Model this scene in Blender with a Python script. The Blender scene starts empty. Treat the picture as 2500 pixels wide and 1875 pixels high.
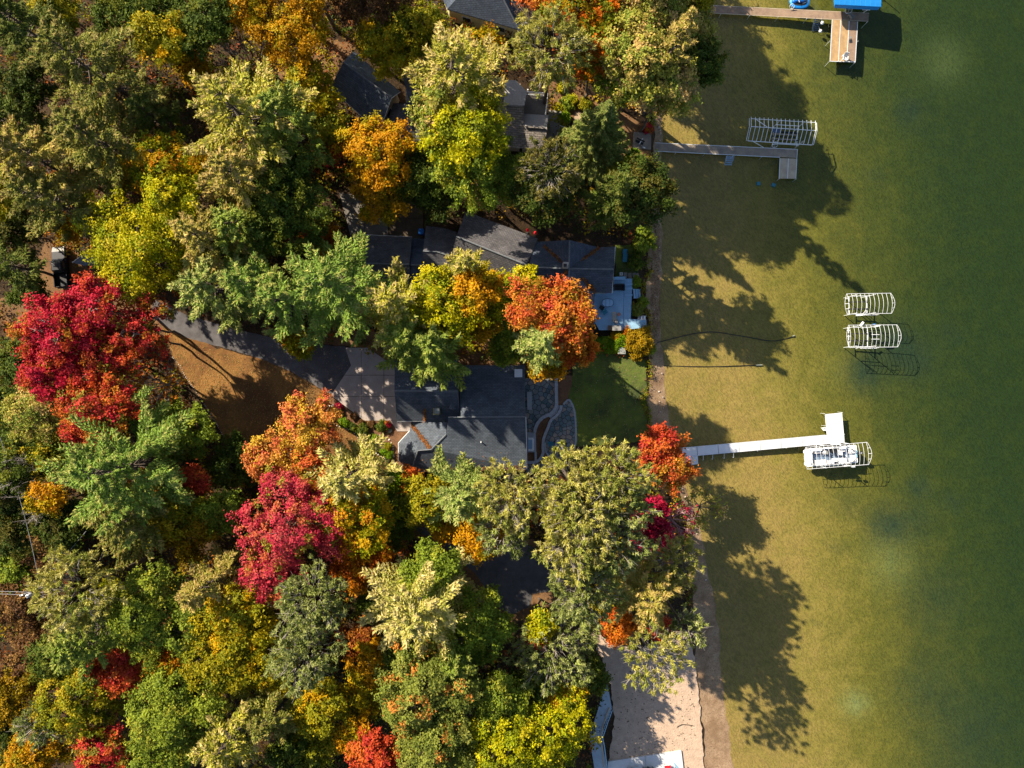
import bpy, math, random
import numpy as np
from mathutils import Vector

# ------------------------------------------------------------------ scene, camera, light
SC = bpy.context.scene
COL = SC.collection
PX = 17.0                       # photograph pixels per metre on the lake surface
H = 2500 / PX / 2 / 0.75        # drone height in metres

cam_d = bpy.data.cameras.new('drone_camera')
cam_d.sensor_width = 36; cam_d.lens = 24
cam_d.clip_start = 1; cam_d.clip_end = 40000
cam = bpy.data.objects.new('drone_camera', cam_d)
COL.objects.link(cam); cam.location = (0, 0, H)
SC.camera = cam

SUN_EL = 35.0
SUN_DIR = Vector((-0.788 * math.cos(math.radians(SUN_EL)), 0.616 * math.cos(math.radians(SUN_EL)), math.sin(math.radians(SUN_EL))))
world = bpy.data.worlds.new('World'); SC.world = world; world.use_nodes = True
wn = world.node_tree.nodes; wl = world.node_tree.links
wn.clear()
wo = wn.new('ShaderNodeOutputWorld'); wb = wn.new('ShaderNodeBackground'); ws = wn.new('ShaderNodeTexSky')
ws.sky_type = 'NISHITA'; ws.sun_disc = False
ws.sun_elevation = math.radians(SUN_EL); ws.sun_rotation = math.radians(308.0)
wb.inputs['Strength'].default_value = 0.075
wl.new(ws.outputs[0], wb.inputs['Color']); wl.new(wb.outputs[0], wo.inputs['Surface'])

sun_d = bpy.data.lights.new('sun', 'SUN'); sun_d.energy = 5.0; sun_d.angle = math.radians(0.5)
sun_d.color = (1.0, 0.89, 0.70)
sun = bpy.data.objects.new('sun', sun_d); COL.objects.link(sun)
sun.rotation_euler = (-SUN_DIR).to_track_quat('-Z', 'Y').to_euler()
SC.view_settings.view_transform = 'Standard'; SC.view_settings.look = 'None'
SC.view_settings.exposure = 1.3; SC.view_settings.gamma = 1.0
SC.view_settings.use_curve_mapping = False
SC.render.engine = 'CYCLES'
cy = SC.cycles
cy.use_denoising = True
cy.max_bounces = 6; cy.diffuse_bounces = 3; cy.glossy_bounces = 2; cy.transmission_bounces = 3
cy.transparent_max_bounces = 8; cy.volume_bounces = 0
cy.sample_clamp_indirect = 4.0

# ------------------------------------------------------------------ helpers
random.seed(7)
GZ = 0.8                        # height of the land above the lake

def W(px, py, z=0.0):
    k = (H - z) / H / PX
    return Vector(((px - 1250.0) * k, (937.5 - py) * k, z))

def lin(r, g, b, k=1.0):
    f = lambda c: (c / 255 / 12.92) if c / 255 <= 0.04045 else ((c / 255 + 0.055) / 1.055) ** 2.4
    return (f(r) * k, f(g) * k, f(b) * k, 1.0)

def tag(o, label=None, cat=None, group=None, kind=None):
    if label: o['label'] = label
    if cat: o['category'] = cat
    if group: o['group'] = group
    if kind: o['kind'] = kind
    return o

def empty(name, loc, label, cat, group=None, rot=0.0):
    o = bpy.data.objects.new(name, None); COL.objects.link(o)
    o.location = loc; o.rotation_euler = (0, 0, rot); o.empty_display_size = 0.5
    return tag(o, label, cat, group)

class MB:
    """collects world-space geometry and links it as ONE mesh object"""
    def __init__(s): s.v = []; s.f = []
    def add(s, vs, fs):
        b = len(s.v); s.v += [tuple(v) for v in vs]; s.f += [tuple(i + b for i in f) for f in fs]; return s
    def box(s, c, d, rz=0.0, ry=0.0, rx=0.0):
        from mathutils import Euler
        m = Euler((rx, ry, rz)).to_matrix(); c = Vector(c)
        vs = [c + m @ Vector((sx * d[0] / 2, sy * d[1] / 2, sz * d[2] / 2)) for sz in (-1, 1) for sy in (-1, 1) for sx in (-1, 1)]
        return s.add(vs, [(0, 2, 3, 1), (4, 5, 7, 6), (0, 1, 5, 4), (2, 6, 7, 3), (0, 4, 6, 2), (1, 3, 7, 5)])
    def prism(s, pts, z0, z1, taper=None):
        n = len(pts)
        area = sum(pts[i][0] * pts[(i + 1) % n][1] - pts[(i + 1) % n][0] * pts[i][1] for i in range(n))
        if area < 0: pts = pts[::-1]
        cx = sum(p[0] for p in pts) / n; cyy = sum(p[1] for p in pts) / n
        t = taper or 1.0
        vs = [(p[0], p[1], z0) for p in pts] + [(cx + (p[0] - cx) * t, cyy + (p[1] - cyy) * t, z1) for p in pts]
        return s.add(vs, [tuple(range(n - 1, -1, -1)), tuple(range(n, 2 * n))] + [(i, (i + 1) % n, n + (i + 1) % n, n + i) for i in range(n)])
    def tube(s, pts, r, n=6, r1=None, cap=True):
        pts = [Vector(p) for p in pts]; N = len(pts); r1 = r if r1 is None else r1
        vs = []; fs = []
        for i, p in enumerate(pts):
            d = (pts[min(i + 1, N - 1)] - pts[max(i - 1, 0)]).normalized()
            a = d.cross(Vector((0, 0, 1)))
            if a.length < 1e-3: a = Vector((1, 0, 0))
            a.normalize(); b = d.cross(a)
            rr = r + (r1 - r) * i / max(1, N - 1)
            vs += [p + (a * math.cos(2 * math.pi * k / n) + b * math.sin(2 * math.pi * k / n)) * rr for k in range(n)]
        for i in range(N - 1):
            for k in range(n):
                fs.append((i * n + k, i * n + (k + 1) % n, (i + 1) * n + (k + 1) % n, (i + 1) * n + k))
        if cap: fs += [tuple(range(n - 1, -1, -1)), tuple((N - 1) * n + k for k in range(n))]
        return s.add(vs, fs)
    def lathe(s, c, prof, n=16):
        c = Vector(c); vs = []; fs = []
        for (r, z) in prof:
            vs += [c + Vector((r * math.cos(2 * math.pi * k / n), r * math.sin(2 * math.pi * k / n), z)) for k in range(n)]
        for i in range(len(prof) - 1):
            for k in range(n):
                fs.append((i * n + k, i * n + (k + 1) % n, (i + 1) * n + (k + 1) % n, (i + 1) * n + k))
        fs.append(tuple((len(prof) - 1) * n + k for k in range(n)))
        return s.add(vs, fs)
    def slab(s, tops, t):
        """polygon (any slope) given thickness straight down"""
        n = len(tops); tops = [Vector(p) for p in tops]
        area = sum(tops[i][0] * tops[(i + 1) % n][1] - tops[(i + 1) % n][0] * tops[i][1] for i in range(n))
        if area < 0: tops = tops[::-1]
        vs = tops + [p - Vector((0, 0, t)) for p in tops]
        return s.add(vs, [tuple(range(n)), tuple(range(2 * n - 1, n - 1, -1))] + [(i, n + i, n + (i + 1) % n, (i + 1) % n) for i in range(n)])
    def build(s, name, mat, parent=None, smooth=False, bevel=0.0):
        me = bpy.data.meshes.new(name); me.from_pydata(s.v, [], s.f)
        me.materials.append(mat); me.update()
        if smooth: me.polygons.foreach_set('use_smooth', [True] * len(me.polygons))
        o = bpy.data.objects.new(name, me); COL.objects.link(o)
        if parent is not None:
            o.parent = parent
            if parent.parent is None:
                from mathutils import Matrix
                mw = Matrix.LocRotScale(parent.location, parent.rotation_euler, None)
            else:
                mw = Matrix_world(parent)
            o.matrix_parent_inverse = mw.inverted()
        if bevel:
            b = o.modifiers.new('bevel', 'BEVEL'); b.width = bevel; b.segments = 2; b.limit_method = 'ANGLE'
        return o

def Matrix_world(o):
    from mathutils import Matrix
    m = Matrix.LocRotScale(o.location, o.rotation_euler, o.scale)
    if o.parent is not None: return Matrix_world(o.parent) @ o.matrix_parent_inverse @ m
    return m

def np_mesh(name, V, F, mat, parent=None, tint=None, smooth=False):
    V = np.asarray(V, np.float32); F = np.asarray(F, np.int32); k = F.shape[1]
    me = bpy.data.meshes.new(name)
    me.vertices.add(len(V)); me.vertices.foreach_set('co', V.ravel())
    me.loops.add(F.size); me.loops.foreach_set('vertex_index', F.ravel())
    me.polygons.add(len(F)); me.polygons.foreach_set('loop_start', np.arange(0, F.size, k, dtype=np.int32))
    if smooth: me.polygons.foreach_set('use_smooth', np.ones(len(F), bool))
    if tint is not None:
        a = me.attributes.new('tint', 'FLOAT_COLOR', 'POINT'); a.data.foreach_set('color', np.asarray(tint, np.float32).ravel())
    me.materials.append(mat); me.update()
    o = bpy.data.objects.new(name, me); COL.objects.link(o)
    if parent is not None: o.parent = parent
    return o

# ------------------------------------------------------------------ materials
def nodes(name):
    m = bpy.data.materials.new(name); m.use_nodes = True
    nt = m.node_tree; p = nt.nodes['Principled BSDF']
    return m, nt, p

def mat(name, col, rough=0.7, var=0.15, scale=3.0, bump=0.0, bscale=None, metal=0.0, spec=0.3, col2=None, detail=5.0):
    m, nt, p = nodes(name)
    p.inputs['Roughness'].default_value = rough; p.inputs['Metallic'].default_value = metal
    p.inputs['Specular IOR Level'].default_value = spec
    geo = nt.nodes.new('ShaderNodeNewGeometry')
    nz = nt.nodes.new('ShaderNodeTexNoise'); nz.inputs['Scale'].default_value = scale; nz.inputs['Detail'].default_value = detail
    nz.inputs['Roughness'].default_value = 0.65
    nt.links.new(geo.outputs['Position'], nz.inputs['Vector'])
    rp = nt.nodes.new('ShaderNodeValToRGB')
    c2 = col2 or tuple(min(1, c * (1 + var)) for c in col[:3]) + (1,)
    c1 = col if col2 else tuple(c * (1 - var) for c in col[:3]) + (1,)
    rp.color_ramp.elements[0].position = 0.32; rp.color_ramp.elements[1].position = 0.68
    rp.color_ramp.elements[0].color = c1; rp.color_ramp.elements[1].color = c2
    nt.links.new(nz.outputs['Fac'], rp.inputs['Fac']); nt.links.new(rp.outputs['Color'], p.inputs['Base Color'])
    if bump:
        b = nt.nodes.new('ShaderNodeBump'); b.inputs['Strength'].default_value = bump; b.inputs['Distance'].default_value = 0.1
        n2 = nt.nodes.new('ShaderNodeTexNoise'); n2.inputs['Scale'].default_value = bscale or scale * 4; n2.inputs['Detail'].default_value = 6
        nt.links.new(geo.outputs['Position'], n2.inputs['Vector'])
        nt.links.new(n2.outputs['Fac'], b.inputs['Height']); nt.links.new(b.outputs['Normal'], p.inputs['Normal'])
    return m

def litter(name, base, spots, scale1=0.25, scale2=5.0, bump=0.6, patch=None):
    """ground with large soft patches and fine leaf specks"""
    m, nt, p = nodes(name); L = nt.links; N = nt.nodes
    p.inputs['Roughness'].default_value = 0.95; p.inputs['Specular IOR Level'].default_value = 0.1
    geo = N.new('ShaderNodeNewGeometry')
    a = N.new('ShaderNodeTexNoise'); a.inputs['Scale'].default_value = scale1; a.inputs['Detail'].default_value = 7; a.inputs['Roughness'].default_value = 0.7
    b = N.new('ShaderNodeTexNoise'); b.inputs['Scale'].default_value = scale2; b.inputs['Detail'].default_value = 4; b.inputs['Roughness'].default_value = 0.8
    L.new(geo.outputs['Position'], a.inputs['Vector']); L.new(geo.outputs['Position'], b.inputs['Vector'])
    r1 = N.new('ShaderNodeValToRGB'); e = r1.color_ramp.elements
    e[0].position = 0.38; e[0].color = base[0]; e[1].position = 0.62; e[1].color = base[1]
    r2 = N.new('ShaderNodeValToRGB'); e = r2.color_ramp.elements
    e[0].position = 0.50; e[0].color = (0, 0, 0, 1); e[1].position = 0.66; e[1].color = (1, 1, 1, 1)
    L.new(a.outputs['Fac'], r1.inputs['Fac']); L.new(b.outputs['Fac'], r2.inputs['Fac'])
    mx = N.new('ShaderNodeMixRGB'); mx.inputs['Color2'].default_value = spots
    L.new(r2.outputs['Color'], mx.inputs['Fac']); L.new(r1.outputs['Color'], mx.inputs['Color1'])
    L.new(mx.outputs['Color'], p.inputs['Base Color'])
    bp = N.new('ShaderNodeBump'); bp.inputs['Strength'].default_value = bump; bp.inputs['Distance'].default_value = 0.12
    L.new(b.outputs['Fac'], bp.inputs['Height']); L.new(bp.outputs['Normal'], p.inputs['Normal'])
    return m

def shingles(name, ang, c1, c2, row=0.2, bump=0.5):
    m, nt, p = nodes(name); L = nt.links; N = nt.nodes
    p.inputs['Roughness'].default_value = 0.85; p.inputs['Specular IOR Level'].default_value = 0.25
    geo = N.new('ShaderNodeNewGeometry'); mp = N.new('ShaderNodeMapping'); mp.inputs['Rotation'].default_value = (0, 0, math.radians(ang))
    L.new(geo.outputs['Position'], mp.inputs['Vector'])
    br = N.new('ShaderNodeTexBrick'); br.inputs['Scale'].default_value = 1.0
    br.inputs['Brick Width'].default_value = row * 2.2; br.inputs['Row Height'].default_value = row; br.inputs['Mortar Size'].default_value = row * 0.09
    br.inputs['Mortar Smooth'].default_value = 0.3; br.inputs['Bias'].default_value = 0.0
    br.inputs['Color1'].default_value = c1; br.inputs['Color2'].default_value = c2
    br.inputs['Mortar'].default_value = tuple(c * 0.45 for c in c1[:3]) + (1,)
    L.new(mp.outputs['Vector'], br.inputs['Vector'])
    nz = N.new('ShaderNodeTexNoise'); nz.inputs['Scale'].default_value = 0.7; nz.inputs['Detail'].default_value = 8; nz.inputs['Roughness'].default_value = 0.7
    L.new(geo.outputs['Position'], nz.inputs['Vector'])
    rp = N.new('ShaderNodeValToRGB'); e = rp.color_ramp.elements
    e[0].position = 0.3; e[0].color = (0.62, 0.62, 0.62, 1); e[1].position = 0.7; e[1].color = (1.25, 1.25, 1.25, 1)
    L.new(nz.outputs['Fac'], rp.inputs['Fac'])
    mx = N.new('ShaderNodeMixRGB'); mx.blend_type = 'MULTIPLY'; mx.inputs['Fac'].default_value = 1
    L.new(br.outputs['Color'], mx.inputs['Color1']); L.new(rp.outputs['Color'], mx.inputs['Color2']); L.new(mx.outputs['Color'], p.inputs['Base Color'])
    bp = N.new('ShaderNodeBump'); bp.inputs['Strength'].default_value = bump; bp.inputs['Distance'].default_value = 0.05; bp.invert = True
    L.new(br.outputs['Fac'], bp.inputs['Height']); L.new(bp.outputs['Normal'], p.inputs['Normal'])
    return m

def leaf_material():
    m, nt, p = nodes('leaf'); L = nt.links; N = nt.nodes
    at = N.new('ShaderNodeAttribute'); at.attribute_name = 'tint'
    p.inputs['Roughness'].default_value = 0.6; p.inputs['Specular IOR Level'].default_value = 0.08
    L.new(at.outputs['Color'], p.inputs['Base Color'])
    tr = N.new('ShaderNodeBsdfTranslucent'); L.new(at.outputs['Color'], tr.inputs['Color'])
    mx = N.new('ShaderNodeMixShader'); mx.inputs['Fac'].default_value = 0.3
    L.new(p.outputs[0], mx.inputs[1]); L.new(tr.outputs[0], mx.inputs[2])
    L.new(mx.outputs[0], N['Material Output'].inputs['Surface'])
    return m

M = {}
M['leaf'] = leaf_material()
M['bark'] = mat('bark', (0.085, 0.065, 0.05, 1), 0.9, 0.35, 6, 0.5)
M['twig'] = mat('twig', (0.24, 0.21, 0.18, 1), 0.9, 0.25, 4)
M['red_twig'] = mat('red_twig', (0.36, 0.20, 0.22, 1), 0.9, 0.25, 4)
M['dead_twig'] = mat('dead_twig', (0.22, 0.17, 0.13, 1), 0.9, 0.25, 4)
M['forest'] = litter('forest_floor', ((0.020, 0.014, 0.009, 1), (0.055, 0.034, 0.020, 1)), (0.10, 0.055, 0.022, 1), 0.3, 4.0)
M['brown_lawn'] = litter('leaf_strewn_lawn', ((0.120, 0.052, 0.022, 1), (0.25, 0.125, 0.038, 1)), (0.085, 0.066, 0.020, 1), 0.22, 3.0, 0.9)
M['lawn'] = litter('lawn_grass', ((0.040, 0.055, 0.018, 1), (0.115, 0.150, 0.022, 1)), (0.11, 0.10, 0.035, 1), 0.28, 4.0, 0.5)
M['dirt'] = litter('dirt', ((0.10, 0.055, 0.03, 1), (0.17, 0.095, 0.045, 1)), (0.26, 0.13, 0.05, 1), 0.4, 5.0)
M['mulch'] = litter('mulch', ((0.13, 0.065, 0.035, 1), (0.20, 0.105, 0.055, 1)), (0.08, 0.045, 0.028, 1), 0.9, 8.0)
M['asphalt'] = mat('asphalt', (0.085, 0.078, 0.080, 1), 0.9, 0.30, 0.8, 0.25, 14)
M['asphalt_dark'] = mat('asphalt_dark', (0.075, 0.072, 0.076, 1), 0.9, 0.30, 0.6, 0.2, 14)
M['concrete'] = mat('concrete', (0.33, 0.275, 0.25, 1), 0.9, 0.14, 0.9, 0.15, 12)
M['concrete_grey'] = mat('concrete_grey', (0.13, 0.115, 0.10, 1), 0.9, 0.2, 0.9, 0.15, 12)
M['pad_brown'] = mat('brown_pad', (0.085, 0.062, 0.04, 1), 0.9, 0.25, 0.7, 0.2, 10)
M['sand'] = mat('dry_sand', (0.40, 0.285, 0.205, 1), 0.95, 0.14, 1.1, 0.8, 4.5)
M['wet_sand'] = litter('wet_sand', ((0.21, 0.13, 0.075, 1), (0.34, 0.23, 0.14, 1)), (0.14, 0.085, 0.05, 1), 0.5, 5.0, 0.4)
M['path'] = mat('path_sand', (0.33, 0.24, 0.16, 1), 0.95, 0.15, 1.2, 0.3, 10)
M['roof_blue'] = shingles('blue_grey_shingles', 0, (0.072, 0.085, 0.108, 1), (0.098, 0.114, 0.140, 1), 0.2)
M['roof_blue_ns'] = shingles('blue_grey_shingles_turned', 90, (0.072, 0.085, 0.108, 1), (0.098, 0.114, 0.140, 1), 0.2)
M['roof_char'] = shingles('charcoal_shingles', 22, (0.085, 0.080, 0.088, 1), (0.135, 0.125, 0.130, 1), 0.2, 0.8)
M['roof_char0'] = shingles('charcoal_shingles_level', 3, (0.075, 0.075, 0.085, 1), (0.11, 0.105, 0.115, 1), 0.2)
M['roof_navy'] = shingles('navy_shingles', 2, (0.055, 0.070, 0.100, 1), (0.078, 0.096, 0.130, 1), 0.2)
M['roof_navy_ns'] = shingles('navy_shingles_turned', 92, (0.055, 0.070, 0.100, 1), (0.078, 0.096, 0.130, 1), 0.2)
M['roof_garage'] = shingles('slate_shingles', 36, (0.068, 0.084, 0.105, 1), (0.098, 0.116, 0.140, 1), 0.2)
M['roof_tan'] = shingles('weathered_shingles', 4, (0.20, 0.17, 0.15, 1), (0.29, 0.25, 0.22, 1), 0.26, 1.0)
M['roof_grey'] = mat('grey_roofing', (0.27, 0.255, 0.245, 1), 0.9, 0.16, 5, 0.2, 20)
M['ridge'] = mat('ridge_cap', (0.125, 0.135, 0.15, 1), 0.85, 0.25, 3)
M['white'] = mat('white_paint', (0.66, 0.66, 0.67, 1), 0.5, 0.04, 2)
M['alu'] = mat('aluminium', (0.62, 0.64, 0.66, 1), 0.38, 0.06, 2, metal=0.25, spec=0.5)
M['alu_white'] = mat('white_aluminium', (0.52, 0.53, 0.55, 1), 0.45, 0.06, 2, spec=0.4)
M['cream'] = mat('cream_siding', (0.62, 0.54, 0.28, 1), 0.7, 0.06, 1.5)
M['siding'] = mat('grey_siding', (0.27, 0.28, 0.29, 1), 0.75, 0.1, 1.5)
M['siding_tan'] = mat('tan_siding', (0.35, 0.29, 0.22, 1), 0.75, 0.1, 1.5)
M['glass'] = mat('window_glass', (0.03, 0.04, 0.05, 1), 0.08, 0.05, 1, spec=0.6)
M['deck_blue'] = mat('painted_deck', (0.24, 0.40, 0.55, 1), 0.7, 0.1, 1.2)
M['deck_grey'] = mat('grey_deck', (0.22, 0.21, 0.20, 1), 0.8, 0.15, 1.5)
M['ramp_blue'] = mat('painted_walkway', (0.30, 0.36, 0.41, 1), 0.75, 0.12, 1.0)
M['wood_gold'] = mat('golden_boards', (0.30, 0.19, 0.095, 1), 0.8, 0.35, 1.4, col2=(0.44, 0.29, 0.14, 1))
M['wood_brown'] = mat('brown_boards', (0.18, 0.12, 0.085, 1), 0.8, 0.3, 1.1, col2=(0.30, 0.205, 0.14, 1))
M['wood_grey'] = mat('weathered_boards', (0.20, 0.165, 0.14, 1), 0.85, 0.3, 1.2, col2=(0.32, 0.26, 0.20, 1))
M['wood_pale'] = mat('pale_boards', (0.36, 0.29, 0.21, 1), 0.85, 0.3, 1.2, col2=(0.48, 0.40, 0.29, 1))
M['panel'] = mat('white_decking', (0.58, 0.58, 0.61, 1), 0.6, 0.03, 1.5)
M['dark'] = mat('dark_plastic', (0.02, 0.021, 0.024, 1), 0.5, 0.2, 3)
M['rubber'] = mat('rubber', (0.018, 0.018, 0.018, 1), 0.85, 0.2, 3)
M['carpaint'] = mat('black_car_paint', (0.008, 0.008, 0.014, 1), 0.42, 0.1, 2, spec=0.3)
M['chrome'] = mat('chrome', (0.6, 0.6, 0.62, 1), 0.15, 0.05, 2, metal=0.9)
M['lamp_red'] = mat('red_lens', (0.35, 0.02, 0.02, 1), 0.3, 0.1, 2)
M['blue'] = mat('blue_fabric', (0.010, 0.20, 0.55, 1), 0.65, 0.1, 1.5)
M['blue_plastic'] = mat('blue_plastic', (0.01, 0.12, 0.42, 1), 0.4, 0.1, 2)
M['teal'] = mat('teal_plastic', (0.03, 0.17, 0.24, 1), 0.6, 0.15, 2)
M['navy_metal'] = mat('navy_metal', (0.06, 0.09, 0.15, 1), 0.5, 0.15, 2)
M['red'] = mat('red_plastic', (0.55, 0.015, 0.025, 1), 0.5, 0.1, 2)
M['boulder'] = mat('boulder', (0.42, 0.36, 0.31, 1), 0.9, 0.3, 1.3, 0.5, 8)
M['boulder_grey'] = mat('grey_boulder', (0.20, 0.21, 0.20, 1), 0.9, 0.25, 2, 0.5, 8)
M['flag'] = [mat('flagstone_blue', (0.13, 0.155, 0.165, 1), 0.8, 0.25, 1.6, 0.3, 9), mat('flagstone_grey', (0.19, 0.195, 0.185, 1), 0.8, 0.25, 1.6, 0.3, 9),
             mat('flagstone_tan', (0.235, 0.195, 0.165, 1), 0.8, 0.25, 1.6, 0.3, 9), mat('flagstone_teal', (0.085, 0.125, 0.14, 1), 0.8, 0.25, 1.6, 0.3, 9)]
M['joint'] = mat('joint_soil', (0.035, 0.035, 0.032, 1), 0.95, 0.3, 5)
M['wall_cap'] = mat('wall_cap_stone', (0.30, 0.31, 0.33, 1), 0.8, 0.12, 2.5, 0.2, 12)
M['hose'] = mat('black_hose', (0.015, 0.015, 0.013, 1), 0.6, 0.2, 2)
M['cushion'] = mat('pale_vinyl', (0.66, 0.64, 0.62, 1), 0.55, 0.08, 3)
M['boat_floor'] = mat('boat_floor', (0.12, 0.17, 0.25, 1), 0.7, 0.1, 3)
M['chimney'] = mat('olive_chimney', (0.17, 0.16, 0.07, 1), 0.8, 0.15, 4)
M['brick_chim'] = mat('stone_chimney', (0.36, 0.32, 0.28, 1), 0.8, 0.15, 4)
M['pole'] = mat('pole_wood', (0.16, 0.13, 0.11, 1), 0.9, 0.2, 3)
M['wire'] = mat('wire', (0.20, 0.20, 0.21, 1), 0.5, 0.1, 2)

# ------------------------------------------------------------------ setting: land, beach, lake
SHORE = [(-4000, 1700), (-400, 1640), (0, 1622), (300, 1612), (460, 1612), (600, 1612), (800, 1611), (930, 1618), (1020, 1632), (1100, 1650), (1200, 1672),
         (1300, 1712), (1400, 1730), (1550, 1752), (1650, 1763), (1800, 1776), (1900, 1792), (2300, 1850), (6000, 2100)]
INNER = [(-4000, 1650), (-400, 1612), (0, 1600), (300, 1590), (460, 1587), (600, 1576), (700, 1575), (800, 1586), (870, 1578), (1000, 1579), (1070, 1586), (1100, 1600),
         (1200, 1650), (1300, 1680), (1400, 1684), (1480, 1684), (1560, 1690), (1700, 1704), (1900, 1716), (2300, 1780), (6000, 1900)]
def interp(tab, y): return float(np.interp(y, [t[0] for t in tab], [t[1] for t in tab]))

rows = [-30000, -9000, -3000, -1200, -500] + list(range(-200, 2100, 14)) + [2300, 2800, 4500, 9000, 30000]
rr = random.Random(3)
def wob(y, a): return a * (math.sin(y * 0.021 + 1.3) + 0.6 * math.sin(y * 0.057 + 0.4) + 0.5 * math.sin(y * 0.131 + 2.0) + rr.uniform(-.3, .3))
shore = [interp(SHORE, y) + wob(y, 3.0) for y in rows]
inner = [interp(INNER, y) + wob(y, 4.0) for y in rows]

def grid(name, cols, mt):
    """cols: list over rows of lists of (px, z)"""
    V = []; nc = len(cols[0])
    for y, c in zip(rows, cols):
        for (x, z) in c: V.append(((x - 1250) / PX, (937.5 - y) / PX, z))
    F = [(i * nc + j, (i + 1) * nc + j, (i + 1) * nc + j + 1, i * nc + j + 1) for i in range(len(rows) - 1) for j in range(nc - 1)]
    return np_mesh(name, V, F, mt, smooth=True)

def bank(s, i, t): return s * t + i * (1 - t)
g = grid('ground', [[(-60000, GZ), (-6000, GZ), (-500, GZ), (500, GZ), (ii, GZ - 0.06), (ii + 4, GZ * 0.45)] for ii in inner], M['forest'])
tag(g, kind='structure')
bch = grid('beach', [[(ii - 6, GZ - 0.12), (bank(s, ii, .12), GZ * .72), (bank(s, ii, .3), GZ * .55), (bank(s, ii, .6), GZ * .34), (bank(s, ii, .85), GZ * .14), (s + 3, -0.03)] for s, ii in zip(shore, inner)], M['wet_sand'])
tag(bch, kind='structure')

DEPTH = [(0, 0), (60, .22), (150, .42), (300, .65), (450, 1.0), (600, 1.6), (800, 2.6), (1000, 3.4), (6000, 8), (60000, 9)]
offs = [2, 10, 25, 45, 70] + list(range(100, 900, 28)) + [1000, 1500, 3000, 60000]
rr2 = random.Random(5)
def depth(d): return -float(np.interp(d, [t[0] for t in DEPTH], [t[1] for t in DEPTH]))
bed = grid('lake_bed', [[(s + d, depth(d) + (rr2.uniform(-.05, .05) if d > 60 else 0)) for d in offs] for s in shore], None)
tag(bed, kind='structure')

# weed cover per vertex: grows with depth, plus the dark beds the photograph shows
WEED = [(2200, 830, 62, .55), (2120, 890, 48, .45), (2250, 880, 55, .5), (2262, 1192, 26, .65), (2345, 1232, 22, .5), (2190, 1290, 60, .40), (2345, 810, 28, .4), (2080, 1235, 34, .25),
        (2235, 270, 40, .35), (2240, 250, 25, .35), (2145, 420, 18, .35), (2300, 1470, 90, .3), (2160, 1290, 40, .3), (2055, 1340, 16, .35), (2270, 1690, 80, .25), (2120, 930, 40, .35), (2400, 1810, 120, .4), (1996, 1517, 7, .5), (2260, 1270, 50, .2)]
PALE = [(2095, 1722, 30, .7), (2180, 1380, 60, .3), (2330, 130, 60, .25), (2060, 900, 40, .1)]
def weed_attr():
    me = bed.data; co = np.empty(len(me.vertices) * 3, np.float32); me.vertices.foreach_get('co', co); co = co.reshape(-1, 3)
    px = co[:, 0] * PX + 1250; py = 937.5 - co[:, 1] * PX
    sh = np.interp(py, rows, shore); d = px - sh
    w = np.interp(d, [0, 150, 260, 350, 450, 560, 680, 820], [.02, .06, .20, .36, .52, .70, .88, 1.02])
    w = w - 0.10 * np.exp(-((py - 1150) / 420) ** 2) * (d > 150) * (d < 520) + 0.13 * np.exp(-((py - 100) / 330) ** 2) * np.clip((d - 200) / 200, 0, 1)
    b = np.zeros_like(w)
    for (x, y, r, a) in WEED: b += min(.95, a * 1.55) * np.exp(-(((px - x) ** 2 + (py - y) ** 2) / (r * r)))
    q = np.zeros_like(w)
    for (x, y, r, a) in PALE: q += a * np.exp(-(((px - x) ** 2 + (py - y) ** 2) / (r * r)))
    c = np.stack([np.clip(w, 0, 1), np.clip(b, 0, 1), np.clip(q, 0, 1), np.ones_like(w)], 1)
    a = me.attributes.new('cover', 'FLOAT_COLOR', 'POINT'); a.data.foreach_set('color', c.astype(np.float32).ravel())
weed_attr()

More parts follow.
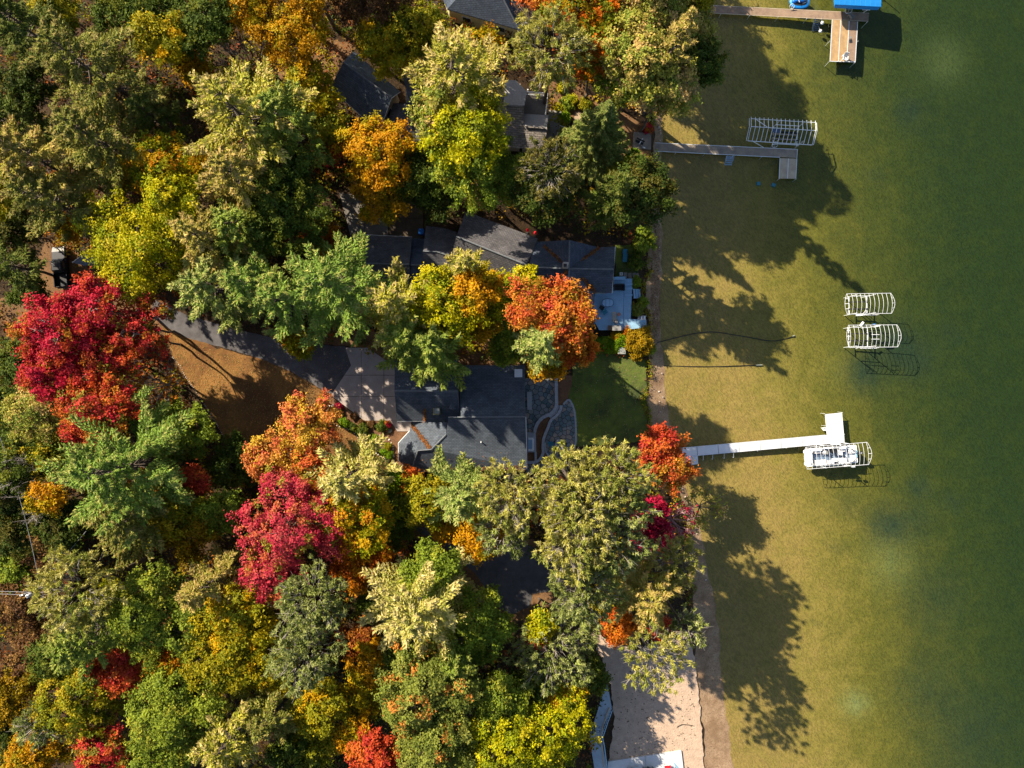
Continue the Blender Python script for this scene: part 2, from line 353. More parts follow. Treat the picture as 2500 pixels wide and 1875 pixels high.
def bed_material():
    m, nt, p = nodes('lake_bed'); L = nt.links; N = nt.nodes
    p.inputs['Roughness'].default_value = 0.95; p.inputs['Specular IOR Level'].default_value = 0.05
    geo = N.new('ShaderNodeNewGeometry'); at = N.new('ShaderNodeAttribute'); at.attribute_name = 'cover'
    sp = N.new('ShaderNodeSeparateColor'); L.new(at.outputs['Color'], sp.inputs['Color'])
    nz = N.new('ShaderNodeTexNoise'); nz.inputs['Scale'].default_value = 0.45; nz.inputs['Detail'].default_value = 9; nz.inputs['Roughness'].default_value = 0.72
    L.new(geo.outputs['Position'], nz.inputs['Vector'])
    def mth(op, a, b):
        n = N.new('ShaderNodeMath'); n.operation = op
        for i, v in enumerate((a, b)):
            if isinstance(v, (int, float)): n.inputs[i].default_value = v
            else: L.new(v, n.inputs[i])
        return n.outputs[0]
    k = mth('MULTIPLY', mth('SUBTRACT', nz.outputs['Fac'], 0.5), 0.62)
    w = mth('ADD', sp.outputs['Red'], k)
    rp = N.new('ShaderNodeValToRGB'); e = rp.color_ramp.elements
    e[0].position = 0.0; e[0].color = (0.205, 0.146, 0.046, 1)
    e[1].position = 1.0; e[1].color = (0.020, 0.034, 0.012, 1)
    for pos, c in ((0.15, (0.160, 0.128, 0.031, 1)), (0.36, (0.098, 0.090, 0.017, 1)), (0.60, (0.054, 0.060, 0.013, 1)), (0.82, (0.032, 0.044, 0.011, 1))):
        x = e.new(pos); x.color = c
    L.new(w, rp.inputs['Fac'])
    m1 = N.new('ShaderNodeMixRGB'); m1.inputs['Color2'].default_value = (0.020, 0.034, 0.020, 1)
    bb = mth('MULTIPLY', sp.outputs['Green'], mth('ADD', mth('MULTIPLY', k, 1.6), 1.0)); L.new(bb, m1.inputs['Fac']); L.new(rp.outputs['Color'], m1.inputs['Color1'])
    m2 = N.new('ShaderNodeMixRGB'); m2.inputs['Color2'].default_value = (0.17, 0.20, 0.085, 1)
    pp = mth('MULTIPLY', sp.outputs['Blue'], mth('ADD', mth('MULTIPLY', k, 1.8), 0.8)); L.new(pp, m2.inputs['Fac']); L.new(m1.outputs['Color'], m2.inputs['Color1'])
    n2 = N.new('ShaderNodeTexNoise'); n2.inputs['Scale'].default_value = 3.2; n2.inputs['Detail'].default_value = 5; n2.inputs['Roughness'].default_value = 0.75
    L.new(geo.outputs['Position'], n2.inputs['Vector'])
    r2 = N.new('ShaderNodeValToRGB'); e = r2.color_ramp.elements
    e[0].position = 0.30; e[0].color = (0.84, 0.84, 0.84, 1); e[1].position = 0.70; e[1].color = (1.14, 1.14, 1.14, 1); L.new(n2.outputs['Fac'], r2.inputs['Fac'])
    m3 = N.new('ShaderNodeMixRGB'); m3.blend_type = 'MULTIPLY'; m3.inputs['Fac'].default_value = 1
    L.new(m2.outputs['Color'], m3.inputs['Color1']); L.new(r2.outputs['Color'], m3.inputs['Color2']); L.new(m3.outputs['Color'], p.inputs['Base Color'])
    # sand ripples and weed tufts: crests run down right, painted with caustic light
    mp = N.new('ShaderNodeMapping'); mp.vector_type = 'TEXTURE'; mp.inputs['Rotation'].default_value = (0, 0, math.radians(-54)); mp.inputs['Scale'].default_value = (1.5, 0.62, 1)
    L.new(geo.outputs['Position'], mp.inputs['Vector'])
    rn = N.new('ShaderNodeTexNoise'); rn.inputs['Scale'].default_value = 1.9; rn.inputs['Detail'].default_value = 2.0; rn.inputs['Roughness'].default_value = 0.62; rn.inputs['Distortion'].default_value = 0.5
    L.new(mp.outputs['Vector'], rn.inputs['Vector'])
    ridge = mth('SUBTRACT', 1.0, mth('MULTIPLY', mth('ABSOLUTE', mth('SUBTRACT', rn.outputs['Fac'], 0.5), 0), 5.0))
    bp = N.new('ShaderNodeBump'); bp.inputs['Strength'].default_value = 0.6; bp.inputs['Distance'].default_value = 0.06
    rr_ = N.new('ShaderNodeValToRGB'); e = rr_.color_ramp.elements; e[0].position = 0.50; e[0].color = (0.94, 0.94, 0.94, 1); e[1].position = 1.0; e[1].color = (1.35, 1.33, 1.26, 1); L.new(ridge, rr_.inputs['Fac'])  # paler crest colour stands in for bright caustic lines from the water
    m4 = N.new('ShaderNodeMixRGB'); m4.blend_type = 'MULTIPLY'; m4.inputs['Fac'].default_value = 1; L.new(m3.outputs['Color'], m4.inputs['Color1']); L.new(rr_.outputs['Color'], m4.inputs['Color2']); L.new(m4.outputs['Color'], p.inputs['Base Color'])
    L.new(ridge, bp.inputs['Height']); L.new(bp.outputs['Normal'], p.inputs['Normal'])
    return m
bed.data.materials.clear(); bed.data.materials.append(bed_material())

def water_material():
    m = bpy.data.materials.new('lake_water'); m.use_nodes = True; nt = m.node_tree; N = nt.nodes; L = nt.links; N.clear()
    out = N.new('ShaderNodeOutputMaterial'); mx = N.new('ShaderNodeMixShader'); tr = N.new('ShaderNodeBsdfTransparent'); gl = N.new('ShaderNodeBsdfGlossy')
    gl.inputs['Roughness'].default_value = 0.06; fr = N.new('ShaderNodeLayerWeight'); sch = N.new('ShaderNodeMath'); sch.operation = 'POWER'; sch.inputs[1].default_value = 5; sm = N.new('ShaderNodeMath'); sm.operation = 'MULTIPLY_ADD'; sm.inputs[1].default_value = 0.9; sm.inputs[2].default_value = 0.02
    tr.inputs['Color'].default_value = (0.97, 0.98, 0.95, 1)
    geo = N.new('ShaderNodeNewGeometry'); mp = N.new('ShaderNodeMapping'); mp.vector_type = 'TEXTURE'; mp.inputs['Rotation'].default_value = (0, 0, math.radians(-54)); mp.inputs['Scale'].default_value = (1.5, 0.62, 1)
    L.new(geo.outputs['Position'], mp.inputs['Vector'])
    nz = N.new('ShaderNodeTexNoise'); nz.inputs['Scale'].default_value = 1.6; nz.inputs['Detail'].default_value = 3; L.new(mp.outputs['Vector'], nz.inputs['Vector'])
    bp = N.new('ShaderNodeBump'); bp.inputs['Strength'].default_value = 0.35; bp.inputs['Distance'].default_value = 0.12
    L.new(nz.outputs['Fac'], bp.inputs['Height']); L.new(bp.outputs['Normal'], gl.inputs['Normal']); L.new(bp.outputs['Normal'], fr.inputs['Normal'])
    L.new(fr.outputs['Facing'], sch.inputs[0]); L.new(sch.outputs[0], sm.inputs[0]); L.new(sm.outputs[0], mx.inputs['Fac']); L.new(tr.outputs[0], mx.inputs[1]); L.new(gl.outputs[0], mx.inputs[2]); L.new(mx.outputs[0], out.inputs['Surface'])
    va = N.new('ShaderNodeVolumeAbsorption'); va.inputs['Color'].default_value = (0.58, 0.72, 0.40, 1); va.inputs['Density'].default_value = 0.10
    L.new(va.outputs[0], out.inputs['Volume'])
    return m
wx0, wx1, wy = (1480 - 1250) / PX, 3400.0, 1750.0
wb_ = MB().box(((wx0 + wx1) / 2, 0, -6), (wx1 - wx0, 2 * wy, 12))
water = wb_.build('lake_water', water_material()); tag(water, kind='structure')

def sheet(name, pts, lift, mt, jit=0.0, kind='structure', seg=8.0, seed=1):
    """flat ground cover whose outline (photo pixels) is roughened"""
    r = random.Random(seed); P = []
    for i in range(len(pts)):
        a = Vector(pts[i]); b = Vector(pts[(i + 1) % len(pts)]); n = max(1, int((b - a).length / seg)) if jit else 1
        for k in range(n):
            q = a.lerp(b, k / n); P.append((q.x + r.uniform(-jit, jit), q.y + r.uniform(-jit, jit)))
    z = GZ + lift
    mb = MB(); mb.slab([W(p[0], p[1], z) for p in P], 0.15 + lift)
    o = mb.build(name, mt); return tag(o, kind=kind)

dirt = [(-20, 740), (60, 700), (110, 590), (170, 585), (260, 690), (330, 700), (440, 760), (430, 850), (300, 800), (200, 760), (100, 780), (-20, 800)]
sheet('dirt_yard', dirt, .008, M['dirt'], 3, seed=2)
sheet('leaf_strewn_lawn', [(395, 800), (440, 800), (530, 850), (660, 880), (740, 925), (806, 965), (815, 1000), (860, 1050), (880, 1080), (930, 1120), (990, 1160), (960, 1180), (700, 1180), (616, 1160), (573, 1114), (530, 1036), (491, 975), (430, 890)], .014, M['brown_lawn'], 2.5, seed=3)
sheet('asphalt_driveway', [(372, 730), (405, 745), (451, 767), (560, 800), (640, 819), (736, 839), (842, 846), (858, 892), (807, 966), (760, 935), (707, 906), (640, 877), (550, 850), (457, 825), (410, 800), (372, 775)], .022, M['asphalt'], .8, seed=4)
sheet('leafy_verge', [(640, 800), (900, 810), (1060, 800), (1260, 820), (1270, 900), (960, 895), (900, 850), (842, 845), (736, 837), (640, 818)], .010, M['dirt'], 2, seed=5)
sheet('lakeside_lawn', [(1395, 862), (1470, 850), (1560, 862), (1577, 880), (1579, 950), (1581, 1075), (1500, 1085), (1405, 1090), (1404, 1010), (1396, 985), (1386, 970), (1398, 930)], .012, M['lawn'], 1.5, seed=6)
sheet('side_lawn', [(1502, 600), (1560, 598), (1566, 640), (1555, 676), (1502, 676)], .012, M['lawn'], 2, seed=7)
sheet('asphalt_lane', [(1000, 1285), (1060, 1288), (1180, 1310), (1260, 1320), (1345, 1350), (1385, 1400), (1372, 1440), (1300, 1450), (1295, 1480), (1245, 1502), (1215, 1480), (1160, 1400), (1080, 1330)], .020, M['asphalt_dark'], 1, seed=8)
sheet('lane_shoulder', [(980, 1275), (1180, 1290), (1350, 1330), (1420, 1400), (1420, 1470), (1310, 1490), (1230, 1540), (1130, 1470), (1050, 1360)], .006, M['dirt'], 3, seed=9)
sheet('sand_area', [(1372, 1440), (1400, 1470), (1452, 1545), (1500, 1570), (1556, 1590), (1640, 1540), (1688, 1545), (1699, 1640), (1708, 1720), (1714, 1800), (1722, 1910), (1480, 1900), (1500, 1760), (1492, 1680), (1470, 1610), (1418, 1520), (1370, 1470)], .010, M['sand'], 2.5, seed=10)
sheet('sandy_path', [(1404, 272), (1446, 280), (1428, 330), (1412, 372), (1398, 372), (1396, 320)], .012, M['path'], 1, seed=11)
sheet('dirt_slope', [(1340, 200), (1420, 205), (1460, 250), (1560, 290), (1590, 320), (1588, 440), (1540, 420), (1450, 300), (1345, 290)], .006, M['dirt'], 3, seed=12)
sheet('mulch_bed', [(790, 968), (806, 967), (889, 1028), (953, 1028), (970, 1054), (1002, 1054), (1010, 1060), (1010, 1155), (1000, 1165), (960, 1130), (910, 1092), (880, 1064), (850, 1046), (818, 1030), (790, 1010), (784, 985)], .020, M['mulch'], 1, seed=13)
sheet('patio_mulch', [(1284, 1055), (1345, 1012), (1358, 930), (1365, 915), (1400, 918), (1398, 960), (1375, 990), (1372, 1010), (1345, 1060), (1335, 1135), (1284, 1135)], .010, M['mulch'], .5, seed=14)
sheet('gravel_yard', [(680, 100), (760, 85), (880, 110), (830, 150), (810, 215), (760, 210), (680, 190)], .008, M['dirt'], 3, seed=15)
# ------------------------------------------------------------------ paving made of pieces
def copy_child(src, parent, loc=None, rz=None, sc=None):
    o = src.copy(); COL.objects.link(o); o.parent = parent
    return o

def clip(poly, nx, ny, c):
    out = []
    for i in range(len(poly)):
        a = poly[i]; b = poly[(i + 1) % len(poly)]
        da = a[0] * nx + a[1] * ny - c; db = b[0] * nx + b[1] * ny - c
        if da <= 0: out.append(a)
        if (da < 0 < db) or (db < 0 < da):
            t = da / (da - db); out.append((a[0] + (b[0] - a[0]) * t, a[1] + (b[1] - a[1]) * t))
    return out
def inside(p, poly):
    r = False
    for i in range(len(poly)):
        a = poly[i]; b = poly[i - 1]
        if (a[1] > p[1]) != (b[1] > p[1]) and p[0] < (b[0] - a[0]) * (p[1] - a[1]) / (b[1] - a[1]) + a[0]: r = not r
    return r

def flagstones(poly_px, parent, size, seed, z, gap=0.035, avoid=None):
    r = random.Random(seed); poly = [tuple(W(p[0], p[1], z)[:2]) for p in poly_px]
    x0 = min(p[0] for p in poly); x1 = max(p[0] for p in poly); y0 = min(p[1] for p in poly); y1 = max(p[1] for p in poly)
    pts = []
    for _ in range(4000):
        p = (r.uniform(x0, x1), r.uniform(y0, y1))
        if inside(p, poly) and all((p[0] - q[0]) ** 2 + (p[1] - q[1]) ** 2 > (size * r.uniform(.6, 1.1)) ** 2 for q in pts): pts.append(p)
    for i, p in enumerate(pts):
        c = list(poly)
        for j, q in enumerate(pts):
            if i == j: continue
            d = (q[0] - p[0], q[1] - p[1]); l = math.hypot(*d)
            if l > size * 3.2: continue
            n = (d[0] / l, d[1] / l); c = clip(c, n[0], n[1], (p[0] * n[0] + p[1] * n[1]) + l / 2 - gap)
            if len(c) < 3: break
        if len(c) < 3: continue
        if avoid and math.hypot(p[0] - avoid[0], p[1] - avoid[1]) < avoid[2]: continue
        cl = [c[0]]
        for v in c[1:]:
            if math.hypot(v[0] - cl[-1][0], v[1] - cl[-1][1]) > 0.03: cl.append(v)
        if len(cl) < 3: continue
        MB().prism(cl, z - 0.06, z + r.uniform(-.008, .012)).build('flagstone', r.choice(M['flag']), parent)

def band(pts_px, width, z0, z1, name, mt, parent, n=1, gap=0.02):
    """a low wall or border laid as separate cap stones along a line"""
    P = [W(p[0], p[1], z1) for p in pts_px]
    # resample
    seg = [0]
    for a, b in zip(P, P[1:]): seg.append(seg[-1] + (b - a).length)
    N = max(2, int(seg[-1] / n))
    def at(s):
        for i in range(len(P) - 1):
            if s <= seg[i + 1] + 1e-6:
                t = (s - seg[i]) / max(1e-6, seg[i + 1] - seg[i]); return P[i].lerp(P[i + 1], t)
        return P[-1]
    Q = [at(seg[-1] * i / N) for i in range(N + 1)]
    nm = []
    for i in range(N + 1):
        d = (Q[min(i + 1, N)] - Q[max(i - 1, 0)]).normalized(); nm.append(Vector((-d.y, d.x, 0)))
    for i in range(N):
        a, b = Q[i], Q[i + 1]; u = (b - a).normalized() * gap / 2
        q = [a + u + nm[i] * width / 2, b - u + nm[i + 1] * width / 2, b - u - nm[i + 1] * width / 2, a + u - nm[i] * width / 2]
        MB().prism([(v.x, v.y) for v in q], z0, z1 + random.uniform(0, .008)).build(name, mt, parent)

def u6(u, v): return (1260 + u / 6.38, 900 + v / 6.38)
PZ = GZ + 0.16
t = empty('upper_patio', W(1320, 980, GZ), 'upper flagstone patio between the dark shingled roof edge and the curved stone wall', 'patio', 'flagstone patios')
up = [u6(*p) for p in ((130, 150), (600, 150), (603, 600), (480, 712), (310, 850), (268, 985), (140, 990))]
MB().prism([tuple(W(p[0], p[1], PZ)[:2]) for p in up], GZ - .1, PZ - .045).build('bedding', M['joint'], t)
flagstones(up, t, 0.72, 11, PZ)
t = empty('lower_patio', W(1375, 1050, GZ), 'lower rounded flagstone patio beside the lawn with a fire ring at its end', 'patio', 'flagstone patios')
lowp = [u6(*p) for p in ((820, 470), (875, 560), (908, 680), (922, 850), (928, 1110), (900, 1250), (820, 1370), (640, 1420), (530, 1380), (458, 1290), (452, 1150), (505, 1000), (548, 870), (562, 812), (660, 742), (722, 650), (738, 565))]
LZ = GZ + .06
MB().prism([tuple(W(p[0], p[1], LZ)[:2]) for p in lowp], GZ - .1, LZ - .045).build('bedding', M['joint'], t)
fc = W(1366.6, 1085, LZ)
flagstones(lowp, t, 0.62, 12, LZ, avoid=(fc.x, fc.y, .72))
band([u6(*p) for p in ((735, 560), (820, 468), (880, 560), (915, 680), (930, 850), (936, 1110), (905, 1260))], 0.26, GZ - .1, LZ + .02, 'edging_stone', M['wall_cap'], t, .45)
band([u6(*p) for p in ((452, 1150), (458, 1290), (530, 1385), (640, 1430))], 0.22, GZ - .1, LZ + .02, 'edging_stone', M['wall_cap'], t, .45)
t = empty('side_path', W(1308, 1140, GZ), 'short flagstone path by the south corner of the dark shingled roof', 'path', 'flagstone patios')
sp_ = [u6(*p) for p in ((160, 1492), (455, 1470), (455, 1600), (300, 1660), (150, 1640))]
MB().prism([tuple(W(p[0], p[1], LZ)[:2]) for p in sp_], GZ - .1, LZ - .045).build('bedding', M['joint'], t)
flagstones(sp_, t, 0.7, 14, LZ)
t = empty('patio_wall', W(1345, 1000, GZ), 'curved low stone wall with steps separating the two flagstone patios', 'wall')
band([u6(*p) for p in ((625, 150), (627, 380), (632, 560), (608, 640), (540, 705), (420, 758), (345, 830), (305, 915), (288, 990))], .46, GZ - .1, PZ + .28, 'cap_stone', M['wall_cap'], t, .6)
band([u6(*p) for p in ((668, 570), (655, 630), (590, 720), (520, 760))], .30, GZ - .1, PZ + .02, 'step_stone', M['wall_cap'], t, .9)
band([u6(*p) for p in ((708, 570), (690, 660), (620, 745), (535, 800), (512, 890), (462, 1000), (428, 1100), (416, 1200), (424, 1310), (385, 1410), (310, 1458), (165, 1464))], .40, GZ - .1, PZ + .16, 'cap_stone', M['wall_cap'], t, .6)
band([u6(*p) for p in ((305, 1300), (306, 1440))], .32, GZ - .1, PZ + .10, 'cap_stone', M['wall_cap'], t, .6)
t = empty('stone_landing', W(1296, 1080, GZ), 'square grey landing with an inset frame beside the dark shingled roof', 'landing')
MB().prism([tuple(W(*u6(*p), PZ)[:2]) for p in ((150, 992), (308, 992), (314, 1300), (150, 1304))], GZ - .1, PZ + .05).build('slab', M['wall_cap'], t)
for a, b in (((190, 1092), (272, 1092)), ((264, 1096), (264, 1270)), ((190, 1268), (272, 1268))):
    band([u6(*a), u6(*b)], .28, PZ, PZ + .22, 'frame_board', M['white'], t, 3)
MB().prism([tuple(W(*u6(*p), PZ)[:2]) for p in ((190, 1110), (255, 1110), (255, 1255), (190, 1255))], PZ, PZ + .14).build('inset_panel', M['deck_blue'], t)
t = empty('stone_bench', W(1292, 978, GZ), 'long pale stone bench slab on the upper patio under the eave', 'bench')
MB().prism([tuple(W(*u6(*p), PZ + .4)[:2]) for p in ((168, 362), (244, 362), (246, 640), (176, 640))], PZ + .3, PZ + .4).build('bench_top', M['wall_cap'], t)
for yy in (400, 600): MB().prism([tuple(W(*u6(*p), PZ)[:2]) for p in ((185, yy - 20), (232, yy - 20), (232, yy + 20), (185, yy + 20))], PZ - .02, PZ + .3).build('bench_leg', M['wall_cap'], t)
t = empty('fire_ring', fc, 'round stone fire ring on the lower flagstone patio', 'fire pit')
for k in range(14):
    a0 = 2 * math.pi * k / 14 + .02; a1 = 2 * math.pi * (k + 1) / 14 - .02
    q = [(fc.x + rr_ * math.cos(a), fc.y + rr_ * math.sin(a)) for rr_, a in ((.76, a0), (.76, a1), (.48, a1), (.48, a0))]
    MB().prism(q, GZ - .05, LZ + .36 + random.uniform(0, .01)).build('ring_stone', M['wall_cap'], t)
MB().lathe(fc, [(.47, -.05), (.47, .10), (.44, .2)], 20).build('ash_bed', M['boulder_grey'], t)
def patio_chair(px, py, z, rot, label, mt, group=None):
    b = W(px, py, z); t = empty('patio_chair', b, label, 'chair', group, rot)
    def loc(x, y, zz):
        c, s = math.cos(rot), math.sin(rot); return (b.x + x * c - y * s, b.y + x * s + y * c, z + zz)
    MB().box(loc(0, 0, .40), (.56, .56, .06), rot).build('seat', mt, t)
    MB().box(loc(0, .30, .68), (.56, .07, .60), rot, rx=-.22).build('backrest', mt, t)
    for sx in (-1, 1):
        MB().box(loc(sx * .31, .02, .60), (.07, .56, .04), rot).build('armrest', mt, t)
        for sy in (-1, 1): MB().box(loc(sx * .27, sy * .24, .19), (.05, .05, .38), rot).build('leg', mt, t)
    return t
patio_chair(1343, 1083, LZ, -1.4, 'teal chair standing beside the round stone fire ring', M['teal'])

# concrete apron in cast slabs
t = empty('concrete_apron', W(900, 950, GZ), 'pale jointed concrete parking apron in front of the blue grey garage roof', 'driveway')
def slabs(parent, outer, vx, hy, z, mt, gap=.025, name='slab'):
    poly = [tuple(W(p[0], p[1], z)[:2]) for p in outer]
    xs = [-1e3] + [W(x, 0, z).x for x in vx] + [1e3]; ys = [1e3] + [W(0, y, z).y for y in hy] + [-1e3]
    for i in range(len(xs) - 1):
        for j in range(len(ys) - 1):
            c = clip(list(poly), 1, 0, xs[i + 1] - gap); c = clip(c, -1, 0, -(xs[i] + gap)) if c else c
            c = clip(c, 0, 1, ys[j] - gap) if c else c; c = clip(c, 0, -1, -(ys[j + 1] + gap)) if c else c
            if len(c) >= 3: MB().prism(c, GZ - .1, z + random.uniform(0, .006)).build(name, mt, parent)
slabs(t, [(843, 849), (898, 849), (963, 895), (969, 1027), (889, 1027), (808, 965), (857, 892)], [882, 937], [916, 968], GZ + .05, M['concrete'])
slabs(t, [(953, 1027.5), (1004, 1027.5), (1003, 1053), (970, 1053)], [], [], GZ + .056, M['concrete'])
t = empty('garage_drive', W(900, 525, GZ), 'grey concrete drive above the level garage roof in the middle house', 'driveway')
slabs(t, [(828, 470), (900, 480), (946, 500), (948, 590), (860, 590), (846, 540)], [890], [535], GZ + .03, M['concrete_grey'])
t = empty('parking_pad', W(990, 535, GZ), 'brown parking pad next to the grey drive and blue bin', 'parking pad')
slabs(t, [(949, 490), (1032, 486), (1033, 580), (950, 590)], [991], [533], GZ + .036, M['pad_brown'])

# ------------------------------------------------------------------ stone borders
def stone_bm(r, seed, flat=.6):
    import bmesh
    b = bmesh.new(); bmesh.ops.create_icosphere(b, subdivisions=1, radius=1.0); rn = random.Random(seed)
    for v in b.verts: v.co = Vector((v.co.x * rn.uniform(.8, 1.15), v.co.y * rn.uniform(.75, 1.1), v.co.z * flat * rn.uniform(.8, 1.1)))
    me = bpy.data.meshes.new('stone'); b.to_mesh(me); b.free(); me.materials.append(M['boulder'])
    me.polygons.foreach_set('use_smooth', [True] * len(me.polygons)); return me
STONES = [stone_bm(1, s) for s in range(7)]
def stones(parent, pts, r0, z=GZ, rnd=random.Random(9), jitter=0.0):
    base = parent.location
    for p in pts:
        w = W(p[0] + rnd.uniform(-jitter, jitter), p[1] + rnd.uniform(-jitter, jitter), z); o = bpy.data.objects.new('stone', rnd.choice(STONES)); COL.objects.link(o)
        o.parent = parent; s = r0 * rnd.uniform(.75, 1.3)
        o.location = w - base + Vector((0, 0, s * .25)); o.scale = (s * rnd.uniform(.9, 1.25), s, s); o.rotation_euler = (0, 0, rnd.uniform(0, 6.28))
def v6(u, v): return (770 + u / 6.144, 890 + v / 6.144)
t = empty('boulder_border', W(870, 1080, GZ), 'winding border of pale boulders round the mulch bed beside the concrete apron', 'stone border')
BORDER = ((170, 485), (130, 490), (98, 495), (103, 535), (108, 570), (112, 608), (110, 650), (115, 690), (120, 730), (132, 768), (153, 805), (178, 833), (215, 860), (250, 880), (290, 900), (330, 915), (370, 930), (405, 940), (440, 955), (475, 965), (505, 980), (545, 1000), (585, 1030), (615, 1065), (640, 1095), (655, 1125), (675, 1160), (705, 1185), (728, 1210), (755, 1235), (785, 1250), (815, 1262), (845, 1285), (875, 1300), (915, 1335), (945, 1355), (990, 1385), (1050, 1410), (1095, 1445), (1140, 1470), (1180, 1480), (1205, 1510), (1235, 1540), (1268, 1560), (1300, 1575), (1335, 1600), (1385, 1620),
          (720, 1145), (740, 1095), (780, 1080), (820, 1070), (860, 1065), (900, 1070), (935, 1065), (965, 1062), (1020, 1075), (1065, 1105), (1110, 1130), (1140, 1175), (1160, 1230), (1162, 1270), (1165, 1310), (1170, 1345), (1175, 1375), (1178, 1440))
stones(t, [v6(*p) for p in BORDER], .17)
t = empty('stone_edging', W(530, 1036, GZ), 'thin line of small pale stones along the west edge of the brown lawn', 'stone border')
EDGE = [(418, 868), (440, 893), (454, 920), (491, 975), (530, 1036), (550, 1073), (573, 1114), (599, 1146), (622, 1165)]
pp = []
for a, b in zip(EDGE, EDGE[1:]):
    n = int(math.hypot(b[0] - a[0], b[1] - a[1]) / 4.5)
    pp += [(a[0] + (b[0] - a[0]) * k / n, a[1] + (b[1] - a[1]) * k / n) for k in range(n)]
stones(t, pp, .085, jitter=.8)
for (u, v, r_, mt, lb) in ((235, 640, .50, 'boulder', 'large pale boulder in the mulch near the apron corner'), (1110, 1000, .36, 'boulder_grey', 'grey green boulder in the mulch near the walkway slab')):
    o = bpy.data.objects.new('boulder', STONES[2].copy()); o.data.materials.clear(); o.data.materials.append(M[mt]); COL.objects.link(o)
    o.location = W(*v6(u, v), GZ + r_ * .3); o.scale = (r_ * 1.35, r_, r_ * 1.1); o.rotation_euler = (0, 0, .4); tag(o, lb, 'boulder', 'boulders in the mulch bed')

# ------------------------------------------------------------------ houses
def pz(p): return W(p[0], p[1], p[2])
def roof(parent, name, poly, mt, t=.18): return MB().slab([pz(p) for p in poly], t).build(name, mt, parent)
def ridge(parent, a, b, w=.16, name='ridge_cap', mt='ridge'):
    MB().tube([pz(a) + Vector((0, 0, .02)), pz(b) + Vector((0, 0, .02))], w, 5).build(name, M[mt], parent)
def walls(parent, foot, z1, mt, inset=.94, win=True):
    """footprint from eave corners (photo pixels at eave height)"""
    P = [W(p[0], p[1], z1) for p in foot]; c = sum(P, Vector()) / len(P)
    Q = [c + (p - c) * inset for p in P]
    MB().prism([(q.x, q.y) for q in Q], GZ - .2, z1 - .12).build('wall', mt, parent)
    if not win: return
    for i in range(len(Q)):
        a, b = Q[i], Q[(i + 1) % len(Q)]; d = b - a; d.z = 0
        if d.length < 4: continue
        n = Vector((d.y, -d.x, 0)).normalized()
        if n.dot((a + b) / 2 - c) < 0: n = -n
        rz = math.atan2(d.y, d.x); k = max(1, int(d.length / 4))
        for j in range(k):
            q = a + d * ((j + .5) / k) + n * .03; q.z = GZ + 1.7
            f = MB().box(q, (1.35, .08, 1.25), rz).build('window', M['white'], parent)
            MB().box(q + n * .03, (1.15, .05, 1.05), rz).build('pane', M['glass'], f)
def eave(parent, a, b, w=.06, mt='white'): MB().tube([pz(a) - Vector((0, 0, .08)), pz(b) - Vector((0, 0, .08))], w, 4).build('gutter', M[mt], parent)

# main house with the blue grey roofs
t = empty('main_house', W(1120, 1020, GZ), 'large house with blue grey shingle roofs, garage wing and octagonal end beside the flagstone patio', 'house', 'lakeside houses')
R1, R2 = M['roof_blue'], M['roof_blue_ns']
roof(t, 'roof_slope', [(962.9, 954.3, 7.8), (1118.3, 954.3, 7.8), (1120, 876, 4.9), (964.5, 876, 4.9)], R1)
roof(t, 'roof_slope', [(962.9, 954.6, 7.8), (1029.5, 954.6, 7.8), (1037, 1028, 4.8), (969.4, 1028, 4.8)], R1)
roof(t, 'roof_slope', [(1029, 954.6, 7.92), (1118.5, 954.6, 7.92), (1123, 1031.6, 4.9), (1037, 1031.6, 4.9)], R1)
roof(t, 'roof_slope', [(1125, 1019.8, 7.2), (1283, 1017.5, 7.2), (1281, 892, 3.9), (1121.5, 892, 3.9)], R1)
roof(t, 'roof_slope', [(1286, 1144, 3.8), (1003, 1152, 3.8), (1020.6, 1100, 6.15), (1053, 1097.5, 6.2), (1089, 1061, 6.25), (1094, 1019, 7.2), (1283, 1018, 7.2)], R1)
roof(t, 'roof_slope', [(1004.4, 1031, 3.9), (1090, 1031, 6.0), (1089, 1061, 6.23), (1053, 1097.2, 6.18)], R1)
roof(t, 'roof_slope', [(1000, 1052, 3.8), (1004, 1037, 3.85), (1053, 1097.5, 6.16), (1020.6, 1099.7, 6.14)], R2)
roof(t, 'roof_slope', [(1000, 1052, 3.8), (1020.6, 1100, 6.13), (972.6, 1082, 3.8)], R2)
roof(t, 'roof_slope', [(972.6, 1082, 3.8), (1020.6, 1100, 6.13), (974, 1124.4, 3.8)], R2)
roof(t, 'roof_slope', [(974, 1124.4, 3.8), (1020.6, 1100, 6.13), (1003, 1152, 3.8)], R2)
cr = [pz((1094, 999, 6.35)), pz((1113.4, 999, 6.35)), pz((1102, 979, 7.3)), pz((1103, 999, 7.25))]
MB().add(cr, [(0, 3, 2), (3, 1, 2), (0, 1, 3), (0, 2, 1)]).build('roof_cricket', R1, t)
ridge(t, (962.9, 954.4, 7.82), (1029, 954.4, 7.82)); ridge(t, (1029, 954.4, 7.94), (1118.3, 954.4, 7.94)); ridge(t, (1094, 1019, 7.22), (1283, 1017.7, 7.22), .13)
ridge(t, (1020.6, 1100, 6.16), (1053, 1097.3, 6.22), .12); ridge(t, (1020.6, 1100, 6.15), (1003, 1152, 3.84), .10); ridge(t, (1089, 1061, 6.26), (1053, 1097.3, 6.22), .10)
for a, b in (((1003, 1152, 3.8), (974, 1124.4, 3.8)), ((974, 1124.4, 3.8), (972.6, 1082, 3.8)), ((972.6, 1082, 3.8), (1000, 1052, 3.8)), ((1003, 1152, 3.8), (1286, 1144.5, 3.8)), ((969.4, 1028.5, 4.8), (1037, 1028.5, 4.8)), ((1286.3, 1144, 3.8), (1283.4, 1018, 7.2))): eave(t, a, b)
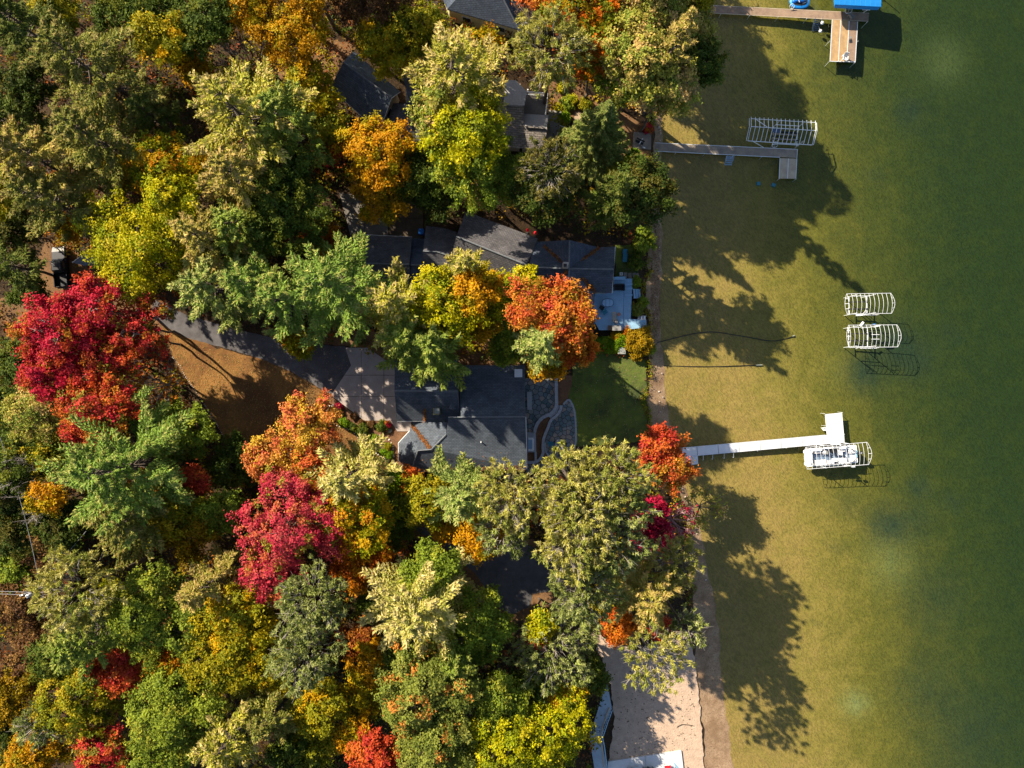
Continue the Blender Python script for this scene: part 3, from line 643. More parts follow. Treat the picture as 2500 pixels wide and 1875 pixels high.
chm = MB().box(W(1067, 1004, 6.9), (.75, .85, 2.6)).build('chimney', M['chimney'], t)
MB().box(W(1067, 1003, 8.25), (.62, .72, .14)).build('chimney_cap', M['boulder_grey'], chm)
MB().lathe(W(1174.5, 1079, 5.6), [(.09, -.4), (.09, .35), (.05, .36)], 8).build('vent_pipe', M['white'], t)
walls(t, [(1281, 895), (1125, 895), (1003, 1150), (1286, 1143)], 3.7, M['siding']); walls(t, [(965, 882), (1119, 882), (1121, 1026), (969, 1026)], 4.6, M['siding'])
walls(t, [(1001, 1054), (974, 1083), (975, 1123), (1004, 1150), (1060, 1140), (1060, 1060)], 3.7, M['siding'], .9, win=False)

MROOF = t
# middle house: garage, links and hipped lake wing
t = empty('middle_house', W(1240, 630, GZ), 'rambling middle house with charcoal and navy shingle roofs and a blue painted lake deck', 'house', 'lakeside houses')
RC, RC0, RN, RNN = M['roof_char'], M['roof_char0'], M['roof_navy'], M['roof_navy_ns']
roof(t, 'roof_slope', [(886, 573, 3.9), (1006, 578.6, 3.9), (1000, 645.6, 5.6), (880, 643, 5.6)], RC0)
roof(t, 'roof_slope', [(880, 643.3, 5.6), (1000, 645.9, 5.6), (1001, 705, 3.9), (879, 702, 3.9)], RC0)
ridge(t, (880, 643, 5.62), (1000, 645.7, 5.62), .12)
MB().lathe(W(987.5, 669, 5.0), [(.11, -.4), (.11, .45), (.06, .46)], 8).build('vent_pipe', M['white'], t)
roof(t, 'roof_slope', [(1006, 581, 3.2), (1042, 583, 3.2), (1034, 646, 3.6), (1001, 646, 3.6)], RN)
roof(t, 'roof_slope', [(1004, 605, 3.9), (1053, 612, 3.9), (1050.6, 647.7, 5.3), (1001.7, 646.6, 5.3)], RN)
roof(t, 'roof_slope', [(1001.7, 647, 5.3), (1050.6, 648.1, 5.3), (1052, 700, 3.8), (1002, 700, 3.8)], RN)
ridge(t, (1002.5, 646.8, 5.32), (1050.4, 647.9, 5.32), .11)
roof(t, 'roof_slope', [(1040, 551, 4.4), (1082, 556, 4.4), (1114, 566, 4.4), (1112, 629, 6.3), (1066, 614.5, 6.3), (1032.6, 613.7, 6.3)], RC0)
roof(t, 'roof_slope', [(1032.6, 614.1, 6.3), (1066, 615, 6.3), (1112, 629.4, 6.3), (1106, 690, 4.4), (1034, 682, 4.4)], RC0)
ridge(t, (1033, 613.8, 6.32), (1066, 614.7, 6.32), .11); ridge(t, (1066, 614.7, 6.32), (1110, 629, 6.32), .11)
roof(t, 'roof_slope', [(1136.7, 516, 4.5), (1313, 582, 4.5), (1286.5, 647.5, 7.6), (1114, 577.4, 7.6)], RC)
roof(t, 'roof_slope', [(1114, 577.9, 7.6), (1286.5, 648, 7.6), (1262, 716, 4.5), (1094, 650, 4.5)], RC)
ridge(t, (1114, 577.6, 7.62), (1286.5, 647.7, 7.62), .12)
C0 = (1389, 656, 7.9)
roof(t, 'roof_slope', [(1314, 590, 4.4), (1390, 586, 7.9), C0], RNN)
roof(t, 'roof_slope', [(1463, 604, 4.4), (1390, 586, 7.9), C0], RNN)
roof(t, 'roof_slope', [(1463, 604, 4.4), (1502, 602, 4.4), (1499, 657, 7.8), C0], RN)
roof(t, 'roof_slope', [C0, (1499, 657, 7.8), (1494, 715, 4.4), (1453, 714, 4.4)], RN)
roof(t, 'roof_slope', [C0, (1453, 714, 4.4), (1447, 776, 4.4), (1389, 771, 7.8)], RNN)
roof(t, 'roof_slope', [C0, (1389, 771, 7.8), (1338, 771, 4.4), (1345, 706, 4.4)], RNN)
roof(t, 'roof_slope', [C0, (1314, 590, 4.4), (1308, 586, 4.4), (1290, 652, 7.7)], RN)
roof(t, 'roof_slope', [C0, (1290, 652, 7.7), (1293, 704, 4.4), (1345, 706, 4.4)], RN)
for b in ((1390, 587, 7.9), (1498, 657, 7.8), (1389, 770, 7.8), (1291, 652, 7.7)): ridge(t, C0, b, .11)
chm = MB().box(W(1380, 649, 8.1), (.72, .72, 1.6)).build('chimney', M['brick_chim'], t)
MB().box(W(1380, 648, 9.0), (.4, .4, .2)).build('chimney_cap', M['dark'], chm)
eave(t, (1494, 716, 4.4), (1502, 602, 4.4)); eave(t, (1447, 776, 4.4), (1389, 771, 7.8)); eave(t, (886, 573, 3.9), (1006, 578.6, 3.9))
walls(t, [(884, 576), (1005, 580), (1000, 702), (881, 700)], 3.7, M['siding_tan']); walls(t, [(1004, 590), (1050, 590), (1050, 695), (1004, 695)], 3.2, M['siding_tan'], win=False)
walls(t, [(1040, 556), (1112, 568), (1106, 685), (1036, 680)], 4.2, M['siding_tan'], win=False); walls(t, [(1137, 522), (1310, 585), (1262, 710), (1096, 646)], 4.3, M['siding_tan'])
walls(t, [(1314, 592), (1499, 604), (1492, 712), (1452, 714), (1446, 770), (1342, 770)], 4.3, M['siding'])
# reddish needles lying in the valleys and along ridges, as geometry
def debris(parent, lines, n, seed, cols, w=.35, zoff=.03, s=.11):
    r = np.random.default_rng(seed); V = []; T = []
    for (a, b) in lines:
        A = np.array(pz(a)); B = np.array(pz(b)); k = int(n * np.linalg.norm(B - A))
        for _ in range(k):
            c = A + (B - A) * r.random() + np.array([r.normal(0, w), r.normal(0, w), zoff + abs(r.normal(0, .02))]) ; c[2] += .0
            an = r.random() * 6.28; d1 = np.array([math.cos(an), math.sin(an), r.normal(0, .15)]) * s * r.uniform(.6, 1.4); d2 = np.array([-math.sin(an), math.cos(an), r.normal(0, .15)]) * s * .5
            V += [c - d1 - d2, c - d1 + d2, c + d1]; col = np.array(cols[r.integers(len(cols))]) * r.uniform(.7, 1.2); T += [list(col[:3]) + [1]] * 3
    F = np.arange(len(V)).reshape(-1, 3)
    o = np_mesh('fallen_leaves', V, F, M['leaf'], None, np.array(T)); tag(o, kind='stuff')
    o.parent = parent; o.matrix_parent_inverse = Matrix_world(parent).inverted(); return o
RUST = [(.30, .11, .03), (.22, .08, .03), (.36, .17, .05), (.16, .07, .03)]
debris(t, [((1328, 603, 5.1), (1372, 640, 7.1)), ((1420, 640, 6.6), (1462, 606, 4.55)), ((1422, 655 + 22, 6.6), (1453, 713, 4.6)), ((1346, 704, 4.6), (1385, 662, 7.7))], 90, 3, RUST, .16, .12)
debris(MROOF, [((1008, 1040, 4.1), (1050, 1094, 6.15))], 120, 5, RUST, .12, .12); debris(MROOF, [((1010, 1148, 4.0), (1284, 1140, 4.0))], 26, 6, RUST, .25, .12); debris(MROOF, [((1040, 1125, 4.9), (1200, 1120, 4.8))], 9, 7, RUST, 1.2, .3); debris(MROOF, [((1037, 1000, 6.2), (1037, 1028, 5.0))], 60, 9, RUST, .08, .1)
# lake deck of the middle house
dk = empty('lake_deck', W(1510, 740, GZ), 'blue painted wooden deck between the navy hipped roof and the shore', 'deck')
DZ = GZ + .9
def boards(parent, poly, z, ang, pitch, mt, name='deck_boards', gap=.018, th=.05):
    """boards of a platform, too narrow to pick apart from the air"""
    P = [tuple(W(p[0], p[1], z)[:2]) for p in poly]; ca, sa = math.cos(ang), math.sin(ang); n = (-sa, ca)
    pr = [p[0] * n[0] + p[1] * n[1] for p in P]; lo, hi = min(pr), max(pr); mb = MB(); s = lo; k = 0
    while s < hi:
        c = clip(list(P), n[0], n[1], s + pitch - gap); c = clip(c, -n[0], -n[1], -s) if c else c
        if len(c) >= 3: mb.prism(c, z - th, z + random.uniform(-.004, .004))
        s += pitch
    o = mb.build(name, mt, parent); return tag(o, kind='stuff')
boards(dk, [(1444, 715), (1498, 700), (1499, 678), (1524, 678), (1521, 806), (1463, 806), (1446, 776)], DZ, math.radians(90), .15, M['deck_blue'])
boards(dk, [(1524.3, 680), (1544, 680), (1540, 779), (1578, 781), (1578, 800), (1521.5, 805)], DZ - .14, math.radians(2), .15, M['deck_blue'])
for yy, zz in ((692, -.03), (702, -.06), (718, -.09)):
    MB().prism([tuple(W(p[0], p[1], DZ)[:2]) for p in ((1526, yy), (1544, yy), (1544, yy + 4), (1526, yy + 4))], DZ - .3, DZ + .02 + zz + .06).build('step', M['deck_blue'], dk)
MB().prism([tuple(W(p[0], p[1], DZ)[:2]) for p in ((1498, 677), (1526, 676), (1526, 684), (1498, 684.5))], DZ - .02, DZ + .42).build('bench_box', M['deck_blue'], dk)
MB().prism([tuple(W(p[0], p[1], DZ)[:2]) for p in ((1453, 715), (1482, 715), (1482, 722), (1453, 722))], DZ - .02, DZ + .2).build('door_step', M['deck_blue'], dk)
for p in ((1450, 790), (1500, 800), (1535, 795), (1572, 795), (1540, 700), (1510, 700)): MB().box(W(p[0], p[1], .9) - Vector((0, 0, .2)), (.14, .14, 1.4)).build('deck_post', M['deck_blue'], dk)
def deck_steps(p0, p1, width, z0, z1, n, label, mt):
    a = W(p0[0], p0[1], z0); b = W(p1[0], p1[1], z1); d = b - a; rz = math.atan2(d.y, d.x); nn = Vector((-math.sin(rz), math.cos(rz), 0))
    t = empty('stairs', b, label, 'stairs')
    for s in (-1, 1): MB().tube([a + nn * s * width / 2, b + nn * s * width / 2], .05, 4).build('stringer', mt, t)
    for k in range(n):
        c = a + d * ((k + .5) / n); MB().box(c, (abs(d.length / n) * .6, width - .08, .04), rz).build('tread', mt, t)
    return t
deck_steps((1546, 717), (1570, 717), 1.25, DZ - .1, .5, 4, 'wooden steps leading off the lake side of the blue deck', M['deck_blue'])
deck_steps((1577, 776), (1556, 776), .5, DZ, GZ, 3, 'narrow white ladder lying beside the blue deck planting', M['white'])
# deck furniture
b = W(1484, 739, DZ + .72); tb = empty('oval_table', W(1484, 739, DZ), 'oval glass table on the blue deck beside two dark chairs', 'table')
N = 28; ell = [(b.x + .80 * math.copysign(abs(math.cos(a)) ** .8, math.cos(a)), b.y + .56 * math.copysign(abs(math.sin(a)) ** .8, math.sin(a))) for a in [2 * math.pi * k / N for k in range(N)]]
MB().prism([(b.x + (p[0] - b.x) * .96, b.y + (p[1] - b.y) * .95) for p in ell], DZ + .71, DZ + .725).build('tabletop', M['deck_blue'], tb)
MB().tube([(p[0], p[1], DZ + .72) for p in ell + ell[:1]], .04, 5).build('rim', M['navy_metal'], tb)
for dx in (-.28, .28): MB().box((b.x + dx, b.y, DZ + .73), (.04, 1.0, .03)).build('cross_bar', M['navy_metal'], tb)
for dx in (-.5, .5):
    for dy in (-.3, .3): MB().tube([(b.x + dx, b.y + dy, DZ), (b.x + dx * .9, b.y + dy * .9, DZ + .7)], .03, 5).build('leg', M['navy_metal'], tb)
patio_chair(1468, 752, DZ, 2.6, 'dark chair on the blue deck nearest the oval table', M['dark'], 'dark deck chairs')
patio_chair(1476, 763, DZ, .6, 'dark teal chair on the blue deck beyond the other dark chair', M['teal'], 'dark deck chairs')
t = empty('sofa', W(1511, 703, DZ), 'dark outdoor sofa against the house wall on the blue deck', 'sofa')
sb = W(1511, 703, DZ)
MB().box(sb + Vector((0, 0, .25)), (1.25, .75, .3)).build('seat', M['rubber'], t); MB().box(sb + Vector((0, .42, .5)), (1.25, .16, .6)).build('backrest', M['dark'], t)
for s in (-1, 1): MB().box(sb + Vector((s * .68, 0, .38)), (.14, .85, .5)).build('armrest', M['dark'], t)
t = empty('lounge_chair', W(1500, 777, DZ), 'slatted wooden lounge chair among clutter on the blue deck', 'lounge chair')
lb = W(1500, 777, DZ)
for k in range(7): MB().box(lb + Vector((-.12 + .02 * k, .75 - .2 * k, .34 + .02 * max(0, 3 - k))), (.55, .13, .03), .15).build('slat', M['wood_pale'], t)
for sx in (-.3, .3):
    MB().tube([lb + Vector((sx - .08, .85, .36)), lb + Vector((sx + .06, -.55, .30))], .03, 4).build('rail', M['wood_brown'], t)
    for y_ in (.6, -.4): MB().box(lb + Vector((sx, y_, .15)), (.05, .05, .3)).build('leg', M['wood_brown'], t)
t = empty('kettle_grill', W(1503, 787, DZ), 'round dark grill at the south end of the blue deck', 'grill')
gb = W(1503, 787, DZ)
MB().lathe(gb, [(.05, .45), (.22, .5), (.31, .65), (.32, .72)], 16).build('bowl', M['dark'], t); MB().lathe(gb, [(.24, .725), (.24, .74)], 14).build('grate', M['brick_chim'], t)
for k in range(3): MB().tube([gb + Vector((.2 * math.cos(2.1 * k), .2 * math.sin(2.1 * k), .55)), gb + Vector((.34 * math.cos(2.1 * k), .34 * math.sin(2.1 * k), 0))], .02, 5).build('leg', M['dark'], t)
t = empty('side_table', W(1510, 768, DZ), 'small rust coloured side table beside the lounge chair', 'side table')
q = W(1510, 768, DZ); MB().lathe(q, [(.26, .42), (.26, .46)], 12).build('tabletop', mat('rust_paint', (.30, .13, .09, 1), .6), t); MB().lathe(q, [(.03, 0), (.03, .42)], 6).build('stand', M['dark'], t); MB().lathe(q, [(.18, 0), (.18, .03)], 10).build('foot', M['dark'], t)
t = empty('storage_bench', W(1504, 802, DZ), 'grey storage bench at the south rail of the blue deck', 'bench')
q = W(1504, 801.5, DZ); MB().box(q + Vector((0, 0, .22)), (1.25, .65, .44)).build('box', M['wood_grey'], t); MB().box(q + Vector((0, 0, .46)), (1.3, .7, .04)).build('lid', M['deck_grey'], t)
t = empty('planter', W(1487, 801, DZ), 'small lattice crate left of the grey storage bench', 'planter')
q = W(1488, 800.5, DZ)
for k in range(4): MB().box(q + Vector((-.2 + .13 * k, 0, .2)), (.05, .7, .4)).build('slat', M['wood_brown'], t)
MB().box(q + Vector((0, 0, .05)), (.5, .7, .06)).build('base', M['wood_brown'], t)
t = empty('square_table', W(1516, 857, GZ), 'square pale table on the lawn below the round clipped shrubs', 'table')
q = W(1516, 857, GZ)
MB().box(q + Vector((0, 0, .74)), (1.08, .92, .05)).build('tabletop', M['boulder_grey'], t); MB().box(q + Vector((.02, .02, .775)), (.04, .8, .015), .9).build('crease', M['wall_cap'], t)
for sx in (-.45, .45):
    for sy in (-.38, .38): MB().box(q + Vector((sx, sy, .36)), (.06, .06, .72)).build('leg', M['dark'], t)
t = empty('chaise', W(1525, 627, GZ), 'teal chaise longue on the small lawn east of the navy roof', 'lounge chair')
q = W(1525, 627, GZ); MB().box(q + Vector((0, -.2, .35)), (.62, 1.2, .07), -.08).build('seat', M['teal'], t); MB().box(q + Vector((-.05, .68, .55)), (.60, .7, .07), -.08, rx=.6).build('backrest', M['teal'], t)
for sx in (-.26, .26):
    for sy in (-.7, .35): MB().box(q + Vector((sx, sy, .16)), (.05, .05, .32)).build('leg', M['dark'], t)
t = empty('stool', W(1515.5, 670, GZ), 'small pale square stool north of the blue deck', 'stool')
q = W(1515.5, 670, GZ); MB().box(q + Vector((0, 0, .42)), (.42, .42, .05)).build('seat', M['cushion'], t); MB().box(q + Vector((0, 0, .452)), (.2, .2, .015)).build('inset', M['boulder_grey'], t)
for sx in (-.17, .17):
    for sy in (-.17, .17): MB().box(q + Vector((sx, sy, .2)), (.04, .04, .4)).build('leg', M['white'], t)
t = empty('stepping_slabs', W(1550, 672, GZ), 'pale stepping slabs leading from the small lawn to the shore', 'path')
for k, (x, y) in enumerate(((1527, 672), (1538, 673), (1549, 673), (1556, 674))): MB().box(W(x, y, GZ + .03), (.5, .8, .08), .1 * k).build('slab', M['flag'][2], t)
t = empty('refuse_bin', W(1030.5, 570, GZ), 'blue wheeled bin beside the brown parking pad', 'bin')
q = W(1030.5, 569, GZ); MB().prism([(q.x - .3, q.y - .32), (q.x + .3, q.y - .32), (q.x + .3, q.y + .32), (q.x - .3, q.y + .32)], GZ, GZ + 1.0, 1.15).build('body', M['blue_plastic'], t)
MB().box(q + Vector((0, 0, 1.04)), (.74, .80, .07)).build('lid', M['blue_plastic'], t); MB().tube([q + Vector((-.3, .42, .95)), q + Vector((.3, .42, .95))], .025, 5).build('handle', M['dark'], t)
for s in (-.28, .28): MB().tube([q + Vector((s - .03, .34, .1)), q + Vector((s + .03, .34, .1))], .1, 10).build('wheel', M['rubber'], t)
for (x, y, lb_) in ((1287, 568, 'small red flowers at the charcoal roof edge, built as a parasol, nearer the trees'), (1306, 575, 'small red flowers at the charcoal roof edge, built as a parasol, nearer the lake')):
    q = W(x, y, GZ); t = empty('red_flowers', q, lb_, 'umbrella', 'red flowers by the charcoal roof')
    MB().lathe(q, [(.26, 1.5), (.2, 1.9), (.04, 2.35)], 8).build('canopy', M['red'], t); MB().lathe(q, [(.025, 0), (.025, 2.3)], 6).build('pole', M['alu'], t); MB().lathe(q, [(.22, 0), (.2, .08)], 10).build('base', M['dark'], t)  # parasol shapes stand in for small red flowers
t = empty('white_shed_box', W(1266, 913, GZ), 'white lidded box at the north east corner of the main house under orange leaves', 'box')
q = W(1265, 913, GZ); MB().box(q + Vector((0, 0, 1.9)), (.95, 1.15, 3.8)).build('body', M['white'], t); MB().box(q + Vector((0, 0, 3.84)), (1.05, 1.22, .07)).build('lid', M['white'], t)

# upper house behind the tall pine
t = empty('upper_house', W(1000, 230, GZ), 'upper house with slate garage roof on the left and weathered lake wing with a balcony', 'house', 'lakeside houses')
RG = M['roof_garage']
roof(t, 'roof_slope', [(838, 152, 7), (955, 239, 7), (926, 322, 4.0), (806, 214, 4.0)], RG)
roof(t, 'roof_slope', [(838.5, 151.5, 7), (955.5, 238.5, 7), (977, 224, 4.6), (863, 124, 4.6)], RG)
ridge(t, (838, 152, 7.02), (955, 239, 7.02), .11); eave(t, (955, 239, 7), (926, 322, 4)); eave(t, (955, 239, 7), (977, 224, 4.6)); eave(t, (806, 214, 4), (926, 322, 4))
roof(t, 'roof_slope', [(978, 172, 5.2), (1010, 160, 5.2), (1240, 200, 5.2), (1235, 257, 6.0), (1000, 250, 6.0)], M['roof_char0'])
roof(t, 'roof_slope', [(960, 252, 4.6), (1000, 251, 6.0), (1235, 258, 6.0), (1225, 350, 4.0), (1000, 345, 4.0), (940, 318, 4.0)], M['roof_char0'])
roof(t, 'roof_slope', [(1232, 195, 5.2), (1260, 196, 5.2), (1286, 223, 5.4), (1280, 257.5, 6.3), (1230, 255, 6.3)], M['roof_grey'])
roof(t, 'roof_slope', [(1205, 255, 6.3), (1280, 258, 6.3), (1277, 307, 5.0), (1336, 314, 5.0), (1329, 363, 3.9), (1258, 361, 3.9), (1200, 352, 3.9)], M['roof_tan'])
ridge(t, (1230, 255.5, 6.33), (1276, 258, 6.33), .16, mt='roof_grey'); ridge(t, (1284, 310.5, 5.05), (1330, 314.5, 5.05), .16, mt='roof_tan')
roof(t, 'roof_slope', [(1279, 277.5, 4.6), (1339, 281, 4.6), (1335, 314, 5.0), (1277, 306.5, 5.0)], M['roof_grey'])
walls(t, [(842, 154), (862, 128), (974, 224), (926, 318), (810, 214)], 3.9, M['siding_tan'], .92); walls(t, [(982, 176), (1278, 200), (1276, 356), (985, 340)], 3.8, M['siding_tan'], .95)
walls(t, [(1278, 282), (1336, 284), (1328, 358), (1274, 356)], 3.8, M['siding_tan'], .95)
BZ = 3.8
MB().slab([W(p[0], p[1], BZ) for p in ((1283, 226), (1335, 229), (1331, 280), (1279, 277))], .2).build('balcony_floor', M['concrete_grey'], t)
for (x, y) in ((1333, 231), (1329, 277), (1288, 229)): MB().box(W(x, y, GZ + 1.4), (.16, .16, 2.8)).build('balcony_post', M['white'], t)
for a, b in (((1286, 224), (1337.6, 228)), ((1337.6, 228), (1332, 280))):
    A = W(a[0], a[1], BZ + 1.0); B = W(b[0], b[1], BZ + 1.0); rl = MB().tube([A, B], .085, 4).build('railing', M['white'], t)
    MB().tube([A - Vector((0, 0, .85)), B - Vector((0, 0, .85))], .05, 4).build('bottom_rail', M['white'], rl)
    for k in range(17):
        p = A.lerp(B, k / 16); MB().box(p - Vector((0, 0, .5)), (.04, .04, .85)).build('baluster', M['white'], rl)
t = empty('grey_deck', W(1352, 300, GZ), 'plain grey deck below the white railed balcony', 'deck')
boards(t, [(1340, 268.6), (1370.5, 271), (1364, 341), (1332, 338)], GZ + .8, math.radians(85), .18, M['deck_grey'])
for p in ((1342, 272), (1368, 274), (1362, 337), (1336, 335)): MB().box(W(p[0], p[1], GZ + .35), (.14, .14, .8)).build('deck_post', M['deck_grey'], t)
A = W(1366.7, 306.5, GZ + 1.7); B = W(1394.5, 316.5, GZ + 1.0)
t = empty('stairs', W(1380, 325, GZ), 'grey stairs with a white railing going down from the plain grey deck', 'stairs')
rl = MB().tube([A, B], .06, 4).build('railing', M['white'], t); MB().tube([A - Vector((0, 0, .75)), B - Vector((0, 0, .75))], .05, 4).build('bottom_rail', M['white'], rl)
for k in range(9): MB().box(A.lerp(B, k / 8) - Vector((0, 0, .38)), (.045, .045, .75)).build('baluster', M['white'], rl)
for k in range(5): MB().slab([W(x, y, GZ + .7 - .14 * k) for x, y in ((1367.5 + 4.6 * k, 318 + k * .6), (1371.9 + 4.6 * k, 318.6 + k * .6), (1371.9 + 4.6 * k, 337), (1367.5 + 4.6 * k, 337))], .06).build('tread', M['wood_grey'], t)

# cream house at the top edge
t = empty('cream_house', W(1200, 10, GZ), 'cream walled house with dark navy hip roof cut by the top edge', 'house', 'lakeside houses')
ez = 4.0
roof(t, 'roof_slope', [(1092, 22, ez), (1267, 72, ez), (1206, -48, 7.4), (1165, -60, 7.4)], RN)
roof(t, 'roof_slope', [(1267, 72, ez), (1303, 36, ez), (1330, -110, ez), (1206, -48, 7.4)], RNN)
roof(t, 'roof_slope', [(1092, 22, ez), (1165, -60, 7.4), (1100, -150, ez), (1050, -70, ez)], RNN)
roof(t, 'roof_slope', [(1165, -60.5, 7.4), (1206, -48.5, 7.4), (1330, -111, ez), (1240, -210, ez), (1100, -151, ez)], RN)
ridge(t, (1267, 72, ez + .03), (1206, -48, 7.42), .11)
debris(t, [((1272, 40, 4.5), (1296, 20, 4.3)), ((1265, 20, 5.2), (1300, -10, 4.3))], 130, 8, [(.10, .06, .045), (.14, .08, .05)], .5, .25)
walls(t, [(1094, 23), (1265, 71), (1300, 36), (1322, -105), (1240, -195), (1060, -70)], ez - .05, M['cream'], .985)
eave(t, (1092, 22.5, ez), (1267, 72.5, ez), .07, 'dark')

# grey shed by the pickup
t = empty('shed', W(215, 640, GZ), 'small shed with blue grey roof half under the yellow green maple', 'shed')
rf = roof(t, 'roof', [(176, 641, 3.2), (202, 622, 3.4), (246, 620, 3.6), (262, 632, 3.5), (208, 649, 3.1)], mat('shed_roofing', (.115, .13, .17, 1), .6, .1, 2), .1)
walls(t, [(180, 640), (203, 624), (244, 623), (258, 632), (209, 646)], 3.0, M['siding_tan'], .9, win=False)
MB().tube([W(176, 641, 3.22), W(202, 622, 3.42)], .05, 4).build('verge_trim', M['alu'], rf)
# ------------------------------------------------------------------ pickup truck
def pickup(px, py, rot):
    b = W(px, py, GZ); t = empty('pickup_truck', b, 'black pickup truck parked on the brown dirt beside the small shed', 'pickup truck', None, rot)
    c, s = math.cos(rot), math.sin(rot)
    def G(x, y, z): return Vector((b.x + x * c - y * s, b.y + x * s + y * c, GZ + z))
    def loft(secs, name, mt, parent=t, smooth=False, bevel=0.0):
        vs = []; n = len(secs[0])
        for sec in secs: vs += [G(*p) for p in sec]
        fs = [tuple(range(n - 1, -1, -1)), tuple(range((len(secs) - 1) * n, len(secs) * n))]
        for i in range(len(secs) - 1):
            for k in range(n): fs.append((i * n + k, i * n + (k + 1) % n, (i + 1) * n + (k + 1) % n, (i + 1) * n + k))
        return MB().add(vs, fs).build(name, mt, parent, smooth, bevel)
    def sec(y, hw, z0, z1, cr=.06): return [(-hw, y, z0), (hw, y, z0), (hw, y, z1 - cr), (hw - cr, y, z1), (-hw + cr, y, z1), (-hw, y, z1 - cr)]
    P = M['carpaint']
    loft([sec(2.80, .78, .45, .85), sec(2.70, .90, .40, .98), sec(2.2, .96, .38, 1.08), sec(1.15, .97, .38, 1.14), sec(-.75, .97, .38, 1.12), sec(-.8, .97, .38, 1.12)], 'body', P, bevel=.03)
    loft([sec(1.15, .84, 1.10, 1.16), sec(.45, .74, 1.10, 1.78, .1), sec(-.55, .74, 1.10, 1.80, .1), sec(-.80, .80, 1.10, 1.2)], 'cab', P, bevel=.04)
    MB().add([G(-.74, 1.06, 1.24), G(.74, 1.06, 1.24), G(.64, .50, 1.75), G(-.64, .50, 1.75)], [(0, 1, 2, 3)]).build('windshield', M['glass'], t)
    MB().add([G(-.66, -.775, 1.26), G(.66, -.775, 1.26), G(.62, -.60, 1.70), G(-.62, -.60, 1.70)], [(3, 2, 1, 0)]).build('rear_window', M['glass'], t)
    for sx in (-1, 1):
        for (y0, y1) in ((.80, .06), (.0, -.55)):
            MB().add([G(sx * .835, y0, 1.22), G(sx * .835, y1, 1.22), G(sx * .765, y1, 1.68), G(sx * .765, y0 - .3 * (y0 > .5), 1.68)], [(0, 1, 2, 3)]).build('side_window', M['glass'], t)
        loft([[(sx * .97, -.8, .5), (sx * .97, -2.75, .5), (sx * .97, -2.75, 1.15), (sx * .97, -.8, 1.15)], [(sx * .87, -.8, .5), (sx * .87, -2.75, .5), (sx * .87, -2.75, 1.15), (sx * .87, -.8, 1.15)]], 'bed_side', P)
        m_ = MB().box(G(sx * 1.08, .82, 1.2), (.22, .12, .18), rot).build('mirror', P, t); MB().box(G(sx * 1.08, .755, 1.2), (.18, .02, .14), rot).build('mirror_glass', M['chrome'], m_)
        MB().box(G(sx * .68, 2.80, .82), (.32, .08, .18), rot).build('headlight', M['alu'], t); MB().box(G(sx * .88, -2.78, .95), (.14, .06, .34), rot).build('taillight', M['lamp_red'], t)
        for y_ in (1.85, -1.75):
            w = MB().tube([G(sx * .82, y_, .38), G(sx * 1.0, y_, .38)], .38, 18).build('wheel', M['rubber'], t); MB().tube([G(sx * .985, y_, .38), G(sx * 1.01, y_, .38)], .22, 12).build('rim', M['chrome'], w)
    MB().box(G(0, -1.78, .60), (1.76, 1.95, .06), rot).build('bed_floor', M['dark'], t)
    MB().box(G(0, -2.74, .84), (1.72, .08, .58), rot).build('tailgate', P, t); MB().box(G(0, -2.86, .50), (1.80, .16, .16), rot).build('rear_bumper', M['chrome'], t)
    MB().box(G(0, 2.84, .52), (1.70, .14, .2), rot).build('front_bumper', M['chrome'], t); MB().box(G(0, 2.80, .78), (.9, .06, .2), rot).build('grille', M['dark'], t)
    MB().tube([G(.3, -.79, 1.1), G(-.3, -.79, 1.1)], .03, 5).build('bed_rail', M['chrome'], t)
pickup(157, 655, .10)

# ------------------------------------------------------------------ docks
def post(parent, px, py, ztop, mt='alu', r=.035):
    p = W(px, py, ztop); MB().tube([(p.x, p.y, -1.6 if px > 1650 else -.5), p], r, 6).build('post', M[mt], parent)
def strip(parent, a, b, w, z, name, mt, h=.05, proud=.015):
    A = W(a[0], a[1], z); B = W(b[0], b[1], z); d = (B - A); n = Vector((-d.y, d.x, 0)).normalized() * w / 2
    MB().prism([tuple((A + n)[:2]), tuple((B + n)[:2]), tuple((B - n)[:2]), tuple((A - n)[:2])], z - h, z + proud).build(name, M[mt], parent)
Z = .48
t = empty('wooden_dock', W(2000, 60, 0), 'long brown wooden dock at the top with a wide T platform of golden boards', 'dock')
boards(t, [(1690, 11), (2122, 32.5), (2120, 51.5), (1690, 29)], Z, math.radians(87.5), .145, M['wood_brown'])
A_, B_, C_, D_ = (2032, 48), (2094, 52.5), (2088, 151), (2026.5, 149.5)
lp = lambda a, b, k: (a[0] + (b[0] - a[0]) * k, a[1] + (b[1] - a[1]) * k)
for k, mt in enumerate(('wood_gold', 'wood_gold', 'wood_brown')):
    boards(t, [lp(A_, B_, k / 3 + .01), lp(A_, B_, (k + 1) / 3 - .01), lp(D_, C_, (k + 1) / 3 - .01), lp(D_, C_, k / 3 + .01)], Z - .01, math.radians(-2), .145, M[mt])
for k in range(4): strip(t, lp(A_, B_, k / 3), lp(D_, C_, k / 3), .09, Z, 'trim_strip', 'alu')
strip(t, (1690, 29.3), (2120, 51.8), .06, Z, 'trim_strip', 'wood_pale'); strip(t, (1690, 10.7), (2122, 32.2), .06, Z, 'trim_strip', 'wood_pale')
strip(t, D_, C_, .08, Z - .02, 'trim_strip', 'alu')
for p in ((1760, 34), (1830, 38), (1900, 41), (1970, 45), (2025, 150), (2088, 152), (2118, 53), (2026, 100), (2095, 100)): post(t, p[0], p[1], Z + .15)
t = empty('plank_dock', W(1800, 360, 0), 'weathered grey plank dock with a small L end below the flat canopy frame', 'dock')
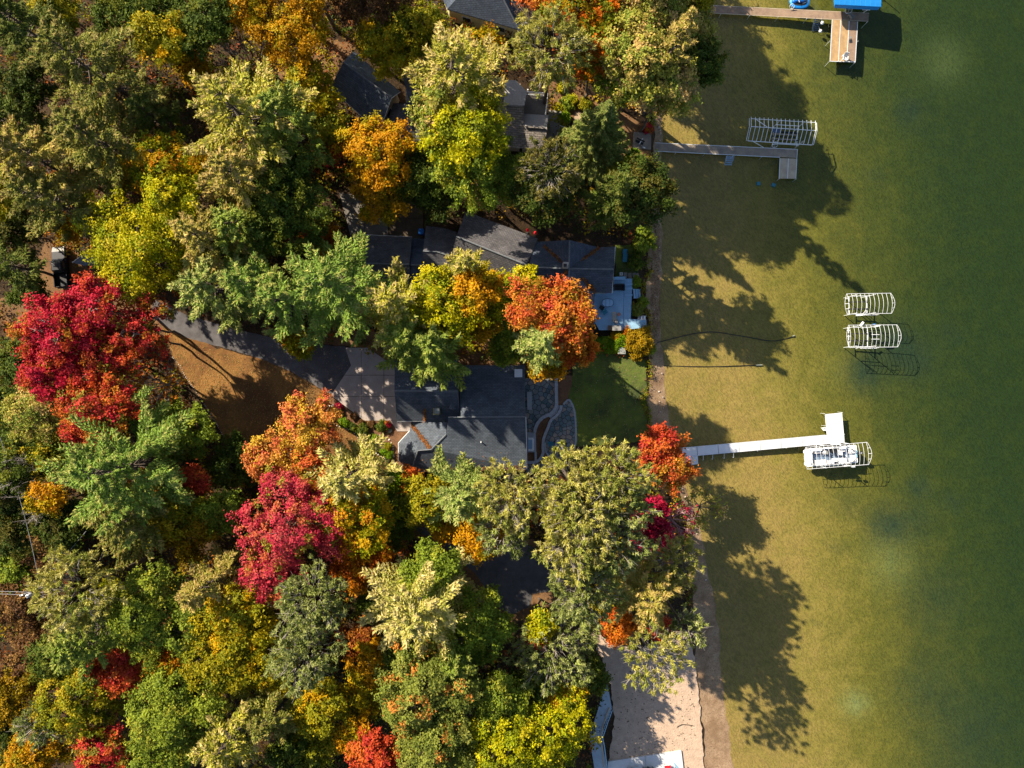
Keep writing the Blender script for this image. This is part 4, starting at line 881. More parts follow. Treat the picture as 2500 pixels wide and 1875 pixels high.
boards(t, [(1591, 348.5), (1947, 365), (1945.8, 385.5), (1590.5, 368)], Z, math.radians(87.4), .145, M['wood_grey'])
A_, B_, C_, D_ = (1904.4, 386), (1945.6, 387.5), (1943, 436), (1902, 435.5)
for k in range(2): boards(t, [lp(A_, B_, k / 2 + .015), lp(A_, B_, (k + 1) / 2 - .015), lp(D_, C_, (k + 1) / 2 - .015), lp(D_, C_, k / 2 + .015)], Z - .01, math.radians(-1.5), .145, M['wood_pale'])
for k in range(3): strip(t, lp(A_, B_, k / 2), lp(D_, C_, k / 2), .09, Z, 'trim_strip', 'alu')
strip(t, (1591, 348.2), (1947, 364.7), .07, Z, 'trim_strip', 'alu'); strip(t, (1590.5, 368.4), (1904, 384), .07, Z, 'trim_strip', 'alu'); strip(t, (1947, 365), (1945.5, 387), .07, Z, 'trim_strip', 'alu')
for p in ((1650, 373), (1720, 376), (1790, 380), (1860, 383), (1903, 436), (1944, 437), (1948, 366)): post(t, p[0], p[1], Z + .12)
t = empty('shore_platform', W(1568, 340, GZ), 'square weathered board platform on shore where the plank dock begins', 'platform')
boards(t, [(1548, 322), (1589, 325), (1588.5, 364), (1545, 360)], GZ + .12, math.radians(87), .145, M['wood_grey'])
for a, b in (((1548, 322), (1545, 360)), ((1589, 325), (1588.5, 364)), ((1545, 360), (1588.5, 364))): strip(t, a, b, .1, GZ + .12, 'edge_board', 'wood_grey', .15)
t = empty('beached_bench', W(1560, 348, GZ), 'dark folded bench lying on the shore platform', 'bench')
q = W(1560, 349, GZ + .2); MB().box(q + Vector((0, 0, .3)), (1.2, .35, .06), -.45).build('seat', M['dark'], t); MB().box(q + Vector((.15, .25, .5)), (1.2, .08, .35), -.45).build('backrest', M['dark'], t)
for s in (-.45, .45): MB().box(q + Vector((s, -s * .5, .12)), (.06, .3, .28), -.45).build('leg', M['alu'], t)
t = empty('sun_board', W(1564, 345, GZ), 'pale narrow board leaning by the dark bench on the shore platform', 'board')
MB().box(W(1565, 345, GZ + .62), (.14, .95, .04), -.55, rx=.15).build('plank', M['white'], t); MB().box(W(1572, 360, GZ + .3), (.4, .14, .05), -.4).build('foot', M['white'], t)

t = empty('white_dock', W(1870, 1080, 0), 'white panelled dock with an L end beside the covered pontoon boat', 'dock')
TL, TR, BR, BL = (1650, 1095.3), (2060.5, 1058.3), (2062, 1079), (1652, 1116.5)
PN = 8
for k in range(PN):
    a, b = k / PN + .0018, (k + 1) / PN - .0018
    q = [lp(TL, TR, a), lp(TL, TR, b), lp(BL, BR, b), lp(BL, BR, a)]
    MB().slab([W(p[0], p[1], Z) for p in q], .1).build('deck_panel', M['panel'], t)
for (a, b) in ((.004, .497), (.503, .996)):
    q = [lp((2014.5, 1011.5), (2056, 1007.5), a), lp((2014.5, 1011.5), (2056, 1007.5), b), lp((2018.8, 1061.3), (2060.3, 1057.6), b), lp((2018.8, 1061.3), (2060.3, 1057.6), a)]
    MB().slab([W(p[0], p[1], Z) for p in q], .1).build('deck_panel', M['panel'], t)
MB().slab([W(p[0], p[1], zz) for p, zz in (((1668, 1116), Z - .02), ((1704, 1112.5), Z - .02), ((1704.5, 1133), Z - .02), ((1670, 1137), Z - .02))], .1).build('ramp_panel', M['panel'], t)
for k in range(PN + 1):
    p = lp(BL, BR, k / PN); strip(t, lp(TL, TR, k / PN), p, .085, Z + .004, 'joint_bar', 'boulder_grey', .1, .0)
strip(t, (1650, 1094.8), (2014, 1062), .05, Z - .01, 'side_rail', 'alu', .12, .03); strip(t, (1652, 1117), (2062, 1079.5), .05, Z - .01, 'side_rail', 'alu', .12, .03)
for x in (1717, 1740, 1768, 1791): post(t, x, 1119 - (x - 1700) * .09 + 6, .45, 'alu', .04); MB().tube([W(x, 1113 - (x - 1700) * .09, .5), W(x, 1125 - (x - 1700) * .09, .45)], .03, 5).build('bracket', M['alu'], t)
for p in ((1850, 1101), (1920, 1094), (1990, 1088), (2014, 1010), (2057, 1007), (2062, 1060), (2016, 1040)): post(t, p[0], p[1], Z + .12)

def water_steps(a, b, w, z0, z1, n, label, mt, group=None):
    A = W(a[0], a[1], z0); B = W(b[0], b[1], z1); d = B - A; rz = math.atan2(d.y, d.x); nn = Vector((-math.sin(rz), math.cos(rz), 0))
    t = empty('dock_ladder', B, label, 'ladder', group)
    for s in (-1, 1):
        MB().tube([A + nn * s * w / 2, B + nn * s * w / 2], .04, 5).build('side_rail', mt, t)
        MB().tube([A + nn * s * w / 2 + Vector((0, 0, .5)), A.lerp(B, .6) + nn * s * w / 2 + Vector((0, 0, .55)), A.lerp(B, .62) + nn * s * w / 2], .025, 5).build('handrail', mt, t)
    for k in range(n):
        c = A + d * ((k + .5) / n); MB().box(c, (d.length / n * .55, w - .06, .05), rz).build('step', mt, t)
    return t
water_steps((1997, 45), (1991, 76), 1.05, Z - .05, -.75, 7, 'navy step ladder in the water beside the long brown dock', M['navy_metal'], 'ladders on the docks')
water_steps((1782, 381), (1777, 404), 1.0, Z - .05, -.5, 5, 'pale blue step ladder hanging off the weathered plank dock', mat('pale_blue_metal', (.30, .40, .52, 1), .5), 'ladders on the docks')
water_steps((2018, 1047), (2007, 1048), .55, Z + .1, -.5, 3, 'small white swim ladder on the west side of the white dock end', M['white'], 'ladders on the docks')
for (x, y, z_, lb_) in ((2007.5, 56, .45, 'white round buoy tied beside the navy step ladder'), (2003, 76, .02, 'white round buoy floating below the navy step ladder')):
    q = W(x, y, z_); t = empty('buoy', q, lb_, 'buoy', 'white buoys')
    MB().lathe(q, [(.02, -.24), (.17, -.16), (.24, 0), (.17, .17), (.03, .24)], 14).build('float', M['white'], t, True); MB().tube([q + Vector((0, 0, .22)), q + Vector((-.35, .3, .35))], .02, 4).build('rope', M['white'], t)

def adirondack(px, py, rot, label, mt):
    b = W(px, py, Z); t = empty('dock_chair', b, label, 'chair', 'chairs on the long brown dock', rot); c, s = math.cos(rot), math.sin(rot)
    G = lambda x, y, z: Vector((b.x + x * c - y * s, b.y + x * s + y * c, Z + z))
    for k in range(5): MB().box(G(-.24 + .12 * k, -.36 - .01 * abs(k - 2), .62), (.1, .05, .85 - .05 * abs(k - 2)), rot, rx=.35).build('back_slat', mt, t)
    for k in range(4): MB().box(G(0, .28 - .15 * k, .36 - .02 * k), (.56, .12, .03), rot).build('seat_slat', mt, t)
    for sx in (-.34, .34):
        MB().box(G(sx, .02, .56), (.12, .7, .03), rot).build('armrest', mt, t); MB().box(G(sx, .3, .28), (.05, .08, .56), rot).build('leg', mt, t); MB().box(G(sx, -.3, .2), (.05, .08, .4), rot).build('leg', mt, t)
adirondack(2075, 42, -.9, 'pale reclining chair in the canopy shadow on the long brown dock', M['boulder_grey'])
adirondack(2060, 144, 3.0, 'pale chair at the outer end of the golden board platform', M['cushion'])
t = empty('door_mat', W(2077, 100, Z), 'small dark mat on the golden board platform', 'mat')
MB().box(W(2077, 100, Z + .02), (.42, .5, .03), .05).build('pad', M['dark'], t); MB().box(W(2076, 91, Z + .02), (.3, .26, .02), .3).build('towel', M['boulder_grey'], t)

# ------------------------------------------------------------------ boat lifts
def lift_base(t, c, ax, L, Wd, ztop, mt='alu', bunks=True):
    """four corner posts, cross beams, bunks and a winch wheel; c = centre, ax = direction along the lift"""
    ay = Vector((-ax.y, ax.x, 0)); m = M[mt]
    for sx in (-1, 1):
        for sy in (-1, 1):
            p = c + ax * sx * L / 2 + ay * sy * Wd / 2; MB().tube([(p.x, p.y, -1.8), (p.x, p.y, ztop)], .06, 6).build('corner_post', m, t)
    for sx in (-1, 1): MB().tube([c + ax * sx * L / 2 - ay * Wd / 2 + Vector((0, 0, .45)), c + ax * sx * L / 2 + ay * Wd / 2 + Vector((0, 0, .45))], .07, 6).build('cross_beam', m, t)
    for sy in (-1, 1):
        MB().tube([c - ax * L / 2 + ay * sy * Wd / 2 + Vector((0, 0, 1.1)), c + ax * L / 2 + ay * sy * Wd / 2 + Vector((0, 0, 1.1))], .05, 6).build('side_beam', m, t)
        if bunks: MB().box(c + ay * sy * .5 + Vector((0, 0, .55)), (L + .3, .14, .12), math.atan2(ax.y, ax.x)).build('bunk', M['rubber'], t)
def winch(t, p, r=.42, mt='alu'):
    w = MB().tube([p + Vector((r * math.cos(a), r * math.sin(a) * .75, r * math.sin(a) * .6)) for a in [2 * math.pi * k / 16 for k in range(17)]], .028, 5).build('winch_wheel', M[mt], t)
    for k in range(4):
        a = math.pi * k / 4 * 2; MB().tube([p, p + Vector((r * math.cos(a), r * math.sin(a) * .75, r * math.sin(a) * .6))], .018, 4).build('spoke', M[mt], w)
def arched_lift(name, label, TL, TR, BR, BL, n, z, rise, bulge, base=True, box=None):
    tl, tr, br, bl = (W(p[0], p[1], z) for p in (TL, TR, BR, BL)); c = (tl + tr + br + bl) / 4
    t = empty(name, Vector((c.x, c.y, 0)), label, 'boat lift', 'bare canopy boat lifts')
    for a, b in ((tl, tr), (bl, br)): MB().tube([a, b], .038, 6).build('canopy_rail', M['alu_white'], t)
    ax = (tr - tl).normalized(); S = 8
    def arc(u, push=0.0, rs=rise):
        a, b = tl.lerp(tr, u), bl.lerp(br, u); return [a.lerp(b, k / S) + Vector((0, 0, rs * math.sin(math.pi * k / S))) + ax * push * math.sin(math.pi * k / S) for k in range(S + 1)]
    for i in range(n): MB().tube(arc(.012 + .976 * i / (n - 1)), .025, 5).build('rib', M['alu_white'], t)
    for u, s in ((0, -1), (1, 1)):
        e = arc(u, s * bulge, .25); MB().tube(e, .027, 5).build('end_bow', M['alu_white'], t); r_ = arc(.012 + .976 * u)
        for k in (2, 4, 6): MB().tube([e[k], r_[k]], .035, 5).build('end_strut', M['white'], t)
    return t, c, ax, tl, tr, br, bl
L3 = arched_lift('boat_lift', 'empty white arched boat lift, the upper one of the pair standing free in the lake', (2067, 717.5), (2175, 715.8), (2176.8, 765), (2068, 766.7), 11, 2.8, .42, .38)
t, c, ax = L3[0], L3[1], L3[2]; cb = Vector((c.x - .35, c.y, 0)); lift_base(t, cb, ax, 2.55, 2.55, 2.75)
q = W(2098, 768.5, 1.6); MB().box(q, (.75, .3, .5), .05).build('motor_box', M['white'], t); pn = MB().box(W(2112, 763, 3.0), (.30, .62, .04), -.65, rx=.2).build('solar_panel', M['white'], t); MB().box(W(2112, 763, 3.03), (.2, .5, .02), -.65, rx=.2).build('cell', M['boulder_grey'], pn)
MB().tube([W(2093, 769.5, 1.3), W(2142, 768.5, 1.3), W(2150, 765, 2.75)], .045, 5).build('brace', M['white'], t); MB().tube([W(2092, 724, 1.3), W(2100, 721, 2.75)], .04, 5).build('brace', M['white'], t)
L4 = arched_lift('boat_lift', 'empty white arched boat lift, lower and longer of the pair standing free in the lake', (2071.5, 794), (2190, 793), (2191.7, 847), (2072.6, 848.6), 12, 2.8, .42, .40)
t, c, ax = L4[0], L4[1], L4[2]; cb = Vector((c.x - .9, c.y, 0)); lift_base(t, cb, ax, 2.7, 2.75, 2.75)
MB().box(W(2104, 791, 3.0), (.32, .72, .05), -.6, rx=.2).build('solar_panel', M['white'], t); MB().box(W(2141, 796, 1.8), (.9, .18, .2), .25).build('motor_box', M['white'], t); MB().lathe(W(2132.5, 792, 1.4), [(.1, 0), (.1, .3), (.03, .4)], 8).build('bottle', M['blue_plastic'], t)
MB().tube([W(2089, 852, 1.3), W(2100, 847, 2.75)], .045, 5).build('brace', M['white'], t); MB().tube([W(2100, 850.5, 1.4), W(2138, 850.5, 1.4), W(2150, 847, 2.75)], .045, 5).build('brace', M['white'], t)
for yy in (817, 828): MB().tube([W(2128, yy, 3.25), W(2147, yy, 3.25)], .045, 5).build('cross_strut', M['white'], t)

# flat canopy frame beside the plank dock
tl, tr, br, bl = W(1833.3, 289.5, 2.7), W(1990, 299.3, 2.7), W(1982.5, 354, 2.7), W(1825.7, 343.8, 2.7); c = (tl + tr + br + bl) / 4
t = empty('boat_lift', Vector((c.x, c.y, 0)), 'bare grey canopy frame of straight ribs over the plank dock end', 'boat lift', 'bare canopy boat lifts')
r0, r1 = tl.lerp(bl, .42) + Vector((0, 0, .55)), tr.lerp(br, .42) + Vector((0, 0, .55))
for a, b in ((tl, tr), (bl, br), (r0, r1)): MB().tube([a, b], .05, 6).build('canopy_rail', M['alu'], t)
for i in range(16):
    u = i / 15; a, m_, b = tl.lerp(tr, u), r0.lerp(r1, u), bl.lerp(br, u); MB().tube([a + (a - b).normalized() * .25, m_ + Vector((0, 0, .1)), b], .042, 5).build('rib', M['alu'], t)
for u in (0, 1):
    off = (tr - tl).normalized() * (-.22 if u == 0 else .2); a, m_, b = tl.lerp(tr, u) + off, r0.lerp(r1, u) + off, bl.lerp(br, u) + off; MB().tube([a, m_, b], .042, 5).build('end_bow', M['alu'], t)
ax = (tr - tl).normalized(); cb = W(1914, 336, 0); lift_base(t, cb, ax, 3.4, 2.7, 2.7)
winch(t, W(1892, 353, 1.5)); MB().tube([W(1838, 345, 2.7), W(1864, 360, .7)], .05, 5).build('brace', M['alu'], t); MB().tube([W(1845, 291, 2.7), W(1873, 310, 1.2)], .05, 5).build('brace', M['alu'], t)
MB().box(W(1894, 319, .75), (1.2, .55, .08), -.06).build('bunk_board', M['navy_metal'], t)
for k in range(4): MB().box(W(1914, 322 + 6 * k, .7), (3.4, .13, .1), -.06).build('bunk', M['wood_grey'] if k % 2 else M['rubber'], t)

# blue canopy lift at the top edge
t = empty('canopy_lift', W(2095, -30, 0), 'bright blue fabric canopy on a boat lift cut by the top edge', 'boat lift')
ze, zr, zs = 3.0, 3.55, 2.2
T0, T1 = W(2036, -70, ze), W(2155, -66, ze); B0, B1 = W(2038, 11, ze), W(2151, 16.5, ze); R0, R1 = W(2040, -32, zr), W(2152, -27, zr)
cap = MB()
cap.add([T0, T1, R1, R0], [(0, 1, 2, 3)]); cap.add([R0, R1, B1, B0], [(0, 1, 2, 3)])
sk = lambda p, dx: Vector((p.x + dx, p.y, zs))
cap.add([B0, B1, sk(B1, -.12), sk(B0, .3)], [(0, 1, 2, 3)]); cap.add([T1, T0, sk(T0, 0), sk(T1, 0)], [(0, 1, 2, 3)])
cap.add([B0, R0, T0, sk(T0, 0), sk(B0, .3)], [(0, 1, 2, 3, 4)]); cap.add([T1, R1, B1, sk(B1, -.12), sk(T1, 0)], [(0, 1, 2, 3, 4)])
cv = cap.build('canopy', M['blue'], t); so = cv.modifiers.new('thickness', 'SOLIDIFY'); so.thickness = .03
for k in range(1, 9): MB().tube([R0.lerp(R1, k / 9) + Vector((0, 0, .03)), B0.lerp(B1, k / 9) + Vector((0, 0, .03))], .03, 4).build('seam', M['blue'], cv)
ax = (B1 - B0).normalized(); lift_base(t, W(2095, -24, 0), ax, 3.6, 3.0, 2.9); winch(t, W(2072, 24, 1.3), .5)
MB().tube([W(2105, 24, 1.4), W(2124, 24.5, 1.4)], .035, 5).build('brace', M['alu'], t); MB().tube([W(2108, 31, .8), W(2120, 23, 1.5)], .035, 5).build('brace', M['alu'], t)

# personal watercraft at the top edge
t = empty('personal_watercraft', W(1954, 2, 0), 'blue personal watercraft moored against the long brown dock at the top edge', 'watercraft')
b = W(1954, 2, .55)
def oval(rx, ry, z, dx=0.0, p=.8, n=24): return [(b.x + dx + rx * math.copysign(abs(math.cos(a)) ** p, math.cos(a)), b.y + ry * math.copysign(abs(math.sin(a)) ** p, math.sin(a)), z) for a in [2 * math.pi * k / n for k in range(n)]]
def loftrings(rings, name, mt, parent, cap=True):
    n = len(rings[0]); vs = [v for r_ in rings for v in r_]; fs = [(i * n + k, i * n + (k + 1) % n, (i + 1) * n + (k + 1) % n, (i + 1) * n + k) for i in range(len(rings) - 1) for k in range(n)]
    if cap: fs += [tuple(range(n - 1, -1, -1)), tuple((len(rings) - 1) * n + k for k in range(n))]
    return MB().add(vs, fs).build(name, mt, parent, True)
loftrings([oval(1.05, .65, -.25), oval(1.38, .98, .1), oval(1.42, 1.02, .35), oval(1.32, .92, .48)], 'hull', mat('bright_blue_hull', (.015, .22, .60, 1), .35), t)
loftrings([oval(1.12, .72, .46), oval(1.02, .62, .50)], 'footwell', M['dark'], t)
loftrings([oval(.75, .22, .48, -.1), oval(.70, .24, .78, -.1), oval(.60, .15, .86, -.1)], 'seat', M['blue_plastic'], t)
loftrings([oval(.34, .34, .48, -.85), oval(.28, .26, .68, -.82)], 'bow_cowl', M['blue_plastic'], t)
MB().tube([(b.x - .3, b.y - .42, .95), (b.x - .42, b.y, .98), (b.x - .3, b.y + .42, .95)], .035, 6).build('handlebar', M['white'], t); MB().box((b.x + .55, b.y - .3, .56), (.5, .06, .05), .2).build('grab_rail', M['white'], t)
t = empty('mooring_stand', W(1933.5, 17, 0), 'white winch wheel stand between the blue watercraft and the long brown dock', 'winch')
winch(t, W(1933.6, 15.5, .9), .33, 'white'); MB().tube([W(1927, 12, -.8), W(1927, 2, 1.3)], .03, 5).build('stand_post', M['white'], t); MB().tube([W(1933.6, 16, -.8), W(1933.6, 15.5, .9)], .04, 5).build('stand_post', M['white'], t)

# ------------------------------------------------------------------ pontoon boat and its lift
L5 = arched_lift('pontoon_lift', 'white arched canopy frame standing over the moored pontoon boat', (1967, 1092), (2117, 1079.8), (2121, 1134), (1971, 1145.4), 15, 2.9, .34, .42)
t, c, ax = L5[0], L5[1], L5[2]; del t['group']; lift_base(t, Vector((c.x, c.y, 0)), ax, 3.4, 3.1, 2.95, bunks=True)
MB().box(W(2039, 1083.5, 1.9), (1.15, .22, .25), .08).build('guide_pad', M['white'], t); MB().box(W(2066.5, 1137, 1.9), (.7, .2, .2), .08).build('guide_pad', M['white'], t); MB().box(W(2083, 1138.5, 1.9), (.42, .26, .3), .08).build('motor_box', M['alu'], t)
bz = 1.15
rot = math.radians(4.6); b0 = W(2029, 1113, bz)
t = empty('pontoon_boat', Vector((b0.x, b0.y, 0)), 'white pontoon boat with blue floor and pale seats under the canopy frame', 'pontoon boat', None, rot)
ca, sa = math.cos(rot), math.sin(rot)
G = lambda x, y, z: Vector((b0.x + x * ca - y * sa, b0.y + x * sa + y * ca, bz + z))
Lh, Wh = 3.72, 1.28
deck = [(-Lh, -Wh * .78), (-Lh + .25, -Wh), (Lh - .1, -Wh), (Lh, -Wh * .9), (Lh, Wh * .9), (Lh - .1, Wh), (-Lh + .25, Wh), (-Lh, Wh * .78)]
MB().prism([tuple(G(x, y, 0)[:2]) for x, y in deck], bz - .12, bz).build('deck', M['white'], t)
MB().prism([tuple(G(x, y, 0)[:2]) for x, y in ((-2.95, -1.1), (2.05, -1.1), (2.05, 1.1), (-2.95, 1.1))], bz, bz + .015).build('carpet', M['boat_floor'], t)
MB().prism([tuple(G(x, y, 0)[:2]) for x, y in ((2.2, -1.05), (2.6, -1.05), (2.6, 1.05), (2.2, 1.05))], bz, bz + .017).build('carpet', M['boat_floor'], t)
for s in (-1, 1): MB().tube([G(-Lh + .1, s * .85, -.12), G(-Lh + .7, s * .85, -.42), G(Lh - .1, s * .85, -.42)], .30, 12).build('pontoon', M['alu'], t)
fence = [(2.05, -1.15), (-2.3, -1.15), (-2.75, -1.02), (-3.0, -.7), (-3.05, 0), (-3.0, .7), (-2.75, 1.02), (-2.3, 1.15), (2.05, 1.15)]
for z_ in (.7,): rl = MB().tube([G(x, y, z_) for x, y in fence], .045, 6).build('fence_rail', M['alu'], t)
for i in range(len(fence) - 1):
    a, b_ = fence[i], fence[i + 1]; A, B = G(a[0], a[1], 0), G(b_[0], b_[1], 0); MB().add([A, B, B + Vector((0, 0, .62)), A + Vector((0, 0, .62))], [(0, 1, 2, 3)]).build('fence_panel', M['cushion'], t)
def bench(x0, x1, y0, y1, back, name='bench_seat'):
    MB().box(G((x0 + x1) / 2, (y0 + y1) / 2, .22), (abs(x1 - x0), abs(y1 - y0), .42), rot).build(name, M['cushion'], t, bevel=.05)
    yb = y0 if back < 0 else y1; MB().box(G((x0 + x1) / 2, yb, .55), (abs(x1 - x0), .16, .4), rot).build('seat_back', M['white'], t, bevel=.05)
bench(-2.5, -.9, -1.0, -.42, -1); bench(-2.55, -1.5, .55, 1.0, 1); bench(.75, 1.95, -1.0, -.38, -1); bench(.9, 1.9, .5, 1.0, 1)
MB().box(G(-.35, -.82, .42), (.75, .42, .84), rot).build('side_console', M['cushion'], t, bevel=.05)
MB().box(G(.15, .78, .45), (.6, .55, .9), rot).build('helm_console', M['dark'], t, bevel=.04)
wh = MB().tube([G(.45 + .0 * k, .72 + .17 * math.cos(k), .88 + .17 * math.sin(k)) for k in [2 * math.pi * i / 12 for i in range(13)]], .02, 5).build('steering_wheel', M['dark'], t)
for (x, y) in ((-1.1, .62), (.9, .32), (.1, -.55)):
    st = MB().box(G(x, y, .42), (.52, .5, .14), rot).build('captain_seat', M['cushion'], t, bevel=.05); MB().box(G(x + .26, y, .7), (.12, .5, .5), rot).build('seat_back', M['boulder_grey'] if x < 0 else M['cushion'], st, bevel=.04); MB().lathe(G(x, y, 0), [(.08, 0), (.06, .36)], 8).build('pedestal', M['alu'], st)
MB().box(G(2.85, -.75, .16), (.85, .55, .32), rot).build('stern_pad', M['cushion'], t, bevel=.05); MB().box(G(2.85, .5, .16), (.85, .7, .32), rot).build('stern_pad', M['cushion'], t, bevel=.05)
MB().prism([tuple(G(x, y, 0)[:2]) for x, y in ((3.3, -.5), (3.75, -.5), (3.75, .5), (3.3, .5))], bz - .1, bz + .05).build('swim_platform', M['deck_blue'], t)
mt_ = MB().box(G(4.05, .12, .15), (.62, .40, .55), rot).build('outboard_motor', M['dark'], t, bevel=.1); MB().box(G(4.35, .12, -.45), (.22, .12, .8), rot).build('outboard_leg', M['dark'], mt_); MB().box(G(4.1, .12, .44), (.2, .1, .03), rot).build('motor_badge', M['alu'], mt_)
MB().tube([G(2.5, 1.05, .3), G(3.3, .35, .9), G(3.3, -.35, .9), G(2.9, -1.05, .3)], .035, 5).build('tow_bar', M['dark'], t)
for k in range(2): MB().tube([G(-2.9, 1.16 - 2.32 * k, .1), G(2.0, 1.16 - 2.32 * k, .1)], .03, 4).build('trim_line', M['alu'], t)

# ------------------------------------------------------------------ hoses and small things in the water
def cable(name, pts, r, label, cat, z=None, group=None, tip=None):
    P = [W(p[0], p[1], p[2] if len(p) > 2 else z) for p in pts]; Q = []
    for i in range(len(P) - 1):
        p0, p1, p2, p3 = P[max(0, i - 1)], P[i], P[i + 1], P[min(len(P) - 1, i + 2)]
        for k in range(6):
            u = k / 6; Q.append(.5 * ((2 * p1) + (p2 - p0) * u + (2 * p0 - 5 * p1 + 4 * p2 - p3) * u * u + (3 * p1 - p0 - 3 * p2 + p3) * u ** 3))
    Q.append(P[-1]); t = empty(name, Vector((P[0].x, P[0].y, 0)), label, cat, group); MB().tube(Q, r, 6).build('line', M['hose'], t)
    if tip: MB().tube([Q[-3], Q[-1]], r * 1.8, 8).build('intake', M[tip], t)
    return t
cable('intake_hose', [(1585, 840, .5), (1597, 838, .15), (1668, 820, -.15), (1710, 812, -.2), (1749, 811, -.3), (1819, 822, -.45), (1880, 832, -.55), (1918, 827, -.6), (1940, 819, -.55)], .055, 'dark arched water hose running into the lake, the upper of two', 'hose', group='hoses in the lake', tip='boulder_grey')
cable('intake_hose', [(1578, 868, .5), (1587, 877, .15), (1600, 886, .1), (1631, 893, -.05), (1732, 895, -.3), (1800, 893, -.4), (1861, 891, -.4)], .055, 'dark straight water hose running into the lake, the lower of two', 'hose', group='hoses in the lake', tip='boulder_grey')
for (x, y, rz, lb_) in ((1852, 448, .1, 'blue square block under water, left of the pair below the plank dock'), (1889, 451.5, -.5, 'blue square block under water, right of the pair below the plank dock')):
    q = W(x, y, -.45); o = MB().box((q.x, q.y, -.55), (.55, .5, .3), rz).build('anchor_block', M['teal'], None, bevel=.04); tag(o, lb_, 'block', 'blue blocks below the plank dock')
t = cable('driftwood_branch', [(1653, 1775, GZ + .05), (1663, 1770, GZ + .06), (1670, 1769, GZ + .06), (1685, 1770.5, GZ + .05), (1700, 1774, GZ - .1), (1712, 1778, .35)], .05, 'thin dark curved branch lying on the pale sand', 'branch')

# ------------------------------------------------------------------ bottom walkway and terrace
t = empty('painted_walkway', W(1470, 1760, GZ), 'blue grey walkway with railing bending down to the bottom edge', 'walkway')
def b8(u, v): return (1430 + u / 7.715, 1660 + v / 7.715)
wz = GZ + 1.1
def ws(poly, z, name, mt, th=.12): MB().slab([W(*b8(*p), z) for p in poly], th).build(name, mt, t)
ws([(400, 90), (425, 150), (490, 520), (330, 880), (140, 850), (200, 660), (310, 300)], wz + .36, 'ramp', M['ramp_blue'])
for k in range(4): ws([(135 - k * 12, 858 + k * 38), (330 - k * 10, 885 + k * 38), (322 - k * 10, 917 + k * 38), (125 - k * 12, 892 + k * 38)], wz + .30 - .08 * k, 'step', M['ramp_blue'])
ws([(85, 1010), (295, 1030), (330, 1300), (400, 1700), (170, 1700), (120, 1400), (78, 1150)], wz, 'landing', M['ramp_blue'])
for pts in (((500, 575), (420, 790), (320, 1090)), ((320, 1090), (360, 1300), (410, 1700))):
    P = [W(*b8(*p), wz + 1.1) for p in pts]; rl = MB().tube(P, .06, 4).build('railing', M['deck_blue'], t)
    MB().tube([p - Vector((0, 0, .8)) for p in P], .05, 4).build('bottom_rail', M['deck_blue'], rl)
    for i in range(len(P) - 1):
        n = int((P[i + 1] - P[i]).length / .35)
        for k in range(n): MB().box(P[i].lerp(P[i + 1], k / n) - Vector((0, 0, .5)), (.05, .05, 1.0)).build('baluster', M['deck_blue'], rl)
P = [W(*b8(*p), wz + .5) for p in ((440, 520), (320, 880), (290, 1080), (345, 1640))]
MB().tube(P, .10, 4).build('kick_board', M['siding_tan'], t)
for p in ((360, 320), (250, 560), (440, 560), (290, 1060), (100, 1100), (370, 1500)): q = W(*b8(*p), wz); MB().box((q.x, q.y, GZ + .45), (.2, .2, 1.2)).build('support_post', M['siding'], t)
t = empty('terrace_slab', W(1590, 1860, GZ), 'white concrete terrace at the bottom edge with dark chairs and a red cooler', 'terrace')
tz = GZ + .25
slabs(t, [b8(420, 1540), b8(1800, 1335), b8(1845, 1700), b8(1900, 2100), b8(430, 2100)], [b8(1130, 0)[0]], [], tz, mat('white_concrete', (.50, .50, .50, 1), .85, .1, .8))
for (u, v, rz, lb_) in ((825, 1660, 0, 'black lounge seat on the white terrace, leftmost of three'), (1120, 1640, .12, 'black armchair on the white terrace left of its twin'), (1215, 1635, -.08, 'black armchair on the white terrace between its twin and the red cooler')):
    q = W(*b8(u, v + 20), tz); cht = empty('terrace_chair', q, lb_, 'chair', 'black chairs on the terrace', rz)
    MB().box(q + Vector((0, -.2, .38)), (.72, .72, .16), rz).build('seat', M['dark'], cht, bevel=.03); MB().box(q + Vector((0, .26, .72)), (.74, .16, .62), rz, rx=-.15).build('backrest', M['dark'], cht, bevel=.03)
    for s in (-.4, .4): MB().box(q + Vector((s, -.1, .5)), (.1, .7, .3), rz).build('armrest', M['dark'], cht, bevel=.02)
    for sx in (-.32, .32):
        for sy in (-.45, .2): MB().box(q + Vector((sx, sy, .15)), (.06, .06, .3), rz).build('leg', M['dark'], cht)
q = W(*b8(950, 1655), tz); cht = empty('glass_table', q, 'low glass topped table between the black chairs on the terrace', 'table')
MB().box(q + Vector((0, 0, .4)), (.7, .6, .03)).build('tabletop', mat('frosted_glass', (.42, .46, .48, 1), .25), cht)
for sx in (-.28, .28):
    for sy in (-.22, .22): MB().box(q + Vector((sx, sy, .19)), (.05, .05, .38)).build('leg', M['alu'], cht)
q = W(*b8(1528, 1612), tz); cht = empty('cooler', q, 'bright red cooler on the white terrace near the blue umbrella', 'cooler')
MB().box(q + Vector((0, -.1, .22)), (.85, .42, .4), .06).build('body', M['white'], cht, bevel=.03); MB().box(q + Vector((0, 0, .46)), (.92, .50, .09), .06).build('lid', M['red'], cht, bevel=.03)
for k in range(2): MB().box(q + Vector((-.15 + .3 * k, -.02, .52)), (.05, .46, .03), .06).build('lid_rib', M['red'], cht)
q = W(*b8(1700, 1680), tz); cht = empty('umbrella', q, 'folded blue umbrella on the white terrace beside the red cooler', 'umbrella')
MB().lathe(q, [(.03, 0), (.03, 2.3)], 6).build('pole', M['alu'], cht); MB().lathe(q, [(.3, 0), (.28, .08)], 12).build('base', M['dark'], cht)
